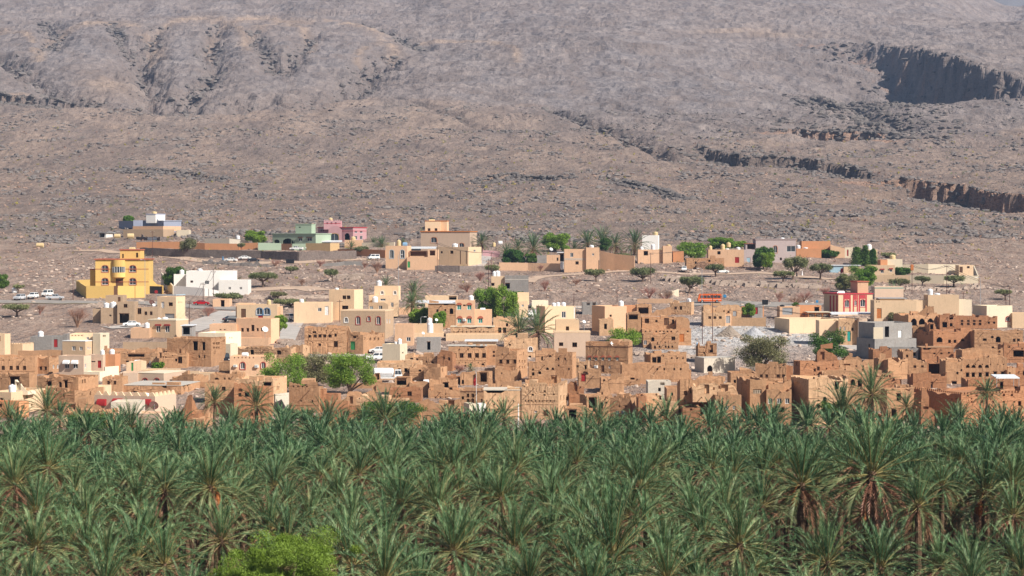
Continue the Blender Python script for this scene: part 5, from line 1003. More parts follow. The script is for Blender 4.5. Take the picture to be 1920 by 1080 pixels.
H('tan house with two white tanks behind the arched mud arcade', 'tan', [(1740, 1798, 553, 592, 0, '', {}), (1717, 1741, 563, 592, 0, '', dict(dy=1)), (1705, 1718, 563, 592, 0, '', dict(dy=1, m='orange')), (1798, 1822, 562, 592, 0, '', dict(dy=1, m='cream'))], 'w 1739 541 10 11;w 1754 571 11 12', 'tan house behind the mud arcade')  # narrow orange block is a shadow side, shade put into its colour
H('cream house with an orange-arched window at the right', 'tan', [(1850, 1898, 573, 615, -16, 'Ar 1886 594 7 8', dict(d=7, m='cream')), (1898, 1945, 587, 620, 0, '', dict(dy=1, m='tan'))])
H('mud arcade house with three dark arches', 'mud', [(1703, 1762, 589, 618, -18, 'P 1708,1723,1739 597 11 14', dict(nh=1, d=8)), (1720, 1752, 576, 592, 0, '', dict(dy=4, top='1720 589;1734 577;1742 572;1750 574;1752 590', d=4))])
H('ruined mud house with beams and rows of small windows', 'mudr', [(1762, 1792, 592, 618, 0, 'o 1767 604 9 10;o 1780 594 7 5;h 1781 606 5 6', dict(top='1762 592;1775 590;1792 588')), (1792, 1870, 593, 620, 0, 'd 1801,1813,1824,1835 600 5 4;d 1801,1813,1824,1835 605 5 5;h 1852,1862 603 4 4', dict(dy=1, nh=1))], cat='ruin', name='mud_ruin')
H('peach house with a small teal door beside the pole', 'peach', [(1572, 1609, 601, 648, 0, 'w 1574,1582 612 3 8;Dt 1589 621 6 19', dict(m='mudl')), (1536, 1573, 601, 630, 0, '', dict(dy=3, m='tan')), (1609, 1626, 597, 652, 0, 'h 1611 626 6 7', dict(dy=-1, main=1, m='beige'))])
H('unfinished grey blockwork house with a white door', 'grey', [(1640, 1718, 635, 674, -22, 'h 1628 645 3 12', dict(d=9)), (1640, 1710, 605, 637, -20, 'Dw 1684 619 7 14;h 1659 612 8 20', dict(dy=3, d=8)), (1638, 1656, 614, 636, 0, '', dict(dy=1.5, m='cream', d=1)), (1672, 1722, 653, 676, 0, 'o 1682 659 5 7;o 1711 661 6 6', dict(dy=-5, main=1))])
H('brown mud block left of the grey lower wing', 'mudr', [(1637, 1672, 654, 676, 0, '', dict(dy=-6))])
H('cream walled yard house with a dark left side', 'tan', [(1480, 1572, 598, 626, -17, '', dict(d=12, open=1))])
H('orange yard house with grey garage doors and a black tank', 'peach', [(1462, 1500, 575, 598, 0, 'DG 1467 577 19 13', {}), (1498, 1540, 573, 596, 0, 'o 1527 576 9 10', dict(dy=2, m='orange'))], 'k 1456 578 9 9', 'orange yard house')
H('orange lattice shade frame beside the crimson house', 'ow', [(1515, 1557, 586, 600, 0, 'N 1517,1530,1543 588 11 10', dict(corn='cream', cw=.2, ch=.15, j=0))], cat='shelter', name='shelter')
# --- right, lower
H('mud house corner with a black doorway below the arcade', 'mud', [(1712, 1755, 612, 650, 0, 'h 1717 621 4 3;o 1717 634 8 10', {})])
H('wide mud house with an arched dark window', 'mudr', [(1750, 1827, 619, 655, -22, 'P 1756 632 11 10;h 1778,1788 637 5 6;h 1802 636 6 4', dict(d=9)), (1743, 1752, 606, 622, 0, 'o 1744 608 6 10', dict(dy=1))])
H('long mud house with green plants at its windows, right edge', 'mudr', [(1827, 1918, 619, 655, 0, 'h 1843 635 7 4;h 1858 630 5 4;a 1867 631 9 11;d 1899,1907 635 5 6', dict(m='mud', band=('mud', 623)))])
H('mud house with a shadowed wide opening at the right edge', 'mudr', [(1882, 1940, 647, 680, 0, 'o 1900 657 20 12;h 1889 648 5 4', {})])
H('red-brown mud house with three square holes', 'mudr', [(1728, 1788, 652, 680, 0, 'h 1750,1763 661 4 3;h 1777 660 4 3', dict(nh=1, corn='mud', cw=.02, ch=.1)), (1788, 1803, 655, 690, 0, '', dict(dy=-1, top='1788 664;1792 656;1800 656;1803 664'))])
H('mud house with four arched openings over six square windows', 'mud', [(1805, 1888, 670, 716, 0, 'P 1811,1822,1834,1847 684 7 6;o 1811,1822,1835 699 6 8;o 1848 698 6 8;o 1863 697 6 7;o 1877 697 6 7;h 1815,1828,1841,1856,1870,1880 682 2 2', dict(nh=1)), (1804, 1881, 653, 672, 0, 'h 1872 657 4 4', dict(dy=3, open=1, roof=2, top='1804 655;1815 652;1880 652;1881 658'))])
H('mud house with stacked small windows right of the arched-opening house', 'mud', [(1889, 1904, 690, 718, 0, 'h 1891 698 4 3;h 1891 703 4 4', {}), (1904, 1945, 686, 720, 0, 'o 1918 696 8 8', dict(dy=1, top='1904 690;1915 684;1945 682', m='mudr'))])
H('gable-shaped mud ruin with a dark niche left of the bushy tree', 'mudr', [(1500, 1573, 676, 712, -9, 'h 1548 690 3 3;h 1560 683 3 3', dict(m='mudr', open=1, roof=1)), (1532, 1573, 651, 682, 0, 'o 1538 660 8 14', dict(dy=3, top='1528 660;1536 650;1541 650;1548 657;1560 662;1568 668;1573 680', d=4))], cat='ruin', name='mud_ruin')
H('long mud wall ruin with a dark slot', 'mud', [(1573, 1660, 675, 706, 0, 'h 1582 682 12 3;h 1558,1572,1604,1617 685 3 3;h 1583,1616 692 3 3', dict(open=1, roof=1, top='1560 675;1600 673;1640 674;1650 682;1660 690')), (1584, 1616, 664, 680, 0, '', dict(dy=5, top='1584 672;1592 665;1608 664;1616 674', d=4))], cat='ruin', name='mud_ruin')
H('jagged mud tower house in the right middle', 'mud', [(1665, 1702, 673, 712, -18, '', dict(open=1, roof=1)), (1647, 1661, 661, 684, 0, '', dict(dy=2, top='1647 680;1649 664;1655 660;1660 664;1661 672', rt=.4, d=3)), (1693, 1712, 657, 680, 0, 'h 1699 665 4 5', dict(dy=4))], cat='ruin', name='mud_ruin')
H('mud house with two tiny windows beside a shadowed recess', 'mud', [(1703, 1738, 679, 705, 0, 'd 1713 685 5 5;d 1727 685 5 4', {}), (1738, 1774, 680, 705, 0, 'o 1741 682 30 19', dict(dy=1.5, top='1738 676;1774 676', m='mudr'))])
H('tall blank mud wall house with one torn opening', 'mudl', [(1773, 1806, 675, 720, 0, 'o 1785 715 9 7;h 1801 692 3 4;a 1793 697 4 5', dict(m='mud', nh=1))])
H('low mud ruins with open rooms in the right middle', 'mudr', [(1712, 1775, 700, 728, 0, '', dict(open=1, roof=1.2, top='1712 700;1745 698;1746 706;1775 698')), (1655, 1690, 711, 735, 0, 'o 1688 710 3 12', dict(dy=-3, open=1, roof=1)), (1715, 1745, 712, 738, 0, '', dict(dy=-6, main=1, open=1, top='1715 726;1722 712;1728 716;1745 714', roof=1))], cat='ruin', name='mud_ruin')
H('low mud wall with a row of cut-out notches', 'mud', [(1545, 1675, 697, 716, 0, 'h 1647,1652,1657,1662,1667 703 3 4', dict(rt=.3, open=1, roof=.9))], cat='ruin', name='mud_ruin')
H('pale mud house with carved triangle reliefs and tall arched doors', 'mudl', [(1516, 1590, 710, 800, -20, 'o 1565 716 8 14;P 1543 744 7 16;h 1534,1552 728 3 2;P 1530 757 7 9', dict(d=9, r=.35))])
H('mud house with two dark arches behind the tall palm', 'mud', [(1590, 1657, 706, 770, 0, 'P 1595 711 8 11;P 1608 711 8 14', {})])
H('mud house with an opening above the fallen walls', 'mud', [(1663, 1713, 730, 790, -6, 'o 1681 738 8 13', {}), (1712, 1727, 735, 800, 0, 'o 1714 740 8 20', dict(dy=1, m='mudr'))])
H('broken mud wall stubs beside the deep red wall', 'mudr', [(1727, 1752, 760, 812, 0, 'h 1731 762 10 5', dict(top='1727 748;1734 750;1740 762;1752 768', open=1, roof=1)), (1728, 1742, 728, 765, 0, '', dict(dy=4, top='1728 726;1736 728;1742 744'))], cat='ruin', name='mud_ruin')
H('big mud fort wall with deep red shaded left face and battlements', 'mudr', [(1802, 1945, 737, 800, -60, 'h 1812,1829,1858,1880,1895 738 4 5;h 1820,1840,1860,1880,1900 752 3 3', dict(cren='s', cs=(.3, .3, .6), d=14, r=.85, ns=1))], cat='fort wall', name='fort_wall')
H('mud terrace house with a torn white canopy behind the fort wall', 'mud', [(1815, 1945, 712, 745, 0, 'o 1875 716 6 14;h 1835,1850 722 3 4', dict(corn=None) if False else dict(top='1815 712;1860 710;1945 709', m='mudr'))])
H('mud house filling the gap behind the big central house', 'mudr', [(1486, 1512, 712, 740, 0, '', dict(top='1486 722;1495 712;1512 716'))])
H('small mud house right of the fort, low in the palms', 'mud', [(1060, 1100, 765, 800, 0, 'o 1067 768 14 20', dict(ns=1))])
H('mud house stub rising between the palms left of the white block', 'mudr', [(560, 625, 775, 806, 0, 'h 580 785 4 4', dict(top='560 784;585 782;600 776;625 779'))], cat='ruin', name='mud_ruin')
H('small tan hut at the lower left above the palms', 'mud', [(345, 384, 790, 822, 0, 'h 357 797 4 3', {})], cat='hut', name='hut')
H('mud house hidden low behind the palms in the centre', 'mudr', [(1225, 1290, 782, 812, 0, 'h 1240 790 5 4', dict(top='1225 790;1240 784;1260 788;1290 783'))], cat='ruin', name='mud_ruin')
H('low mud house between the slotted mud roof and the cistern', 'mudl', [(265, 330, 694, 712, 0, '', dict(m='tan'))])
H('mud house with flat roof left of the round green trees', 'mud', [(452, 500, 722, 750, 0, '', {})])
# ---------------------------------------------------------------- plain low houses that close the crowded quarters
def filler():
    m = np.zeros((1080, 1920), bool); r = random.Random(5); info = []
    for h in HS:
        for b in h['blocks']:
            s = FPX/b['Y']; x0, x1 = int(max(0, b['x0'])), int(min(1920, b['x1'])); y0 = int(b['yt']); y1 = int(HZ-(b['O'][2]+.6)/b['Y']*FPX)
            if x1 > x0: m[max(0, y0):y1+2, x0:x1] = True
        info.append(((h['blocks'][0]['x0']+h['blocks'][0]['x1'])/2, h['blocks'][0]['yt'], h))
    for x0, y0, x1, y1 in [(480, 600, 706, 742), (690, 640, 745, 720), (1290, 560, 1512, 706), (1505, 600, 1645, 690), (1180, 652, 1310, 680), (505, 735, 600, 800), (0, 560, 250, 655), (0, 560, 1920, 612), (330, 600, 400, 634), (838, 685, 856, 705), (0, 796, 1920, 1080), (985, 600, 1040, 660)]: m[y0:y1, x0:x1] = True
    used = set(); n = 0
    for y in range(655, 796):
        x = 0
        while x < 1900:
            if m[y, x]: x += 1; continue
            e = x
            while e < 1919 and not m[y, e] and e-x < 90: e += 1
            if e-x >= 12:
                c = (x+e)//2; k = y
                while k < 800 and not m[k, c] and k-y < 42: k += 1
                if k-y >= 5:
                    x0 = x-r.uniform(2, 8); x1 = e+r.uniform(2, 8); yb = k+r.uniform(7, 12); mat = r.choice(['mud', 'mud', 'mudl', 'mudr'] if x > 560 else ['mud', 'mudl', 'tan', 'mud'])
                    cand = sorted(info, key=lambda q: abs(q[0]-c)+2*abs(q[1]-yb)); nb = None
                    for q in cand:
                        if id(q[2]) not in used and q[1] > y-12: nb = q[2]; used.add(id(nb)); break
                    if nb is None: nb = cand[0][2]
                    lab = ' '.join((r.choice(['plain low', 'small plain', 'low flat'])+(' tan' if mat == 'tan' else ' mud')+' house behind the '+nb['short']).split()[:16])
                    w = x1-x0; ws = ''
                    if w > 26: ws = ';'.join(f"{r.choice('hhdo')} {x0+w*f+r.uniform(-3, 3):.0f} {y+r.uniform(5, 9):.0f} {r.randint(3, 6)} {r.randint(4, 9)}" for f in ([.3, .7] if w < 50 else [.2, .45, .75]))
                    mid = x0+w*r.uniform(.3, .7); a, b_ = r.uniform(-3, 3), r.uniform(-3, 3)
                    top = f"{x0:.0f} {y-1+a:.1f};{mid:.0f} {y-1+a:.1f};{mid+1:.0f} {y-1+b_:.1f};{x1:.0f} {y-1+b_:.1f}"
                    house(lab, mat, [(x0, x1, y-2, yb, r.choice([0, 4, 6]) if w > 20 else 0, ws, dict(top=top, roof=.5))], group='plain mud houses of the old quarter', cat='house'); n += 1
                    m[y-3:int(yb), int(max(0, x0)):int(min(1920, x1))] = True
            x = e+1
    print('fillers', n)
filler()
# ================================================================ date palms
def frond_arr(az, e0, L, droop, nst, lw, ll, r, twist=0.0):
    """leaflet triangles of one frond; returns (K,3,3) and the rachis points"""
    t = np.linspace(0, 1, nst+1); e = e0-droop*t**1.6
    de = np.cos(e); dz = np.sin(e); ds = L/nst
    rr_ = np.concatenate([[0], np.cumsum(de[:-1]*ds)]); zz = np.concatenate([[0], np.cumsum(dz[:-1]*ds)])
    ca, sa = math.cos(az), math.sin(az)
    Pt = np.stack([rr_*ca, rr_*sa, zz], 1); D = np.stack([de*ca, de*sa, dz], 1); Sd = np.array((-sa, ca, 0.)); Up = np.cross(Sd, D)*-1
    Up = np.stack([-dz*ca, -dz*sa, de], 1)
    k0 = max(1, int(nst*.14)); tri = []
    tt = t[k0:]; prf = (np.sin(np.clip((tt-.05)/.95, 0, 1)*math.pi*.86+.32)**.7)*ll
    for s in (-1, 1):
        n = len(tt); a = np.radians(36-16*tt)+r.uniform(-.1, .1, n); lift = r.uniform(.12, .5, n)
        d = D[k0:]*np.cos(a)[:, None]+(Sd*s)[None]*np.sin(a)[:, None]+Up[k0:]*lift[:, None]
        d /= np.linalg.norm(d, axis=1)[:, None]; b = Pt[k0:]; l = prf*r.uniform(.85, 1.1, n)
        tip = b+d*l[:, None]; tip[:, 2] -= l*.08
        w = D[k0:]*lw*.5
        tri.append(np.stack([b-w, b+w, tip], 1))
    return np.concatenate(tri), Pt
def rachis_arr(Pt, w0):
    """flat-sided tapering stalk as triangles"""
    n = len(Pt); out = []
    for off in ((1, 0, 0), (0, 1, 0), (0, 0, 1)):
        o = np.array(off)*w0
        for i in range(0, n-1, 2):
            j = min(n-1, i+2); f = 1-i/n; g = 1-j/n
            out += [[Pt[i]-o*f, Pt[i]+o*f, Pt[j]+o*g*.8], [Pt[i]-o*f, Pt[j]+o*g*.8, Pt[j]-o*g*.8]]
    return np.array(out)
def crown_arrays(seed, nf, nst, lw, ll, hi, wide=1.0, dry=10):
    r = np.random.RandomState(seed); G_ = []; O_ = []; R_ = []; Dd = []; ga = 2.399963
    for i in range(nf):
        t = (i+.5)/nf; az = i*ga+r.uniform(-.25, .25)
        e0 = math.radians(85-116*t**1.1+r.uniform(-9, 9)); L = (2.75+.9*math.sin(t*math.pi))*r.uniform(.85, 1.1)*wide
        tr, pt = frond_arr(az, e0, L, math.radians(20+58*t)*r.uniform(.7, 1.3), nst, lw, ll, r)
        o = np.array((math.cos(az)*.16, math.sin(az)*.16, .25-.45*t)); (O_ if t > .62 and r.rand() < .75 or r.rand() < .06 else G_).append(tr+o)
        if nst > 12: R_.append(rachis_arr(pt+o, .035))
    for i in range(dry):
        az = r.uniform(0, 6.28); e0 = math.radians(r.uniform(-55, -5)); L = r.uniform(2.2, 3.1)
        tr, pt = frond_arr(az, e0, L, math.radians(55), max(8, nst//2), lw*1.2, ll*.6, r)
        o = np.array((math.cos(az)*.2, math.sin(az)*.2, -.35)); Dd.append(tr+o)
        Dd.append(rachis_arr(pt+o, .05))
    g = np.concatenate(G_); rc = np.concatenate(R_) if R_ else np.zeros((0, 3, 3)); d = np.concatenate(Dd) if Dd else np.zeros((0, 3, 3))
    return g, np.concatenate(O_), rc, d
def tri_mesh(name, parts, mats):
    v = np.concatenate(parts).reshape(-1, 3); mi = np.concatenate([np.full(len(p), i) for i, p in enumerate(parts)]); f = np.arange(len(v)).reshape(-1, 3)
    return npmesh(name, v, f, mats, mi)
M['rachis'] = plain('palm_stalk', (.3, .25, .1), .6)
def trunk_mesh():
    mb = MB(); pr = []; r = random.Random(4)
    for k in range(15):
        z = k/14; pr += [(.21+.05*r.random()+(.06 if k % 2 else 0)-(0.02*z), z)]
    pr[0] = (.34, 0); mb.lathe(pr, n=9); return mb.mesh('palm_trunk', [M['palmtrunk']])
TR = trunk_mesh()
NV = 6; HI = []; LOD = []
for k in range(NV):
    g, og, rc, d = crown_arrays(100+k, 42+2*k, 30, .09, .56, True, dry=30 if k % 2 else 14)
    HI.append((tri_mesh('palm_crown', [g, og, rc], [M['palm'], M['palmold'], M['rachis']]), tri_mesh('dry_fronds', [d], [M['palmdry']])))
g0 = [crown_arrays(200+k, 30, 14, .24, .62, False, dry=6) for k in range(3)]
def date_mesh():
    mb = MB(); mb.tube([(0, 0, 0), (.25, 0, .1), (.5, 0, -.25), (.55, 0, -.5), (.56, 0, -.8), (.56, 0, -1.15), (.56, 0, -1.3)], [.03, .03, .04, .16, .22, .15, .03], 9)
    return mb.mesh('date_cluster', [M['date']])
DM = date_mesh()
PLIST = []
def palm(x, y, z, h, scale, label, group, rz=None, v=None, dates=None, dry=True):
    t = empty('date_palm', (x, y, z), rnd.uniform(0, 6.28) if rz is None else rz); tag(t, label, 'palm tree', group)
    t.scale = (scale,)*3; hh = h/scale; v = rnd.randrange(NV) if v is None else v
    a = ob('trunk', TR, t); a.scale = (1, 1, hh+.1)
    c = ob('crown', HI[v][0], t, (0, 0, hh)); c.rotation_euler = (rnd.uniform(-.12, .12), rnd.uniform(-.12, .12), 0); c.scale = (1, 1, rnd.uniform(.9, 1.12))
    if dry: ob('dry_fronds', HI[v][1], t, (0, 0, hh))
    if dates if dates is not None else rnd.random() < .07: [setattr(ob('date_cluster', DM, t, (0, 0, hh-.1)), 'rotation_euler', (0, 0, 1.7*k+rnd.random())) for k in range(2)]
    PLIST.append((x, y, scale)); return t
# palms one can single out, from crown centre and crown width in the photograph
def px_palm(x, yc, w, ybase=None, label=None, diam=6.6, group=None, dry=True, dates=None, Y=None):
    if ybase: g = ground(x, ybase); Yp = g[1]; sc_ = w*Yp/FPX/diam
    else:
        Yp = Y or diam*FPX/w; sc_ = w*Yp/FPX/diam
    c = P(x, yc, Yp); zb = zat(c[0], Yp)
    h = max(.5, c[2]-zb); return palm(c[0], Yp, zb, h, sc_, label, group, dry=dry, dates=dates)
for a in [
    (1635, 742, 92, 'tall slender date palm rising over the mud ruins at the right', 322, True), (1580, 775, 100, 'date palm with star-shaped pale fronds left of the tall slender palm', 318, True),
    (1850, 742, 62, 'thin yellowish date palm in front of the fort wall', 324, False), (1700, 765, 55, 'yellow-green small date palm right of the tall slender palm', 325, True),
    (402, 756, 62, 'left palm of the pair in front of the mud house with arched windows', 326, False), (481, 765, 76, 'right palm of the pair with a skirt of hanging tan fronds', 324, False),
    (438, 800, 76, 'date palm with orange fruit below the pair by the mud house', 312, True), (88, 772, 80, 'date palm before the low mud shed on the left', 320, False), (18, 790, 70, 'date palm in the left corner below the orange-tan house', 322, False),
    (615, 800, 92, 'date palm below the square brown mud house', 312, False), (722, 790, 100, 'date palm in front of the round dark green citrus tree', 300, False),
    (842, 790, 60, 'small date palm left of the white block with the flag', 322, False), (945, 785, 70, 'date palm right of the white block with the flag', 322, False), (915, 800, 60, 'date palm at the foot of the white block', 318, False),
    (1125, 795, 84, 'date palm below the mud house with the wide hanging opening', 312, False), (1250, 790, 84, 'date palm below the stepped mud wall house', 318, False), (1450, 798, 84, 'date palm below the tall red-sided house', 314, False),
    (1345, 810, 80, 'date palm below the big central mud house', 312, False), (245, 805, 90, 'date palm below the beige terrace block', 308, False), (1790, 790, 70, 'date palm below the long fort wall', 320, False), (1880, 800, 84, 'date palm at the right end of the fort wall', 312, False)]:
    px_palm(a[0], a[1]-3, a[2]*1.22, label=a[3], Y=a[4], dates=a[5])
for x, yc, w, Yp, lb, dt in [
    (1635, 888, 235, 165, 'big front date palm with broad brown skirt, right of centre', False), (1503, 908, 190, 166, 'front date palm with hanging pale fronds left of the broad skirted palm', True), (1722, 948, 150, 162, 'slim front date palm with rusty dead fronds on its right', False),
    (1848, 925, 185, 172, 'front date palm with red fruit bunches near the right edge', True), (727, 1018, 185, 150, 'front palm with long bare brown stalks hanging, left of centre', False), (868, 1030, 185, 148, 'front palm with a reddish heart of dead stalks in the middle', False),
    (1035, 1020, 180, 150, 'front palm with a cluster of pale dead fronds under its crown', False), (785, 925, 130, 200, 'palm with a brown bare collar of dead fronds in mid grove', False), (1150, 1045, 250, 135, 'big front palm with silvery arching fronds', False),
    (570, 905, 120, 215, 'palm with an open reddish heart in the left middle of the grove', False), (900, 885, 110, 225, 'palm with a dark reddish centre in the middle of the grove', False)]:
    px_palm(x, yc, w*1.12, label=lb, Y=Yp, diam=w*Yp/FPX if False else 6.6, dates=dt)
# palms up in the village
for x, yb, yc, w, lb in [
    (903, 472, 448, 34, 'date palm at the right corner of the large beige house'), (951, 482, 470, 34, 'date palm behind the left of the citrus trees'), (971, 480, 458, 30, 'middle date palm behind the citrus trees'), (1000, 484, 460, 44, 'largest date palm behind the citrus trees'),
    (1102, 468, 450, 40, 'left palm of the two behind the grey-banded house'), (1130, 470, 447, 46, 'right palm of the two behind the grey-banded house'), (1077, 470, 462, 24, 'short palm left of the two behind the grey-banded house'),
    (1190, 478, 452, 44, 'palm in front of the blank white-grey block'), (1154, 478, 452, 34, 'yellowing palm left of the blank white-grey block'),
    (776, 582, 548, 42, 'palm with a pale trunk behind the brown plaster house'), (773, 596, 566, 36, 'low palm left of the brown plaster house'), (724, 540, 532, 30, 'small palm behind the house with the arched gable'),
    (974, 650, 616, 62, 'left palm of the twin palms in the village middle'), (1008, 655, 616, 66, 'right palm of the twin palms in the village middle'), (1676, 562, 550, 32, 'small palm before the turquoise-banded house'),
    (658, 468, 462, 22, 'tiny palm under the orange hut'), (700, 461, 455, 24, 'tiny palm left on the pale yellow garden wall'), (716, 463, 459, 26, 'tiny palm right on the pale yellow garden wall'), (882, 696, 690, 16, 'tiny palm in the yard below the five brown windows'), (755, 460, 456, 16, 'tiny palm beside the blue tank')]:
    px_palm(x, yc+(8 if yb < 490 else 4), w*1.5, ybase=yb, label=lb)
# the grove: the nearest as individuals, the rest as one mass
def grove():
    r = random.Random(21); pts = [(a, b, s*2.2) for a, b, s in PLIST if b < 330]; new = []
    Y = 118.0
    cells = {}
    def near(x, y, d):
        for i in (-1, 0, 1):
            for j in (-1, 0, 1):
                for (a, b, q) in cells.get((int(x//6)+i, int(y//6)+j), ()):
                    if math.hypot(a-x, b-y) < max(d, q): return True
        return False
    for p in pts: cells.setdefault((int(p[0]//6), int(p[1]//6)), []).append(p)
    for k in range(34000):
        y = 118+(328-118)*r.random()**.75; x = r.uniform(-.27, .27)*y*1.02
        d = (3.75 if y < 200 else 4.15)+.6*r.random()
        # clearing under the big skirted palms at the lower right, and open edge strips
        px = 960+FPX*x/y
        if 135 < y < 152 and 1440 < px < 1800: continue
        if y < 146 and 380 < px < 640: continue
        if near(x, y, d): continue
        cells.setdefault((int(x//6), int(y//6)), []).append((x, y, d)); new.append((x, y))
    new.sort(key=lambda q: q[1]); n_ind = 300-len(PLIST)
    for x, y in new[:n_ind]:
        z = zat(x, y); px = 960+FPX*x/y
        h = r.uniform(4.0, 8.4) if y > 150 else r.uniform(2.5, 6.5)
        if 960+FPX*x/y > 1400 and y < 160: h = min(h, r.uniform(1.5, 3.5))
        z_lab = 'date palm with blue-green fronds in the dense front of the grove' if y < 175 else 'date palm with blue-green fronds in the dense middle of the grove'
        palm(x, y, z, h, r.uniform(.74, 1.1), z_lab, 'date palms in the front of the grove' if y < 175 else 'date palms in the middle of the grove')
    V = []; MI = []
    tm = np.array(((-.2, 0, 0), (.2, 0, 0), (.15, 0, 1), (-.15, 0, 1)))
    for x, y in new[n_ind:]:
        z = zat(x, y); h = r.uniform(3.6, 6.6) if r.random() < .85 else r.uniform(6.6, 8.4)
        if y > 285: h = r.uniform(2.0, 3.8) if r.random() < .68 else r.uniform(4.8, 7.4)
        s = r.uniform(.88, 1.14); a = r.uniform(0, 6.28)
        ca, sa = math.cos(a), math.sin(a); Rm = np.array(((ca, -sa, 0), (sa, ca, 0), (0, 0, 1)))*s
        g, og, rc, d = g0[r.randrange(3)]; o = np.array((x, y, z+h))
        V.append(g@Rm.T+o); MI.append(np.zeros(len(g))); V.append(og@Rm.T+o); MI.append(np.full(len(og), 3)); V.append(d@Rm.T+o); MI.append(np.ones(len(d)))
        T = []
        for i in range(5):
            a0, a1 = i*1.2566, (i+1)*1.2566; q = .24
            A = [(x+q*math.cos(a0), y+q*math.sin(a0), z), (x+q*math.cos(a1), y+q*math.sin(a1), z), (x+q*.8*math.cos(a1), y+q*.8*math.sin(a1), z+h), (x+q*.8*math.cos(a0), y+q*.8*math.sin(a0), z+h)]
            T += [[A[0], A[1], A[2]], [A[0], A[2], A[3]]]
        V.append(np.array(T)); MI.append(np.full(10, 2))
    v = np.concatenate(V).reshape(-1, 3); f = np.arange(len(v)).reshape(-1, 3)
    me = npmesh('far_date_palms', v, f, [M['palm'], M['palmdry'], M['palmtrunk'], M['palmold']], np.concatenate(MI))
    tag(ob('far_date_palms', me), 'mass of smaller date palms filling the far half of the grove', 'palm trees', kind='stuff'); print('palms', len(new), len(PLIST))
grove()
# low undergrowth between the trunks
def under():
    N = 2600; y = 118+205*rs.rand(N)**.8; x = rs.uniform(-.27, .27, N)*y; z = Zf(x, y); s = .5+1.1*rs.rand(N); K = 26
    c = rs.normal(0, .4, (N, K, 3))*s[:, None, None]; c[..., 2] = np.abs(c[..., 2])*.9; c += np.stack([x, y, z], 1)[:, None]
    v = (c[:, :, None]+rs.normal(0, .16, (N, K, 3, 3))).reshape(-1, 3); f = np.arange(len(v)).reshape(-1, 3)
    tag(ob('undergrowth', npmesh('undergrowth', v, f, [M['palm'], M['bark']], np.repeat(rs.choice(2, N, p=[.75, .25]), K))), 'green and dry undergrowth between the palm trunks', 'undergrowth', kind='stuff')
under()
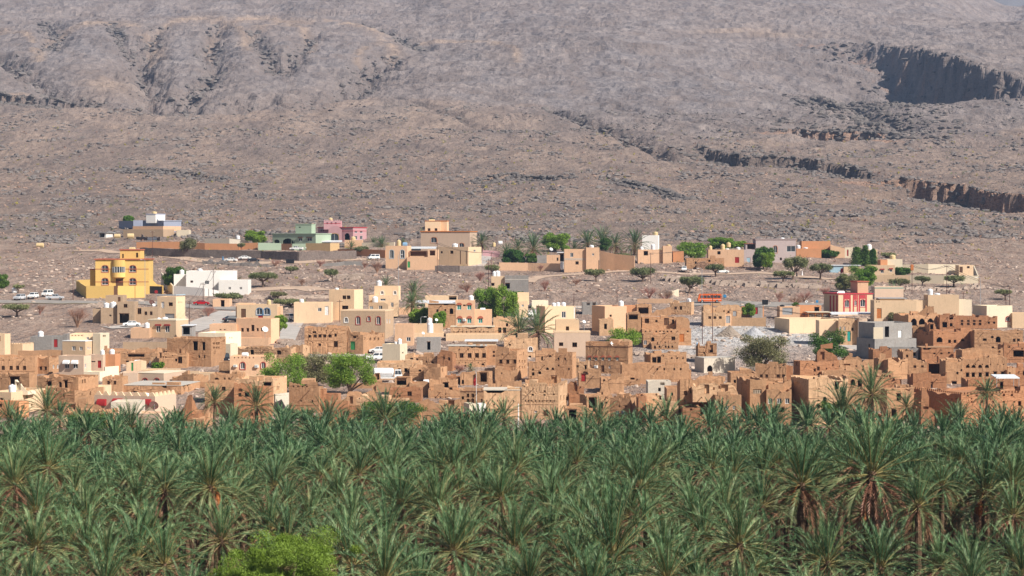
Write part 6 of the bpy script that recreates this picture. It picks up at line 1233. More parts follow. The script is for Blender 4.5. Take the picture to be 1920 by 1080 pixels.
# ================================================================ other trees
def tree(name, label, x, yb, box, style, leaf='leafg', cat='tree', group=None, lo=336, n=None, seed=None, Y=None):
    """x, yb: foot in the photograph; box: crown (x0, x1, top, bottom)"""
    r = np.random.RandomState(int(x*7+yb) % 9999 if seed is None else seed); g = ground(x, yb, lo=lo) if Y is None else np.array((P(x, yb, Y)[0], Y, zat(P(x, yb, Y)[0], Y)))
    Y = g[1]; s = FPX/Y; x0, x1, yt, yc = box; t = empty(name, tuple(g)); tag(t, label, cat, group)
    cx = ((x0+x1)/2-x)/s; rx = (x1-x0)/s/2; zt = P(x, yt, Y)[2]-g[2]; zb = P(x, yc, Y)[2]-g[2]; zb = max(zb, .1); cz = (zt+zb)/2; rz = max(.3, (zt-zb)/2); ry = rx*.85
    if style == 'umbrella': rx *= 1.1; rz *= .95
    if style == 'round': rx *= 1.1; ry *= 1.1; rz *= 1.06
    mb = MB(); tips = []
    if style == 'round' or style == 'feather':
        nl = 9
        for i in range(nl):
            a = i*2.4+r.uniform(-.3, .3); q = r.uniform(.25, .72); tips.append((cx+math.cos(a)*rx*q, math.sin(a)*ry*q, cz+rz*r.uniform(-.6, .6)))
    elif style == 'umbrella':
        for i in range(9):
            a = i*2.4; q = r.uniform(.3, .85); tips.append((cx+math.cos(a)*rx*q, math.sin(a)*ry*q, cz-rz*.2+r.uniform(-.2, .3)*rz))
    elif style == 'bare':
        for i in range(12):
            a = i*2.4; q = r.uniform(.2, .8); tips.append((cx+math.cos(a)*rx*q, math.sin(a)*ry*q, zt*r.uniform(.5, .85)))
    else:
        for i in range(4): tips.append((cx+r.uniform(-.2, .2)*rx, r.uniform(-.2, .2)*rx, zb+(zt-zb)*(i+1)/5))
    tr = max(.07, min(.32, rx*.07)); fork = (cx*.3, 0, max(.15, (zb if style != 'bare' else zt*.12)*.75))
    if style == 'bare': fork = (0, 0, .2)
    mb.tube([(0, 0, -.3), (cx*.1, .02, fork[2]*.5), fork], [tr*1.2, tr, tr*.85], 7)
    for p in tips:
        m1 = (fork[0]*.5+p[0]*.5+r.uniform(-.1, .1)*rx*.3, fork[1]*.5+p[1]*.5, fork[2]*.45+p[2]*.55)
        mb.tube([fork, m1, p], [tr*.6, tr*.4, tr*.14], 5)
    mb.build('trunk', M['bark'] if style != 'bare' else M['twig'], t)
    tips = np.array(tips)
    if style == 'bare':
        T = []
        for p in tips:
            for k in range(18):
                a = np.array(fork)*.35+p*.65+r.normal(0, .06, 3)*rx; d = (p-np.array(fork)); d = d/np.linalg.norm(d)+r.normal(0, .45, 3); d[2] = abs(d[2])*.6+.25; L = rx*r.uniform(.25, .5)
                b = a+d/np.linalg.norm(d)*L; w = max(.012, .0035*rx+.012)
                for ax in ((w, 0, 0), (0, w, 0)): T.append([a-np.array(ax), a+np.array(ax), b])
                for q in range(5):
                    c = a+(b-a)*r.uniform(.3, 1); e = c+(d/np.linalg.norm(d)+r.normal(0, .6, 3))*L*.3
                    T.append([c-(w*.6, 0, 0), c+(w*.6, 0, 0), e])
        ob('twigs', tri_mesh('twigs', [np.array(T)], [M[leaf if leaf != 'leafg' else 'twig']]), t); return t
    N = n or int(min(9000, max(900, 1500*rx*rz**.6*(1.6 if style == 'round' else 1.2)))); N = N if style == 'feather' else int(N*(2.4 if style != 'umbrella' else 1.0)); ls = max(.1, 1.3/s*2.2/1.875) if style != 'feather' else .1
    if style in ('round', 'feather'):
        lobes = np.concatenate([tips, np.array([(cx+r.uniform(-.68, .68)*rx, r.uniform(-.6, .6)*ry, cz+r.uniform(-.8, .72)*rz) for _ in range(22)])])
        lr = r.uniform(.22, .4, len(lobes)); k = r.randint(0, len(lobes), N); d = r.normal(0, 1, (N, 3)); d /= np.linalg.norm(d, axis=1)[:, None]
        if style == 'feather': lobes = lobes+r.normal(0, .06, lobes.shape)*rx; lobes = np.concatenate([lobes]+[lobes+r.normal(0, .2, lobes.shape)*np.array((rx, ry, rz)) for _ in range(3)]); lr = r.uniform(.08, .24, len(lobes)); k = r.randint(0, len(lobes), N)
        q = r.rand(N)**.45; c = lobes[k]+d*(q*lr[k])[:, None]*np.array((rx, ry, rz*1.05))
    elif style == 'umbrella':
        lobes = np.array([(cx+math.cos(a)*rx*q, math.sin(a)*ry*q, cz+rz*.35*(1-q)+r.uniform(-.3, .25)*rz) for a, q in zip(r.uniform(0, 6.28, 22), r.rand(22)**.6*.82)]); k = r.randint(0, 22, N)
        c = lobes[k]+r.normal(0, 1, (N, 3))*np.array((.11*rx, .11*ry, .24*rz))
    else:
        h = r.rand(N); c = np.stack([cx+r.normal(0, .48, N)*rx*(1.05-h)**.35, r.normal(0, .48, N)*rx*(1.05-h)**.35, zb+(zt-zb)*h], 1)
    tri = c[:, None]+r.normal(0, 1, (N, 3, 3))*ls*.62
    if style == 'feather':
        d = r.normal(0, 1, (N, 3)); d[:, 2] = np.abs(d[:, 2])*.8+.3; d /= np.linalg.norm(d, axis=1)[:, None]
        w = r.normal(0, .013, (N, 3)); tri = np.stack([c-w, c+w, c+d*.17], 1)
    ob('crown', tri_mesh('crown', [tri], [M[leaf]]), t); return t
T = tree
# bright and dark green trees
T('green_tree', 'bright green tree cut by the left edge near the parked cars', -4, 556, (-24, 15, 514, 542), 'round', 'leafd')
T('green_tree', 'dark green tree between the yellow villa and the white house', 325, 548, (303, 347, 501, 534), 'round', 'leafd')
T('green_tree', 'bright green bush behind the grey wall of the upper terrace', 480, 458, (462, 499, 433, 453), 'round')
T('green_tree', 'small green tree on the roof side of the blue-grey house', 240, 424, (231, 250, 404, 416), 'round')
T('green_tree', 'large bright green tree in the village centre, left crown', 912, 606, (888, 945, 538, 596), 'round', n=6000)
T('green_tree', 'large bright green tree in the village centre, right crown', 942, 608, (925, 972, 536, 592), 'round', n=6000)
T('green_tree', 'dark leafy tree in front of the grey blockwork house', 972, 572, (954, 984, 548, 566), 'round', 'leafd')
T('citrus_tree', 'dark citrus tree in front of the three upper palms', 958, 494, (942, 984, 467, 491), 'round', 'leafd')
T('citrus_tree', 'small dark citrus tree right of the larger one by the peach wall', 995, 494, (986, 1006, 476, 491), 'round', 'leafd')
T('green_tree', 'soft green tree behind the grey roofless shed', 1041, 472, (1016, 1067, 437, 469), 'round')
T('green_tree', 'dark bush at the foot of the two upper palms', 1137, 472, (1125, 1147, 448, 469), 'round', 'leafd')
T('green_tree', 'wide bright green tree left of the peach house with many tanks', 1296, 486, (1264, 1327, 450, 482), 'round', n=5000)
T('green_tree', 'pale green tree behind the tanks of the peach house', 1351, 468, (1328, 1376, 446, 466), 'round')
T('green_tree', 'small pale green tree left of the lilac-grey house', 1384, 464, (1370, 1400, 452, 464), 'round')
T('green_tree', 'green tree in front of the lilac-grey house', 1431, 505, (1412, 1452, 463, 500), 'round', 'leafd')
T('green_tree', 'yellow-green tree right of the car in front of the lilac-grey house', 1438, 507, (1424, 1452, 474, 498), 'round')
T('round_bush', 'round green bush in front of the peach house with stepped walls', 1556, 484, (1540, 1574, 469, 483), 'round', 'leafd')
for i, (a, b, t_) in enumerate([(1595, 1617, 464), (1614, 1631, 461), (1629, 1645, 467)]): T('cypress_tree', ['left', 'middle', 'right'][i]+' of the three dark cypress-like trees by the tan house', (a+b)/2, 498, (a, b, t_, 496), 'cone', 'leafd', n=1600)
T('green_tree', 'large olive-green tree left of the tan flat house', 1608, 545, (1590, 1644, 499, 537), 'round', 'leafg')
T('green_tree', 'darker acacia bush left of the large olive-green tree', 1584, 548, (1564, 1606, 515, 542), 'round', 'leafa')
T('leafy_plants', 'leafy green garden plants right of the tan flat house', 1692, 517, (1678, 1706, 502, 516), 'round', 'leafd')
T('green_tree', 'green tree beside the tan roof yard with netting', 787, 612, (768, 806, 577, 606), 'round')
T('green_tree', 'small green tree below the brown plaster house', 822, 618, (811, 835, 584, 612), 'round')
T('green_tree', 'yellow-green tree right of the red-brown house', 524, 632, (513, 538, 590, 618), 'round')
T('green_tree', 'green spreading tree above the slatted mud house', 1168, 662, (1138, 1204, 612, 650), 'round', n=5000)
T('green_tree', 'left green tree of the clump beside the red-framed windows', 530, 735, (486, 572, 660, 732), 'round', n=6500)
T('green_tree', 'olive-grey middle tree of the clump in the left village', 590, 724, (550, 626, 662, 720), 'round', 'leafo', n=7000)
T('green_tree', 'big bright green right tree of the clump in the left village', 655, 738, (606, 706, 662, 733), 'round', n=10000)
T('green_tree', 'large thin olive tree beside the gravel yard', 1425, 700, (1380, 1482, 624, 690), 'round', 'leafo', n=8500)
T('green_tree', 'bushy bright green tree left of the grey unfinished house', 1555, 685, (1516, 1590, 620, 674), 'round', 'leafd', n=6500)
T('green_bush', 'small round green bush on the roof terrace among white tanks', 295, 700, (284, 308, 679, 696), 'round', 'leafg')
T('green_tree', 'little pale tree in the court beside the red door', 1403, 600, (1391, 1416, 568, 592), 'round')
T('cypress_tree', 'small dark cypress in the yard beside the garage doors', 1492, 592, (1484, 1500, 568, 586), 'cone', 'leafd')
T('citrus_tree', 'round dark citrus tree at the grove edge, left', 715, 812, (655, 800, 750, 800), 'round', 'leafd', lo=300, Y=326, n=8000)
T('citrus_tree', 'bright leafy bush below the mud garden wall at the left', 160, 815, (122, 200, 775, 812), 'round', 'leafd', Y=327, n=6000)
T('dry_bush', 'pinkish dry bush beside the bright leafy bush at the left', 150, 818, (100, 188, 782, 815), 'bare', 'twig', Y=324)
T('green_tree', 'yellow-green feathery tree spreading at the bottom edge', 520, 1150, (375, 665, 1000, 1180), 'feather', 'leafb', Y=128, n=120000)
T('bare_tree', 'bare reddish tree in front of the mud fort', 1001, 806, (976, 1030, 760, 792), 'bare', 'twig', Y=331)
T('green_tree', 'dark rounded tree behind the star-fronded palm', 1560, 800, (1535, 1590, 752, 790), 'round', 'leafd', Y=331)
T('grass_tuft_bush', 'dry grassy bush on the slope by the cement wall', 545, 785, (515, 590, 768, 784), 'round', 'leafo', Y=338)
T('dry_bush', 'pale thorny bush below the tan wall house', 1680, 608, (1665, 1700, 585, 604), 'round', 'leafo')
# acacias
for a in [('flat green acacia beside the road at the far left', 32, 594, (6, 57, 570, 583), 'leafa'), ('small flat acacia above the parked cars', 34, 549, (22, 47, 534, 541), 'leafa'), ('big round thorny acacia in front of the dark stone wall', 351, 482, (334, 370, 446, 474), 'leafo'),
          ('umbrella acacia alone on the open slope left of centre', 493, 538, (466, 518, 510, 524), 'leafa'), ('small umbrella acacia right of the lone one', 545, 513, (534, 560, 500, 508), 'leafa'), ('round acacia with a leaning trunk on the open slope', 624, 528, (606, 632, 504, 518), 'leafa'),
          ('low green acacia below the white house wall', 428, 568, (404, 454, 549, 562), 'leafa'), ('grey-green acacia above the cobbled bank', 520, 562, (505, 537, 547, 556), 'leafo'), ('green scrub above the large tan house', 545, 576, (515, 575, 560, 572), 'leafa'),
          ('little acacia on the upper terrace lawn', 452, 471, (446, 459, 456, 464), 'leafo'), ('green acacia below the orange terrace wall', 676, 480, (665, 692, 462, 472), 'leafa'), ('acacia in front of the stone retaining wall by the lane', 923, 514, (908, 938, 496, 508), 'leafa'),
          ('greenish acacia below the long peach wall', 1118, 528, (1097, 1132, 504, 518), 'leafa'), ('flat acacia on the peach wall at the lane', 1168, 498, (1150, 1186, 475, 488), 'leafa'), ('wide green acacia below the track', 1205, 528, (1176, 1234, 501, 520), 'leafa'),
          ('green acacia in front of the stone hut', 1342, 519, (1320, 1358, 495, 508), 'leafa'), ('dark acacia above the orange bus', 1292, 550, (1274, 1320, 517, 538), 'leafa'), ('tall acacia right of the lilac-grey house', 1486, 524, (1470, 1520, 480, 508), 'leafa'),
          ('low acacia left of the tall one by the picnic spot', 1468, 530, (1452, 1488, 508, 520), 'leafa'), ('acacia with a pale trunk right of the black shelter', 1538, 524, (1518, 1560, 494, 510), 'leafa'), ('left umbrella acacia at the cream front wall', 1729, 537, (1716, 1746, 518, 528), 'leafa'),
          ('right umbrella acacia at the cream front wall', 1788, 538, (1768, 1810, 516, 528), 'leafa'), ('umbrella acacia at the far right road', 1885, 562, (1866, 1902, 543, 552), 'leafa'), ('dry acacia below the long cream wall', 1688, 540, (1668, 1706, 522, 534), 'leafo'), ('green scrub behind the cream tank', 1663, 484, (1652, 1678, 474, 482), 'leafa')]:
    T('acacia_tree', a[0], a[1], a[2], a[3], 'umbrella', a[4])
for a in [('large bare reddish acacia left of the old brown house', 145, 614, (116, 180, 568, 600)), ('small bare reddish acacia beside the flat green one', 75, 590, (61, 90, 570, 584)), ('bare reddish shrub below the red car', 390, 594, (374, 412, 572, 588)),
          ('bare reddish bush between the retaining wall and peach house', 707, 512, (691, 724, 486, 505)), ('small bare reddish bush left of the peach house', 683, 503, (675, 694, 489, 498)), ('little reddish bush by the black bin', 516, 499, (505, 530, 487, 494)),
          ('left bare bush under the mottled stone wall', 600, 500, (588, 614, 486, 494)), ('right bare bush under the mottled stone wall', 634, 496, (622, 650, 486, 492)), ('thin bare sapling on the open slope', 566, 536, (557, 576, 520, 532)), ('grey bare tree above the green-windowed house', 876, 548, (850, 895, 530, 544)),
          ('bare reddish tree right of the lane stone wall', 900, 527, (884, 918, 508, 520)), ('bare thorn tree left on the stony centre slope', 1022, 545, (1006, 1036, 520, 536)), ('bare thorn bush right on the stony centre slope', 1080, 535, (1068, 1094, 522, 530)), ('pale bare shrub at the peach wall', 1013, 510, (1004, 1024, 494, 504)),
          ('grey bare bushes left of the cream stump', 1218, 560, (1196, 1240, 536, 552)), ('grey bare bush right behind the cream stump', 1248, 564, (1230, 1272, 545, 558)), ('first bright reddish bush right of the dumpster', 1461, 567, (1446, 1477, 545, 560)), ('second low reddish bush by the road signs', 1492, 572, (1475, 1512, 556, 568)),
          ('tall reddish bush behind the road signs', 1508, 566, (1490, 1532, 544, 560)), ('reddish thorn tree left of the crimson house', 1546, 556, (1532, 1562, 535, 550)), ('bare bushes inside the tiled court of twin houses', 860, 700, (842, 880, 684, 698)), ('pale leafless bush at the arcade wall', 1692, 590, (1678, 1706, 572, 584))]:
    T('bare_shrub', a[0], a[1], a[2], a[3], 'bare', 'twig', cat='shrub')
# ================================================================ vehicles
def car(label, kind, col, x, yb, head, name=None, cat='car'):
    g = ground(x, yb); t = empty(name or 'parked_car', (g[0], g[1], g[2]+.12), math.radians(head)); tag(t, label, cat)
    L, Wd, prof_, cab = dict(
        sedan=(4.6, 1.8, [(-2.3, .35), (-2.28, .75), (-2.1, .95), (-1.0, 1.0), (1.6, .98), (2.25, .85), (2.3, .35)], (-1.5, -.95, .75, 1.35, 1.0, 1.45)),
        suv=(4.6, 1.85, [(-2.3, .4), (-2.3, 1.0), (-2.2, 1.1), (1.0, 1.1), (2.1, 1.0), (2.3, .85), (2.3, .4)], (-2.2, -1.9, .4, 1.1, 1.1, 1.75)),
        van=(4.6, 1.8, [(-2.3, .4), (-2.3, 1.0), (1.5, 1.1), (2.2, .95), (2.3, .4)], (-2.28, -2.2, 1.1, 1.7, 1.05, 1.95)),
        pickup=(5.2, 1.8, [(-2.6, .5), (-2.6, 1.12), (-.7, 1.12), (1.2, 1.1), (2.45, 1.0), (2.6, .85), (2.6, .5)], (-.75, -.6, .75, 1.35, 1.1, 1.72)),
        truck=(5.8, 2.1, [(-2.9, .6), (-2.9, .85), (1.4, .85), (1.42, 1.3), (2.8, 1.3), (2.9, .6)], (1.42, 1.5, 2.6, 2.85, 1.3, 2.3)))[kind]
    hw = Wd/2; mb = MB(); n = len(prof_); v = []
    for s, k in ((-1, hw), (1, hw)):
        for px, pz in prof_: v.append((px, s*k*(1 if pz < .9 else .94), pz))
    f = [tuple(range(n))[::-1], tuple(range(n, 2*n))]+[(i, (i+1) % n, n+(i+1) % n, n+i) for i in range(n)]
    mb.add(v, [q[::-1] for q in f]); b0, b1, f1, f0, z0, z1 = cab; ci = hw*.9; ct = hw*.72
    mb.hexa([(b0, -ci, z0-.02), (f0, -ci, z0-.02), (f0, ci, z0-.02), (b0, ci, z0-.02), (b1, -ct, z1), (f1, -ct, z1), (f1, ct, z1), (b1, ct, z1)])
    if kind == 'pickup': mb.box(-2.5, -hw*.9, 1.1, -2.45, hw*.9, 1.2)
    b = mb.build('body', M[col], t)
    w = MB()
    def q(u, s, zf, off):   # point on the cabin side
        z = z0+(z1-z0)*zf; xa = b0+(b1-b0)*zf; xb = f0+(f1-f0)*zf; yy = (ci+(ct-ci)*zf)+off; return (xa+(xb-xa)*u, s*yy, z)
    for s in (-1, 1):
        for u0, u1 in ((.06, .47), (.53, .94)):
            w.hexa([q(u0, s, .12, .0), q(u1, s, .12, .0), q(u1, s, .12, .02), q(u0, s, .12, .02), q(u0, s, .86, .0), q(u1, s, .86, .0), q(u1, s, .86, .02), q(u0, s, .86, .02)])
    for xa, xb, d in ((f0, f1, .02), (b0, b1, -.02)):
        yy = lambda zf: (ci+(ct-ci)*zf)*.88
        a = [(xa+(xb-xa)*zf+dd, sy*yy(zf), z0+(z1-z0)*zf) for dd in (0, d) for zf, sy in ((.12, -1), (.12, 1), (.88, 1), (.88, -1))]
        w.hexa(a)
    w.build('windows', M['glass'], t)
    for wx in (-L*.31, L*.31):
        for s in (-1, 1):
            m = MB(); R = .36 if kind != 'truck' else .45; m.tube([(wx, s*(hw-.2), R), (wx, s*(hw+.02), R)], [R, R], 14); wo = m.build('wheel', M['tyre'], t)
            m = MB(); m.tube([(wx, s*(hw+.0), R), (wx, s*(hw+.035), R)], [R*.55, R*.5], 8); m.build('rim', M['met'], wo)
    for s in (-1, 1):
        m = MB(); m.box(L/2-.06, s*hw*.72-.16, .66, L/2+.02, s*hw*.72+.16, .8); m.build('headlight', M['lamp'], t)
        m = MB(); m.box(-L/2-.02, s*hw*.78-.12, .7, -L/2+.05, s*hw*.78+.12, .9); m.build('tail_light', M['rhead'], t)
    if kind == 'truck':
        m = MB(); m.tube([(-2.85, 0, 1.75), (-2.6, 0, 1.75), (1.0, 0, 1.75), (1.25, 0, 1.75)], [.5, .9, .9, .5], 16); m.build('water_tank', M['wtank'], t)
    return t
car('silver hatchback parked leftmost beside the road', 'suv', 'sil', 37, 563, -105)
car('white estate car parked between the silver hatchback and the van', 'suv', 'wp', 62, 560, -100)
car('small white van parked behind the silver pickup', 'van', 'wp', 89, 556, -105, 'parked_van', 'van')
car('silver pickup parked beside the road at the left', 'pickup', 'sil', 103, 563, 2, 'parked_pickup', 'pickup')
car('white sedan on the track above the stone heap', 'sedan', 'wp', 433, 491, 170)
car('dark blue car right of the white sedan on the track', 'sedan', 'cblk', 475, 492, 5)
car('white car half hidden between the sedan and the dark car', 'sedan', 'wp', 459, 487, 0)
car('white pickup in front of the green house', 'pickup', 'wp', 556, 470, 170, 'parked_pickup', 'pickup')
car('white off-road car right of the white pickup at the green house', 'suv', 'wp', 567, 469, 10)
car('small white van left of the peach house with arched windows', 'van', 'wp', 700, 487, -150, 'parked_van', 'van')
car('red car at the road bend left of the small orange hut', 'sedan', 'cred', 378, 573, 0)
car('black car beside the orange two-storey house', 'sedan', 'cblk', 434, 604, 30)
car('white car between the orange house and the long tan house', 'suv', 'wp', 545, 601, -60)
car('white car facing the camera on the track below the round hut', 'suv', 'wp', 1283, 509, -95)
car('white sedan partly behind the acacia at the stone hut', 'sedan', 'wp', 1354, 513, 5)
car('dark car in the driveway of the lilac-grey house', 'suv', 'cblk', 1424, 500, -80)
car('white car parked in the lane right of the green trees, upper', 'sedan', 'wp', 712, 663, 175)
car('white car parked in the lane right of the green trees, lower', 'suv', 'wp', 705, 677, 190)
car('white car by the blue door under the grey blockwork house', 'sedan', 'wp', 999, 594, 200)
car('white car on the lane behind the low white wall', 'sedan', 'wp', 1005, 577, 10)
car('small white and orange car on the lane below the old brown house', 'sedan', 'wp', 247, 613, 190)
car('black van in the shade of the tall blank cream house', 'van', 'cblk', 423, 680, -80, 'parked_van', 'van')
car('white tanker lorry behind the mud ruins', 'truck', 'wp', 727, 716, 0, 'tanker_lorry', 'lorry')
def bus():
    g = ground(1330, 568.5); t = empty('minibus', (g[0], g[1], g[2]+.15), math.radians(182)); tag(t, 'orange minibus driving on the road at the right of the village', 'bus')
    mb = MB(); L = 3.45; W_ = 1.05
    pr = [(-L, .4), (-L, 2.3), (-L+.15, 2.6), (L-.6, 2.6), (L-.25, 2.3), (L, 1.3), (L, .4)]; n = len(pr)
    v = [(x, -W_, z) for x, z in pr]+[(x, W_, z) for x, z in pr]; mb.add(v, [tuple(range(n)), tuple(range(n, 2*n))[::-1]]+[(i, n+i, n+(i+1) % n, (i+1) % n) for i in range(n)]); mb.build('body', M['og'], t)
    for s in (-1, 1):
        for k in range(6):
            m = MB(); x0 = -L+.35+k*1.0; m.box(x0, s*W_-.01, 1.4, x0+.88, s*W_+.015, 2.15); m.build('window', M['glass'], t)
        m = MB(); m.box(-L+.1, s*W_-.01, .95, L-.3, s*W_+.012, 1.02); m.build('stripe', M['wp'], t)
    m = MB(); m.hexa([(L+.01, -.9, 1.35), (L+.03, -.9, 1.35), (L+.03, .9, 1.35), (L+.01, .9, 1.35), (L-.24, -.85, 2.28), (L-.21, -.85, 2.28), (L-.21, .85, 2.28), (L-.24, .85, 2.28)]); m.build('windscreen', M['glass'], t)
    for wx in (-2.1, 2.2):
        for s in (-1, 1):
            m = MB(); m.tube([(wx, s*(W_-.2), .42), (wx, s*(W_+.03), .42)], [.42, .42], 14); wo = m.build('wheel', M['tyre'], t); m = MB(); m.tube([(wx, s*W_, .42), (wx, s*(W_+.04), .42)], [.22, .2], 8); m.build('rim', M['met'], wo)
    for s in (-1, 1):
        m = MB(); m.box(L-.03, s*.75-.15, .75, L+.03, s*.75+.15, .95); m.build('headlight', M['lamp'], t)
        m = MB(); m.box(-L-.03, s*.85-.1, .9, -L+.02, s*.85+.1, 1.2); m.build('tail_light', M['rhead'], t)
bus()
# ================================================================ poles, lamps, signs
def pole(label, x, yt, yb, lean=0, bar=True, mat='rust', r=.085):
    g = ground(x, yb); t = empty('utility_pole', tuple(g)); tag(t, label, 'pole'); h = P(x, yt, g[1])[2]-g[2]
    m = MB(); m.tube([(0, 0, -.3), (lean, 0, h)], [r*1.15, r*.8], 8); m.build('post', M[mat], t)
    if bar:
        m = MB(); m.box(lean-.8, -.06, h-.5, lean+.8, .06, h-.38); b = m.build('crossarm', M[mat], t)
        for k in (-.7, 0, .7):
            m = MB(); m.tube([(lean+k, 0, h-.38), (lean+k, 0, h-.2)], [.05, .04], 6); m.build('insulator', M['wp'], b)
for a in [(286, 433, 490, 'dark pole with crossarm beside the upper stone wall'), (137, 513, 562, 'dark pole left of the yellow villa'), (400, 507, 556, 'dark pole in front of the white house wing'), (381, 530, 566, 'thin dark pole left of the white house wing'), (355, 566, 612, 'dark pole on the road bank below the red car'),
          (671, 535, 592, 'dark pole before the large tan house'), (637, 562, 604, 'thin pole at the seam of the long tan house'), (551, 567, 606, 'short rusty pole at the large tan house'), (567, 582, 604, 'second short rusty pole at the large tan house'), (820, 455, 512, 'rusty pole at the left corner of the tan street house'),
          (921, 472, 545, 'dark pole left of the citrus lane'), (916, 485, 550, 'leaning dark pole left of the blockwork house'), (930, 443, 482, 'thin pole behind the pink wall'), (915, 440, 474, 'short pole right of the large beige house'), (948, 442, 470, 'thin pole behind the left upper palm'), (1068, 447, 470, 'thin pole above the grey-banded house'),
          (1076, 549, 578, 'dark pole above the domed-tank house'), (1157, 543, 566, 'leaning stub pole on the stony slope'), (1220, 474, 532, 'rusty pole beside the wide green acacia'), (1326, 454, 482, 'dark pole right of the wide bright green tree'), (1336, 552, 640, 'rusty pole in front of the three-windowed house'), (1317, 608, 645, 'dark pole on the gravel yard'),
          (1610, 596, 655, 'black pole beside the teal door house'), (1710, 497, 552, 'dark pole carrying an orange box'), (1775, 497, 552, 'dark pole at the right umbrella acacia'), (1806, 547, 577, 'dark pole behind the tan arcade house'), (1893, 538, 573, 'tall dark pole at the far right'), (1886, 560, 573, 'short dark pole at the far right'), (1684, 486, 500, 'thin pole on the cream annex')]:
    pole(a[3], a[0], a[1], a[2])
pole('white post at the foot of the mud fort', 972, 757, 800, 0, False, 'wp', .1)
g = ground(1710, 552); o = empty('signal_box', tuple(P(1710, 507, g[1]-.3))); tag(o, 'orange box fixed high on the dark pole', 'box'); m = MB(); m.box(-.45, -.2, 0, .45, .2, 1.8); m.build('casing', M['redb'], o); m = MB(); m.box(-.35, -.23, .1, .35, -.2, 1.7); m.build('panel', M['ow'], o)
def lamp(label, x, yt, yb, side=1):
    g = ground(x, yb); t = empty('street_lamp', tuple(g)); tag(t, label, 'street lamp'); h = P(x, yt, g[1])[2]-g[2]
    m = MB(); m.tube([(0, 0, -.2), (0, 0, h-.3), (side*.15, 0, h-.05), (side*.9, 0, h)], [.09, .06, .05, .04], 7); m.build('post', M['met'], t)
    m = MB(); m.hexa([(side*.8, -.13, h-.06), (side*1.5, -.13, h-.04), (side*1.5, .13, h-.04), (side*.8, .13, h-.06), (side*.85, -.1, h+.06), (side*1.4, -.1, h+.04), (side*1.4, .1, h+.04), (side*.85, .1, h+.06)]); m.build('lamp_head', M['wp'], t)
for a in [(272, 487, 560, 'street lamp in front of the yellow villa'), (747, 477, 537, 'street lamp on the slope below the peach house'), (1316, 503, 592, 'street lamp behind the orange minibus'), (1838, 520, 578, 'street lamp at the end of the farm wall'), (789, 594, 624, 'street lamp over the roof yard with netting')]:
    lamp(a[3], a[0], a[1], a[2], 1 if a[0] % 2 else -1)
def sign(label, x, yt, yb, kind, col):
    g = ground(x, yb); t = empty('road_sign', tuple(g)); tag(t, label, 'road sign'); h = P(x, yt, g[1])[2]-g[2]
    m = MB(); m.tube([(0, 0, -.2), (0, 0, h)], [.05, .05], 6); m.build('post', M['met'], t); m = MB(); R = .5
    pts = [(R*math.cos(a), R*math.sin(a)) for a in np.linspace(0, 2*math.pi, {'round': 17, 'diamond': 5, 'square': 5, 'oct': 9}[kind])[:-1]+(math.pi/4 if kind == 'square' else (math.pi/8 if kind == 'oct' else 0))]; n = len(pts)
    m.add([(a, -.06, h-R+b) for a, b in pts]+[(a, -.03, h-R+b) for a, b in pts], [tuple(range(n)), tuple(range(n, 2*n))[::-1]]+[(i, n+i, n+(i+1) % n, (i+1) % n) for i in range(n)]); b = m.build('sign_face', M[col], t)
    if kind == 'diamond': m = MB(); m.box(-.08, -.08, h-R-.2, .08, -.06, h-R+.25); m.build('symbol', M['kp'], b)
sign('red round sign by the garage of the yellow villa', 293, 544, 562, 'round', 'red'); sign('blue round sign right of the orange minibus', 1359, 552, 572, 'round', 'blue'); sign('white diamond sign at the orange yard house', 1512, 562, 580, 'diamond', 'wp'); sign('blue square sign beside the white diamond sign', 1532, 562, 580, 'square', 'blue')
def wire(label, pts):
    Q = []
    for x, yt, yb in pts: g_ = ground(x, yb); Q.append(np.array((g_[0], g_[1], P(x, yt, g_[1])[2]-.1)))
    e = tuple(Q[0])
    t = empty('power_line', e); tag(t, label, 'power line')
    for off in (-.6, .6):
        m = MB(); c = []
        for a, b in zip(Q[:-1], Q[1:]):
            for i in range(9):
                tt = i/8
                if i or not c: c.append(a+(b-a)*tt+np.array((off, 0, -4*tt*(1-tt)*1.2))-np.array(e))
        m.tube(c, [.045]*len(c), 4); m.build('cable', M['kp'], t)
wire('two thin cables between the poles beside the farm yard wall', [(1710, 497, 552), (1775, 497, 552), (1893, 538, 573)])
wire('two thin cables between the dark poles right of the lane', [(1220, 474, 532), (1326, 454, 482)])
wire('two thin cables between the poles in front of the white house', [(400, 507, 556), (381, 530, 566), (355, 566, 612)])
wire('two thin cables between the poles at the citrus lane', [(820, 455, 512), (921, 472, 545), (930, 443, 482)])
wire('two thin cables over the gravel yard to the black pole', [(1336, 552, 640), (1610, 596, 655)])
# ================================================================ flag, white block, gravel, tanks on the ground, bins
H('white plastered well block with a notched top under the flag', 'cream', [(880, 892, 757, 795, -11, '', dict(d=3)), (898, 911, 757, 795, -6, '', dict(dy=.5, m='white', d=2)), (890, 900, 762, 795, 0, '', dict(dy=1.5, m='white', d=2))], cat='well block', name='well_block')
def flag():
    Yf = 344; b = P(893, 760, Yf); t = empty('flagpole', tuple(b)); tag(t, 'white flagpole with a furled red flag', 'flagpole'); h = P(893, 698, Yf)[2]-b[2]
    m = MB(); m.tube([(0, 0, -1), (0, 0, h)], [.05, .035], 6); m.build('pole', M['wp'], t); m = MB(); r_ = random.Random(2); pv = []
    for k in range(9):
        z = h-.5-k*.19; w = .12+.32*math.sin(k/8*2.6); pv.append([(-.03, -.03, z), (-.03-w, .12*math.sin(k*1.3), z-.22), (-.03-w*.5, .12, z-.1)])
    for a, c in zip(pv[:-1], pv[1:]): m.add(a+c, [(0, 1, 4, 3), (1, 2, 5, 4), (2, 0, 3, 5)])
    m.build('flag', M['red'], t)
flag()
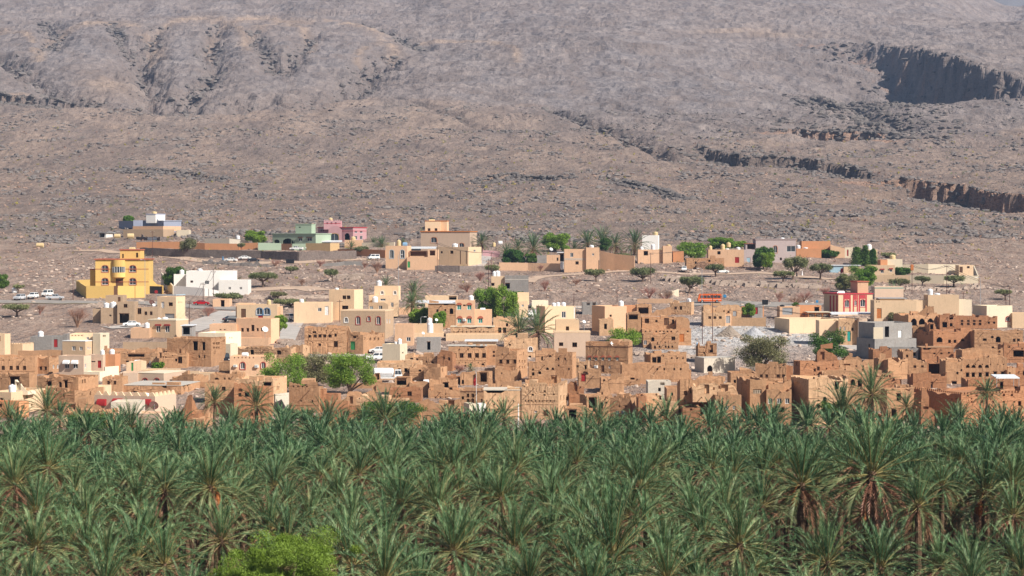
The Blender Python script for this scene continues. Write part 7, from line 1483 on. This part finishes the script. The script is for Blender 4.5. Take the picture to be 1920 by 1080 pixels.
def pile(label, x, yb, x0, x1, yt, col):
    g = ground(x, yb); s = FPX/g[1]; R = (x1-x0)/s/2; h = P(x, yt, g[1]+R*.6)[2]-g[2]; n = 40; k = 14; r = np.random.RandomState(int(x)); V = []; F = []
    for i in range(k+1):
        q = i/k
        for j in range(n):
            a = 2*math.pi*j/n; rr = R*q*(1+.1*math.sin(3*a+x)+.04*r.randn()*q); z = h*(1-q)**1.05*(1+.03*r.randn())-(.3 if i == k else 0); V.append((rr*math.cos(a), rr*math.sin(a)*.8, max(z, -.3)))
    for i in range(k):
        for j in range(n): F.append((i*n+j, (i+1)*n+j, (i+1)*n+(j+1) % n, i*n+(j+1) % n))
    m = MB(); m.add(V, F); o = m.build('gravel_pile', col, None, tuple(g)); tag(o, label, 'gravel pile')
pile('brown conical gravel pile on the gravel yard', 1368, 630, 1344, 1394, 609, wallmat('brown_gravel', (.36, .29, .23), var=.3, bmp=.8)); pile('grey conical gravel pile on the gravel yard', 1414, 631, 1390, 1440, 611, wallmat('grey_gravel', (.42, .42, .43), var=.25, bmp=.8))
for i, (x, yb, w, h, k, lb) in enumerate([(75, 465, 14, 9, 'h', 'beige tank lying alone on the stony slope at the left'), (220, 447, 12, 8, 'h', 'left beige tank lying below the blue-grey house'), (245, 448, 13, 10, 'h', 'right beige tank lying below the blue-grey house'), (27, 549, 10, 9, 'w', 'white tank standing above the parked cars'),
        (446, 449, 8, 7, 'w', 'white tank behind the grey wall of the upper terrace'), (938, 460, 8, 8, 'H', 'silver lying tank between the thin poles'), (705, 648, 9, 9, 'H', 'metal drum lying beside the cracked mud house'), (926, 463, 7, 8, 'b', 'beige tank between the thin poles'), (1309, 655, 7, 12, 'l', 'blue barrel at the ruined mud tower')]):
    g = ground(x, yb); s = FPX/g[1]; place_tank(k, [g[0], g[1], g[2]+.1], w/s/2, h/s, lb)
def bin_(label, x0, x1, yt, yb):
    g = ground((x0+x1)/2, yb); s = FPX/g[1]; w = (x1-x0)/s; h = (yb-yt)/s; t = empty('waste_container', tuple(g)); tag(t, label, 'waste container'); m = MB()
    m.hexa([(-w*.45, -.5, .15), (w*.45, -.5, .15), (w*.45, .5, .15), (-w*.45, .5, .15), (-w*.5, -.6, h*.85), (w*.5, -.6, h*.85), (w*.5, .6, h*.85), (-w*.5, .6, h*.85)]); m.build('body', M['kp'], t)
    m = MB(); m.hexa([(-w*.51, -.62, h*.86), (w*.51, -.62, h*.86), (w*.51, .62, h*.86), (-w*.51, .62, h*.86), (-w*.5, -.3, h), (w*.5, -.3, h), (w*.5, .3, h), (-w*.5, .3, h)]); m.build('lid', M['kp'], t)
    for a in (-.4, .4):
        for b in (-.35, .35): m = MB(); m.tube([(a*w-.05, b, .1), (a*w+.05, b, .1)], [.1, .1], 8); m.build('wheel', M['tyre'], t)
bin_('black waste container on the road right of the minibus', 1429, 1440, 562, 572); bin_('black container at the dry bushes below the mottled wall', 536, 552, 486, 494)
# gates and awnings that stand free
fence('brown sheet gate between the two green compound walls', 'wood', [(528, 457, 469), (547, 457, 469)], .1, 'gate', 'gate')
fence('dark garage gate right of the yellow villa', 'kp', [(275, 536, 550), (303, 537, 551)], .1, 'gate', 'gate')
fence('dark wooden street door in the yellow wall', 'wood', [(213.5, 536, 559), (220.5, 536, 559)], .1, 'gate', 'gate')
fence('white sheet gate beside the grey-banded peach house', 'wp', [(1051, 491, 504), (1056, 491, 504)], .1, 'gate', 'gate')
def canopy(label, x0, x1, yt, yb_, yg, mat='roofw', depth=4.0, slope=0.0, Y=None):
    g = ground((x0+x1)/2, yg) if Y is None else np.array((0, Y, P(960, yg, Y)[2])); Y = g[1]; A = P(x0, yt, Y); B_ = P(x1, yt, Y); w = B_[0]-A[0]; t = empty('canopy', (A[0], Y, g[2])); tag(t, label, 'canopy')
    h = A[2]-g[2]; th = max(.12, (yb_-yt)*Y/FPX*.5); m = MB(); m.hexa([(0, 0, h-th), (w, 0, h-th-slope), (w, depth, h-th-slope+.3), (0, depth, h-th+.3), (0, 0, h), (w, 0, h-slope), (w, depth, h-slope+.3), (0, depth, h+.3)]); m.build('roof_sheet', M[mat], t)
    for a in (.1, w-.1):
        for b in (.15, depth-.15): m = MB(); m.tube([(a, b, -.4), (a, b, h-th-slope*(a/w))], [.05, .05], 6); m.build('post', M['met'], t)
canopy('blue-white carport roof over the court of the peach house', 766, 819, 464, 469, 492, depth=6); canopy('white flat canopy beside the green house', 566, 640, 452, 456, 462, depth=5); canopy('long white canopy in front of the crimson house', 1559, 1643, 588, 592, 602, depth=5)
canopy('white sloping awning sheet in front of the tan house', 278, 338, 627, 630, 640, depth=3, slope=.7, Y=545); canopy('grey awning sheets behind the brown plaster house', 778, 853, 566, 570, 582, depth=5); canopy('white tin canopy over the terrace behind the fort wall', 1868, 1912, 708, 712, 722, depth=4, Y=352)
canopy('green netting sheet over the roof yard', 766, 796, 606, 616, 626, 'net', depth=3, slope=.4, Y=585)
canopy('long pale roof slab over the yard by the arched-window house', 385, 440, 600, 600.5, 606, 'conc', depth=3) if False else None
# stone heaps
def heap(label, pts, n=60, mat='rockp', sz=.8, name='stone_heap'):
    r = np.random.RandomState(len(label)); g0_ = ground(*pts[0]); m = MB()
    for k in range(n):
        t = r.rand()*(len(pts)-1); i = min(int(t), len(pts)-2); a, b = ground(*pts[i]), ground(*pts[i+1]); p = a+(b-a)*(t-i)+np.array((r.normal(0, .8), r.normal(0, 1.5), 0)); p[2] = zat(p[0], p[1])+abs(r.normal(0, .3)); s = sz*r.uniform(.4, 1.3)
        v = [(np.array(c)*np.array((1.4, 1, .7))*s*.5*r.uniform(.7, 1.2, 3)+p-g0_) for c in ((-1, -1, -1), (1, -1, -1), (1, 1, -1), (-1, 1, -1), (-.7, -.7, 1), (.7, -.7, 1), (.7, .7, 1), (-.7, .7, 1))]; m.hexa(v)
    o = m.build(name, M[mat], None, tuple(g0_)); tag(o, label, 'stones', kind='stuff')
heap('dark and pale boulders heaped below the track with parked cars', [(384, 492), (430, 496), (500, 500)], 120, 'rockd', 1.4); heap('pale boulder outcrop under the track right of centre', [(1250, 526), (1320, 532), (1400, 536), (1536, 540)], 260, 'rockp', 2.2)
heap('dark slab outcrop right of the leaning acacia', [(634, 520), (660, 524), (676, 516)], 60, 'rockp', 1.8); heap('cobbled bank above the large tan house', [(470, 560), (560, 560), (610, 558)], 120, 'rockp', 1.0); heap('stony bank below the farm yard wall', [(1700, 542), (1780, 545), (1840, 540)], 120, 'rockp', 1.1)
heap('stone heap by the old brown house', [(158, 575), (190, 574)], 50, 'rockp', 1.0); heap('rubble slope behind the cracked mud house', [(520, 640), (545, 645), (570, 650)], 120, 'rockp', .9); heap('rubble field between mud houses right of the green tree', [(1190, 665), (1240, 668), (1300, 672)], 120, 'rockp', .8)
# people
def person(label, x, yb, top, leg, h=1.7, Y=None, z=None, facing=0.0):
    g = ground(x, yb) if Y is None else P(x, yb, Y); t = empty('person', tuple(g), facing); t.scale = (h/1.75,)*3; tag(t, label, 'person')
    me = bpy.data.meshes.new('body'); vs = [(0, 0, .95), (0, 0, 1.2), (0, 0, 1.42), (0, 0, 1.52), (0, 0, 1.66), (.19, 0, 1.4), (.27, .02, 1.12), (.25, -.1, .88), (-.19, 0, 1.4), (-.27, .02, 1.12), (-.25, -.12, .9), (.1, 0, .9), (.11, -.02, .5), (.11, .02, .08), (.11, -.14, .03), (-.1, 0, .9), (-.11, .03, .5), (-.11, .08, .08), (-.11, -.06, .03)]
    me.from_pydata(vs, [(0, 1), (1, 2), (2, 3), (3, 4), (2, 5), (5, 6), (6, 7), (2, 8), (8, 9), (9, 10), (0, 11), (11, 12), (12, 13), (13, 14), (0, 15), (15, 16), (16, 17), (17, 18)], []); b = ob('body', me, t)
    sk = b.modifiers.new('s', 'SKIN'); rad = [.15, .15, .16, .06, .1, .07, .045, .035, .07, .045, .035, .09, .07, .05, .04, .09, .07, .05, .04]
    for i, r_ in enumerate(rad): me.skin_vertices[0].data[i].radius = (r_, r_*.85)
    me.skin_vertices[0].data[0].use_root = True; b.modifiers.new('u', 'SUBSURF').render_levels = 1; me.materials.append(M['skin'])
    m = MB(); m.lathe([(.3, .12), (.26, .5), (.2, .95), (.21, 1.2), (.2, 1.42), (.09, 1.5)], n=14); m.build('robe', M[top], t)
    m = MB(); m.lathe([(.115, 1.66), (.118, 1.72), (.09, 1.8), (.0, 1.83)], n=12); m.build('cap', M[leg], t)
person('person in a white robe standing in the orange yard', 1487, 597, 'cloth', 'cloth'); person('person in a dark robe under the shelter by the tall acacia', 1494, 519, 'kp', 'wood'); person('person in a white robe beside the black shelter on the slope', 1504, 517, 'cloth', 'cloth'); person('person in dark clothes beside the white sedan on the track', 418, 488, 'blue', 'kp')
# ================================================================ air between the camera and the slope
def haze():
    m = bpy.data.materials.new('haze_air'); m.use_nodes = True; nt = m.node_tree; nt.nodes.clear(); o = nt.nodes.new('ShaderNodeOutputMaterial'); v = nt.nodes.new('ShaderNodeVolumePrincipled')
    v.inputs['Density'].default_value = HAZE; v.inputs['Color'].default_value = (.45, .64, 1, 1); v.inputs['Anisotropy'].default_value = .1; nt.links.new(v.outputs[0], o.inputs['Volume'])
    b = MB(); b.box(-3000, -60, -60, 3000, 6400, 1250); tag(b.build('haze', m), 'pale blue haze over the valley and slope', 'haze', kind='stuff')
HAZE = 0.00008
haze()
